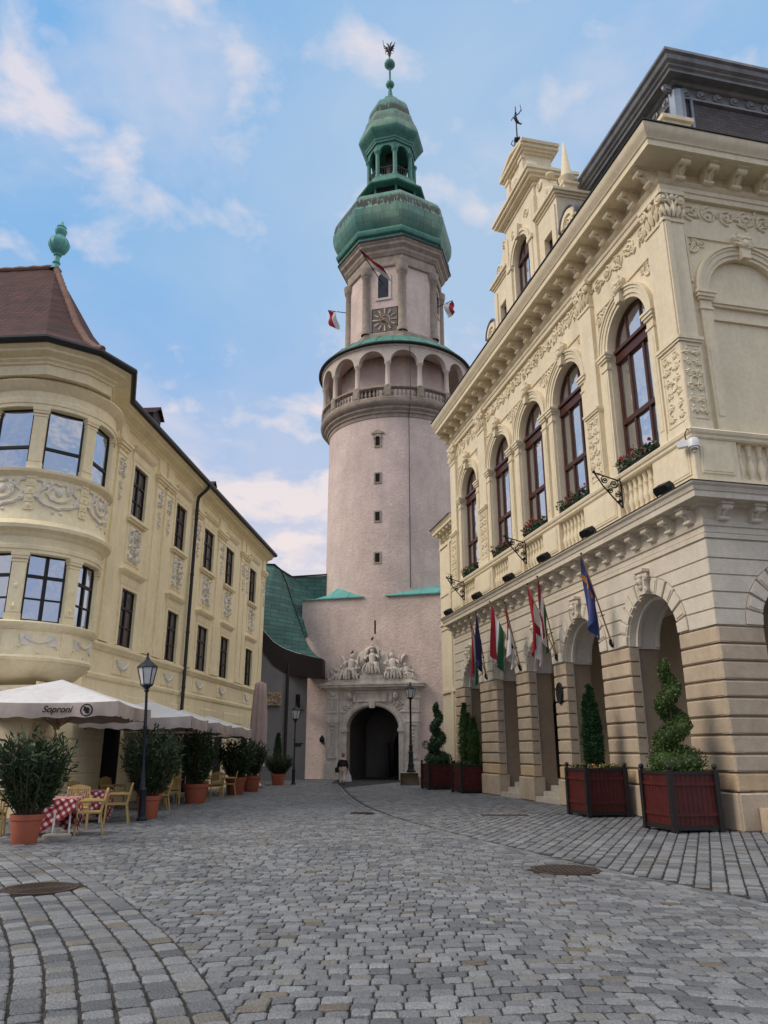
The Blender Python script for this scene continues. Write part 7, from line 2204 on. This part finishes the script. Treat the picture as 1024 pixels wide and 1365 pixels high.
# parasols
def parasol(x, y, s, ze, za, lab, rz, text=False, base=True, seed=0):
    t = thing('parasol', lab, 'parasol', (x, y, 0), rz, 'open square parasols of the café')
    m = mb('wood_pale'); m.lathe([(0.035, 0.0), (0.035, za - 0.12)], seg=10); m.build('pole', t, 40)
    m = mb('conc'); m.box(-0.35, 0.35, -0.35, 0.35, 0, 0.1); m.build('base', t)
    n = 12
    def top(u, v):
        # pyramid with sagging panels between the ribs
        q = max(abs(u), abs(v))
        p = min(abs(u), abs(v)) / q if q > 1e-6 else 1
        sag = -0.06 * q * (1 - p * p) - 0.05 * q * (1 - q)
        return (u * s, v * s, za + (ze - za) * q + sag)
    m = mb('canvas')
    ids = {}
    for i in range(2 * n + 1):
        for j in range(2 * n + 1):
            ids[i, j] = m.add([top((i - n) / n, (j - n) / n)])
    for i in range(2 * n):
        for j in range(2 * n): m.face(ids[i, j], ids[i + 1, j], ids[i + 1, j + 1], ids[i, j + 1])
    c = m.build('canopy', t, 50)
    m = mb('canvas_edge')
    r = random.Random(seed)
    ph = r.uniform(0, 6)
    for side in range(4):
        m.T = Matrix.Rotation(side * PI / 2, 4, 'Z')
        N_ = 36
        row = []
        for k in range(N_ + 1):
            u = -1 + 2 * k / N_
            X, Y, Z = top(u, -1.0)
            wob = 0.035 * math.sin(7 * u + ph + side) + 0.02 * math.sin(17 * u + ph)
            row.append(((X, Y - 0.004, Z), (X * 1.0 , Y - 0.02 + wob * 0.6, Z - 0.18), (X * 0.998, Y - 0.01 + wob, Z - 0.33 - 0.02 * math.cos(20 * u))))
        for a, b in zip(row, row[1:]):
            for q in range(2): m.poly([a[q], b[q], b[q + 1], a[q + 1]])
    m.T = Matrix.Identity(4)
    v = m.build('valance', c, 80)
    m = mb('wood_pale')
    for k in range(8):
        a = k * PI / 4
        e = s * 0.97 * (1.0 if k % 2 == 0 else math.sqrt(2))
        d = (math.cos(a), math.sin(a))
        m.tube([(0.04 * d[0], 0.04 * d[1], za - 0.12), (e * d[0], e * d[1], ze - 0.06)], 0.018, 5)
        m.tube([(0.05 * d[0], 0.05 * d[1], ze - 0.55), (e * 0.5 * d[0], e * 0.5 * d[1], (za + ze) / 2 - 0.1)], 0.016, 5)
    m.lathe([(0.035, ze - 0.62), (0.08, ze - 0.6), (0.08, ze - 0.45), (0.035, ze - 0.42)], seg=12)
    m.build('ribs', t)
    if text:
        cu = bpy.data.curves.new('lettering', 'FONT'); cu.body = text; cu.size = 0.21; cu.shear = 0.35; cu.extrude = 0.003; cu.offset = 0.004
        to = bpy.data.objects.new('lettering', cu); COL.objects.link(to)
        dg = bpy.context.evaluated_depsgraph_get()
        me = bpy.data.meshes.new_from_object(to.evaluated_get(dg)); bpy.data.objects.remove(to)
        me.materials.clear(); me.materials.append(M['letter'])
        X, Y, Z = top(0.30, -1.0)
        o = bpy.data.objects.new('lettering', me); COL.objects.link(o); o.parent = v
        o.location = (X - 0.35, Y - 0.055, Z - 0.215); o.rotation_euler = (R(90), 0, 0)
        m = mb('letter'); m.T = Matrix.Translation((X + 0.66, Y - 0.055, Z - 0.16)) @ Matrix.Rotation(PI / 2, 4, 'X')
        m.lathe([(0.115, 0), (0.115, 0.004), (0.145, 0.004), (0.145, 0)], seg=24); m.ball((0, 0.01, 0.002), (0.075, 0.055, 0.004), 10, 4); m.ball((0.02, -0.05, 0.002), (0.05, 0.03, 0.004), 8, 4); m.ball((-0.045, 0.06, 0.002), (0.03, 0.025, 0.004), 8, 4)
        m.build('emblem', v)
    return t
parasol(-8.42, 20.35, 1.95, 2.80, 3.45, 'big off white parasol at the left edge with black lettering on its valance', R(5.5), 'Soproni', seed=1)
parasol(-7.55, 25.3, 1.65, 2.68, 3.22, 'off white parasol directly behind the lamp post', R(4), seed=2)
parasol(-7.4, 28.9, 1.6, 2.62, 3.12, 'off white parasol third in the row, before the black downpipe', R(3), seed=3)
parasol(-7.3, 32.9, 1.6, 2.58, 3.08, 'off white parasol at the far end of the row', R(3), seed=4)
t = thing('closed_parasol', 'folded dusty pink parasol standing at the far end of the terrace', 'parasol', (-6.08, 38.4, 0))
m = mb('wood_pale'); m.lathe([(0.04, 0), (0.04, 4.95)], seg=10); m.build('pole', t)
m = mb('canvas_pink')
pr_ = [(0.38, 1.75), (0.36, 2.4), (0.36, 3.0), (0.32, 3.8), (0.27, 4.5), (0.24, 4.85), (0.05, 4.95)]
NS = 40
idx = []
for r_, z_ in pr_:
    idx.append(m.add([(r_ * (1 + 0.16 * math.cos(8 * a)) * math.cos(a), r_ * (1 + 0.16 * math.cos(8 * a)) * math.sin(a), z_) for a in [2 * PI * k / NS for k in range(NS)]]))
for a, b in zip(idx, idx[1:]):
    for k in range(NS): m.face(a + k, a + (k + 1) % NS, b + (k + 1) % NS, b + k)
m.build('folded_canopy', t, 60)
m = mb('conc'); m.box(-0.4, 0.4, -0.4, 0.4, 0, 0.12); m.build('base', t)
# menu stand
t = thing('menu_stand', 'white cast menu stand with a slanted frame at the end of the terrace', 'menu stand', (-6.2, 39.6, 0), R(20))
m = mb('white_paint')
for k in range(4): m.tube([(0.30 * math.cos(k * PI / 2 + 0.5), 0.30 * math.sin(k * PI / 2 + 0.5), 0.02), (0.1 * math.cos(k * PI / 2 + 0.5), 0.1 * math.sin(k * PI / 2 + 0.5), 0.14), (0, 0, 0.3)], [0.04, 0.05, 0.07], 6)
m.lathe([(0.09, 0.2), (0.06, 0.4), (0.05, 1.0), (0.07, 1.05)], seg=10); m.build('post', t, 40)
m = mb('white_paint'); m.T = Matrix.Translation((0, 0, 1.1)) @ Matrix.Rotation(R(40), 4, 'X')
for (a, b, c_, d_) in ((-0.28, 0.28, -0.2, -0.16), (-0.28, 0.28, 0.16, 0.2), (-0.28, -0.24, -0.2, 0.2), (0.24, 0.28, -0.2, 0.2), (-0.02, 0.02, -0.2, 0.2)): m.box(a, b, c_, d_, 0, 0.03)
m.build('frame', t)

# ------------------------------------------------------------------ person walking to the gate
def skin_body(name, verts, edges, radii, key, parent, sub=2):
    me = bpy.data.meshes.new(name); me.from_pydata([tuple(v) for v in verts], edges, [])
    o = bpy.data.objects.new(name, me); COL.objects.link(o); o.parent = parent
    me.materials.append(M[key])
    sm = o.modifiers.new('skin', 'SKIN'); ss = o.modifiers.new('sub', 'SUBSURF'); ss.levels = sub; ss.render_levels = sub
    lay = me.skin_vertices[0].data if me.skin_vertices else None
    if lay is None:
        bm = bmesh.new(); bm.from_mesh(me); bm.verts.layers.skin.verify(); bm.to_mesh(me); bm.free(); lay = me.skin_vertices[0].data
    for k, r in enumerate(radii): lay[k].radius = (r, r) if isinstance(r, (int, float)) else r
    lay[0].use_root = True
    sm.use_smooth_shade = True
    return o
pe = thing('person', 'person in a dark jacket and cream trousers walking away with a white carrier bag', 'person', (-2.18, 42.45, 0), R(0))
# faces away from the camera (+y), stooping; whole body first, clothes over it
V = [(0, 0, 0.80), (0, 0.02, 0.95), (0.0, 0.10, 1.12), (0.0, 0.17, 1.26), (0.0, 0.22, 1.33), (0.0, 0.25, 1.39),
     (-0.09, 0, 0.76), (-0.10, 0.05, 0.44), (-0.09, -0.06, 0.09), (-0.09, 0.06, 0.04),
     (0.09, 0, 0.76), (0.09, -0.04, 0.44), (0.08, -0.20, 0.12), (0.08, -0.12, 0.04),
     (-0.17, 0.13, 1.20), (-0.24, 0.12, 0.97), (-0.25, 0.22, 0.78), (0.17, 0.13, 1.20), (0.24, 0.10, 0.96), (0.24, 0.14, 0.74)]
E_ = [(0, 1), (1, 2), (2, 3), (3, 4), (4, 5), (0, 6), (6, 7), (7, 8), (8, 9), (0, 10), (10, 11), (11, 12), (12, 13), (3, 14), (14, 15), (15, 16), (3, 17), (17, 18), (18, 19)]
Rr = [0.085, 0.08, 0.085, 0.07, 0.045, 0.05, 0.095, 0.06, 0.04, 0.03, 0.095, 0.06, 0.04, 0.03, 0.06, 0.045, 0.03, 0.06, 0.045, 0.03]
skin_body('body', V, E_, Rr, 'skin', pe)
m = mb('skin'); m.ball((0, 0.29, 1.46), (0.078, 0.095, 0.115), 14, 10); m.ball((0, 0.385, 1.45), (0.015, 0.02, 0.02), 6, 5)
for s in (-1, 1): m.ball((s * 0.08, 0.29, 1.455), (0.015, 0.025, 0.035), 6, 5)
m.build('head', pe, 60)
m = mb('hair'); m.ball((0, 0.265, 1.485), (0.092, 0.10, 0.112), 12, 8); m.ball((0, 0.21, 1.43), (0.07, 0.05, 0.07), 8, 6); m.build('hair', pe, 60)
J = [V[i] for i in (0, 1, 2, 3, 14, 15, 16, 17, 18, 19)]
jk = skin_body('jacket', [(0, 0.0, 0.86), (0, 0.03, 0.98), (0, 0.10, 1.13), (0, 0.17, 1.27)] + [V[14], V[15], (-0.25, 0.20, 0.83), V[17], V[18], (0.24, 0.13, 0.80)], [(0, 1), (1, 2), (2, 3), (3, 4), (4, 5), (5, 6), (3, 7), (7, 8), (8, 9)], [(0.2, 0.15), (0.19, 0.145), (0.185, 0.15), (0.155, 0.13), 0.1, 0.072, 0.058, 0.1, 0.072, 0.058], 'black', pe)
tr = skin_body('trousers', [(0, 0, 0.86), V[6], V[7], (-0.09, -0.05, 0.10), V[10], V[11], (0.08, -0.19, 0.14)], [(0, 1), (1, 2), (2, 3), (0, 4), (4, 5), (5, 6)], [(0.15, 0.13), 0.115, 0.085, 0.07, 0.115, 0.085, 0.07], 'trousers', pe)
m = mb('black'); m.ball((-0.09, 0.01, 0.045), (0.045, 0.12, 0.045), 8, 6); m.ball((0.08, -0.15, 0.05), (0.045, 0.12, 0.05), 8, 6); m.build('shoes', pe, 60)
for sx in (-1, 1):
    hx, hy, hz = (-0.25, 0.23, 0.76) if sx < 0 else (0.24, 0.145, 0.715)
    m = mb('skin'); m.ball((hx, hy, hz), (0.022, 0.04, 0.045), 8, 6)
    for f in range(4): m.tube([(hx, hy - 0.03 + 0.02 * f, hz - 0.03), (hx - sx * 0.012, hy - 0.03 + 0.02 * f, hz - 0.07), (hx - sx * 0.035, hy - 0.03 + 0.02 * f, hz - 0.075 + 0.004 * f)], [0.009, 0.009, 0.007], 6)
    m.tube([(hx - sx * 0.01, hy + 0.035, hz + 0.01), (hx - sx * 0.035, hy + 0.045, hz - 0.025), (hx - sx * 0.04, hy + 0.035, hz - 0.055)], [0.011, 0.01, 0.008], 6)
    m.build('hand', pe, 60)
b = thing('carrier_bag', 'white plastic carrier bag in the right hand of the walking person', 'bag', (-2.18 + 0.30, 42.6, 0.14), 0)
m = mb('white'); m.prism([(-0.17, 0.0), (0.17, 0.02), (0.14, 0.28), (0.05, 0.42), (0.02, 0.52), (-0.03, 0.52), (-0.05, 0.40), (-0.12, 0.28)], -0.06, 0.06); m.build('bag', b)
b = thing('shoulder_bag', 'black bag hanging at the left side of the walking person', 'bag', (-2.18 - 0.30, 42.5, 0.60), 0)
m = mb('black'); m.prism([(-0.09, 0.0), (0.09, 0.0), (0.11, 0.2), (0.06, 0.26), (-0.06, 0.26), (-0.11, 0.2)], -0.15, 0.15); m.tube([(0, -0.1, 0.25), (0.06, -0.02, 0.55), (0.08, 0.1, 0.55), (0, 0.1, 0.25)], 0.012, 5); m.build('bag', b)
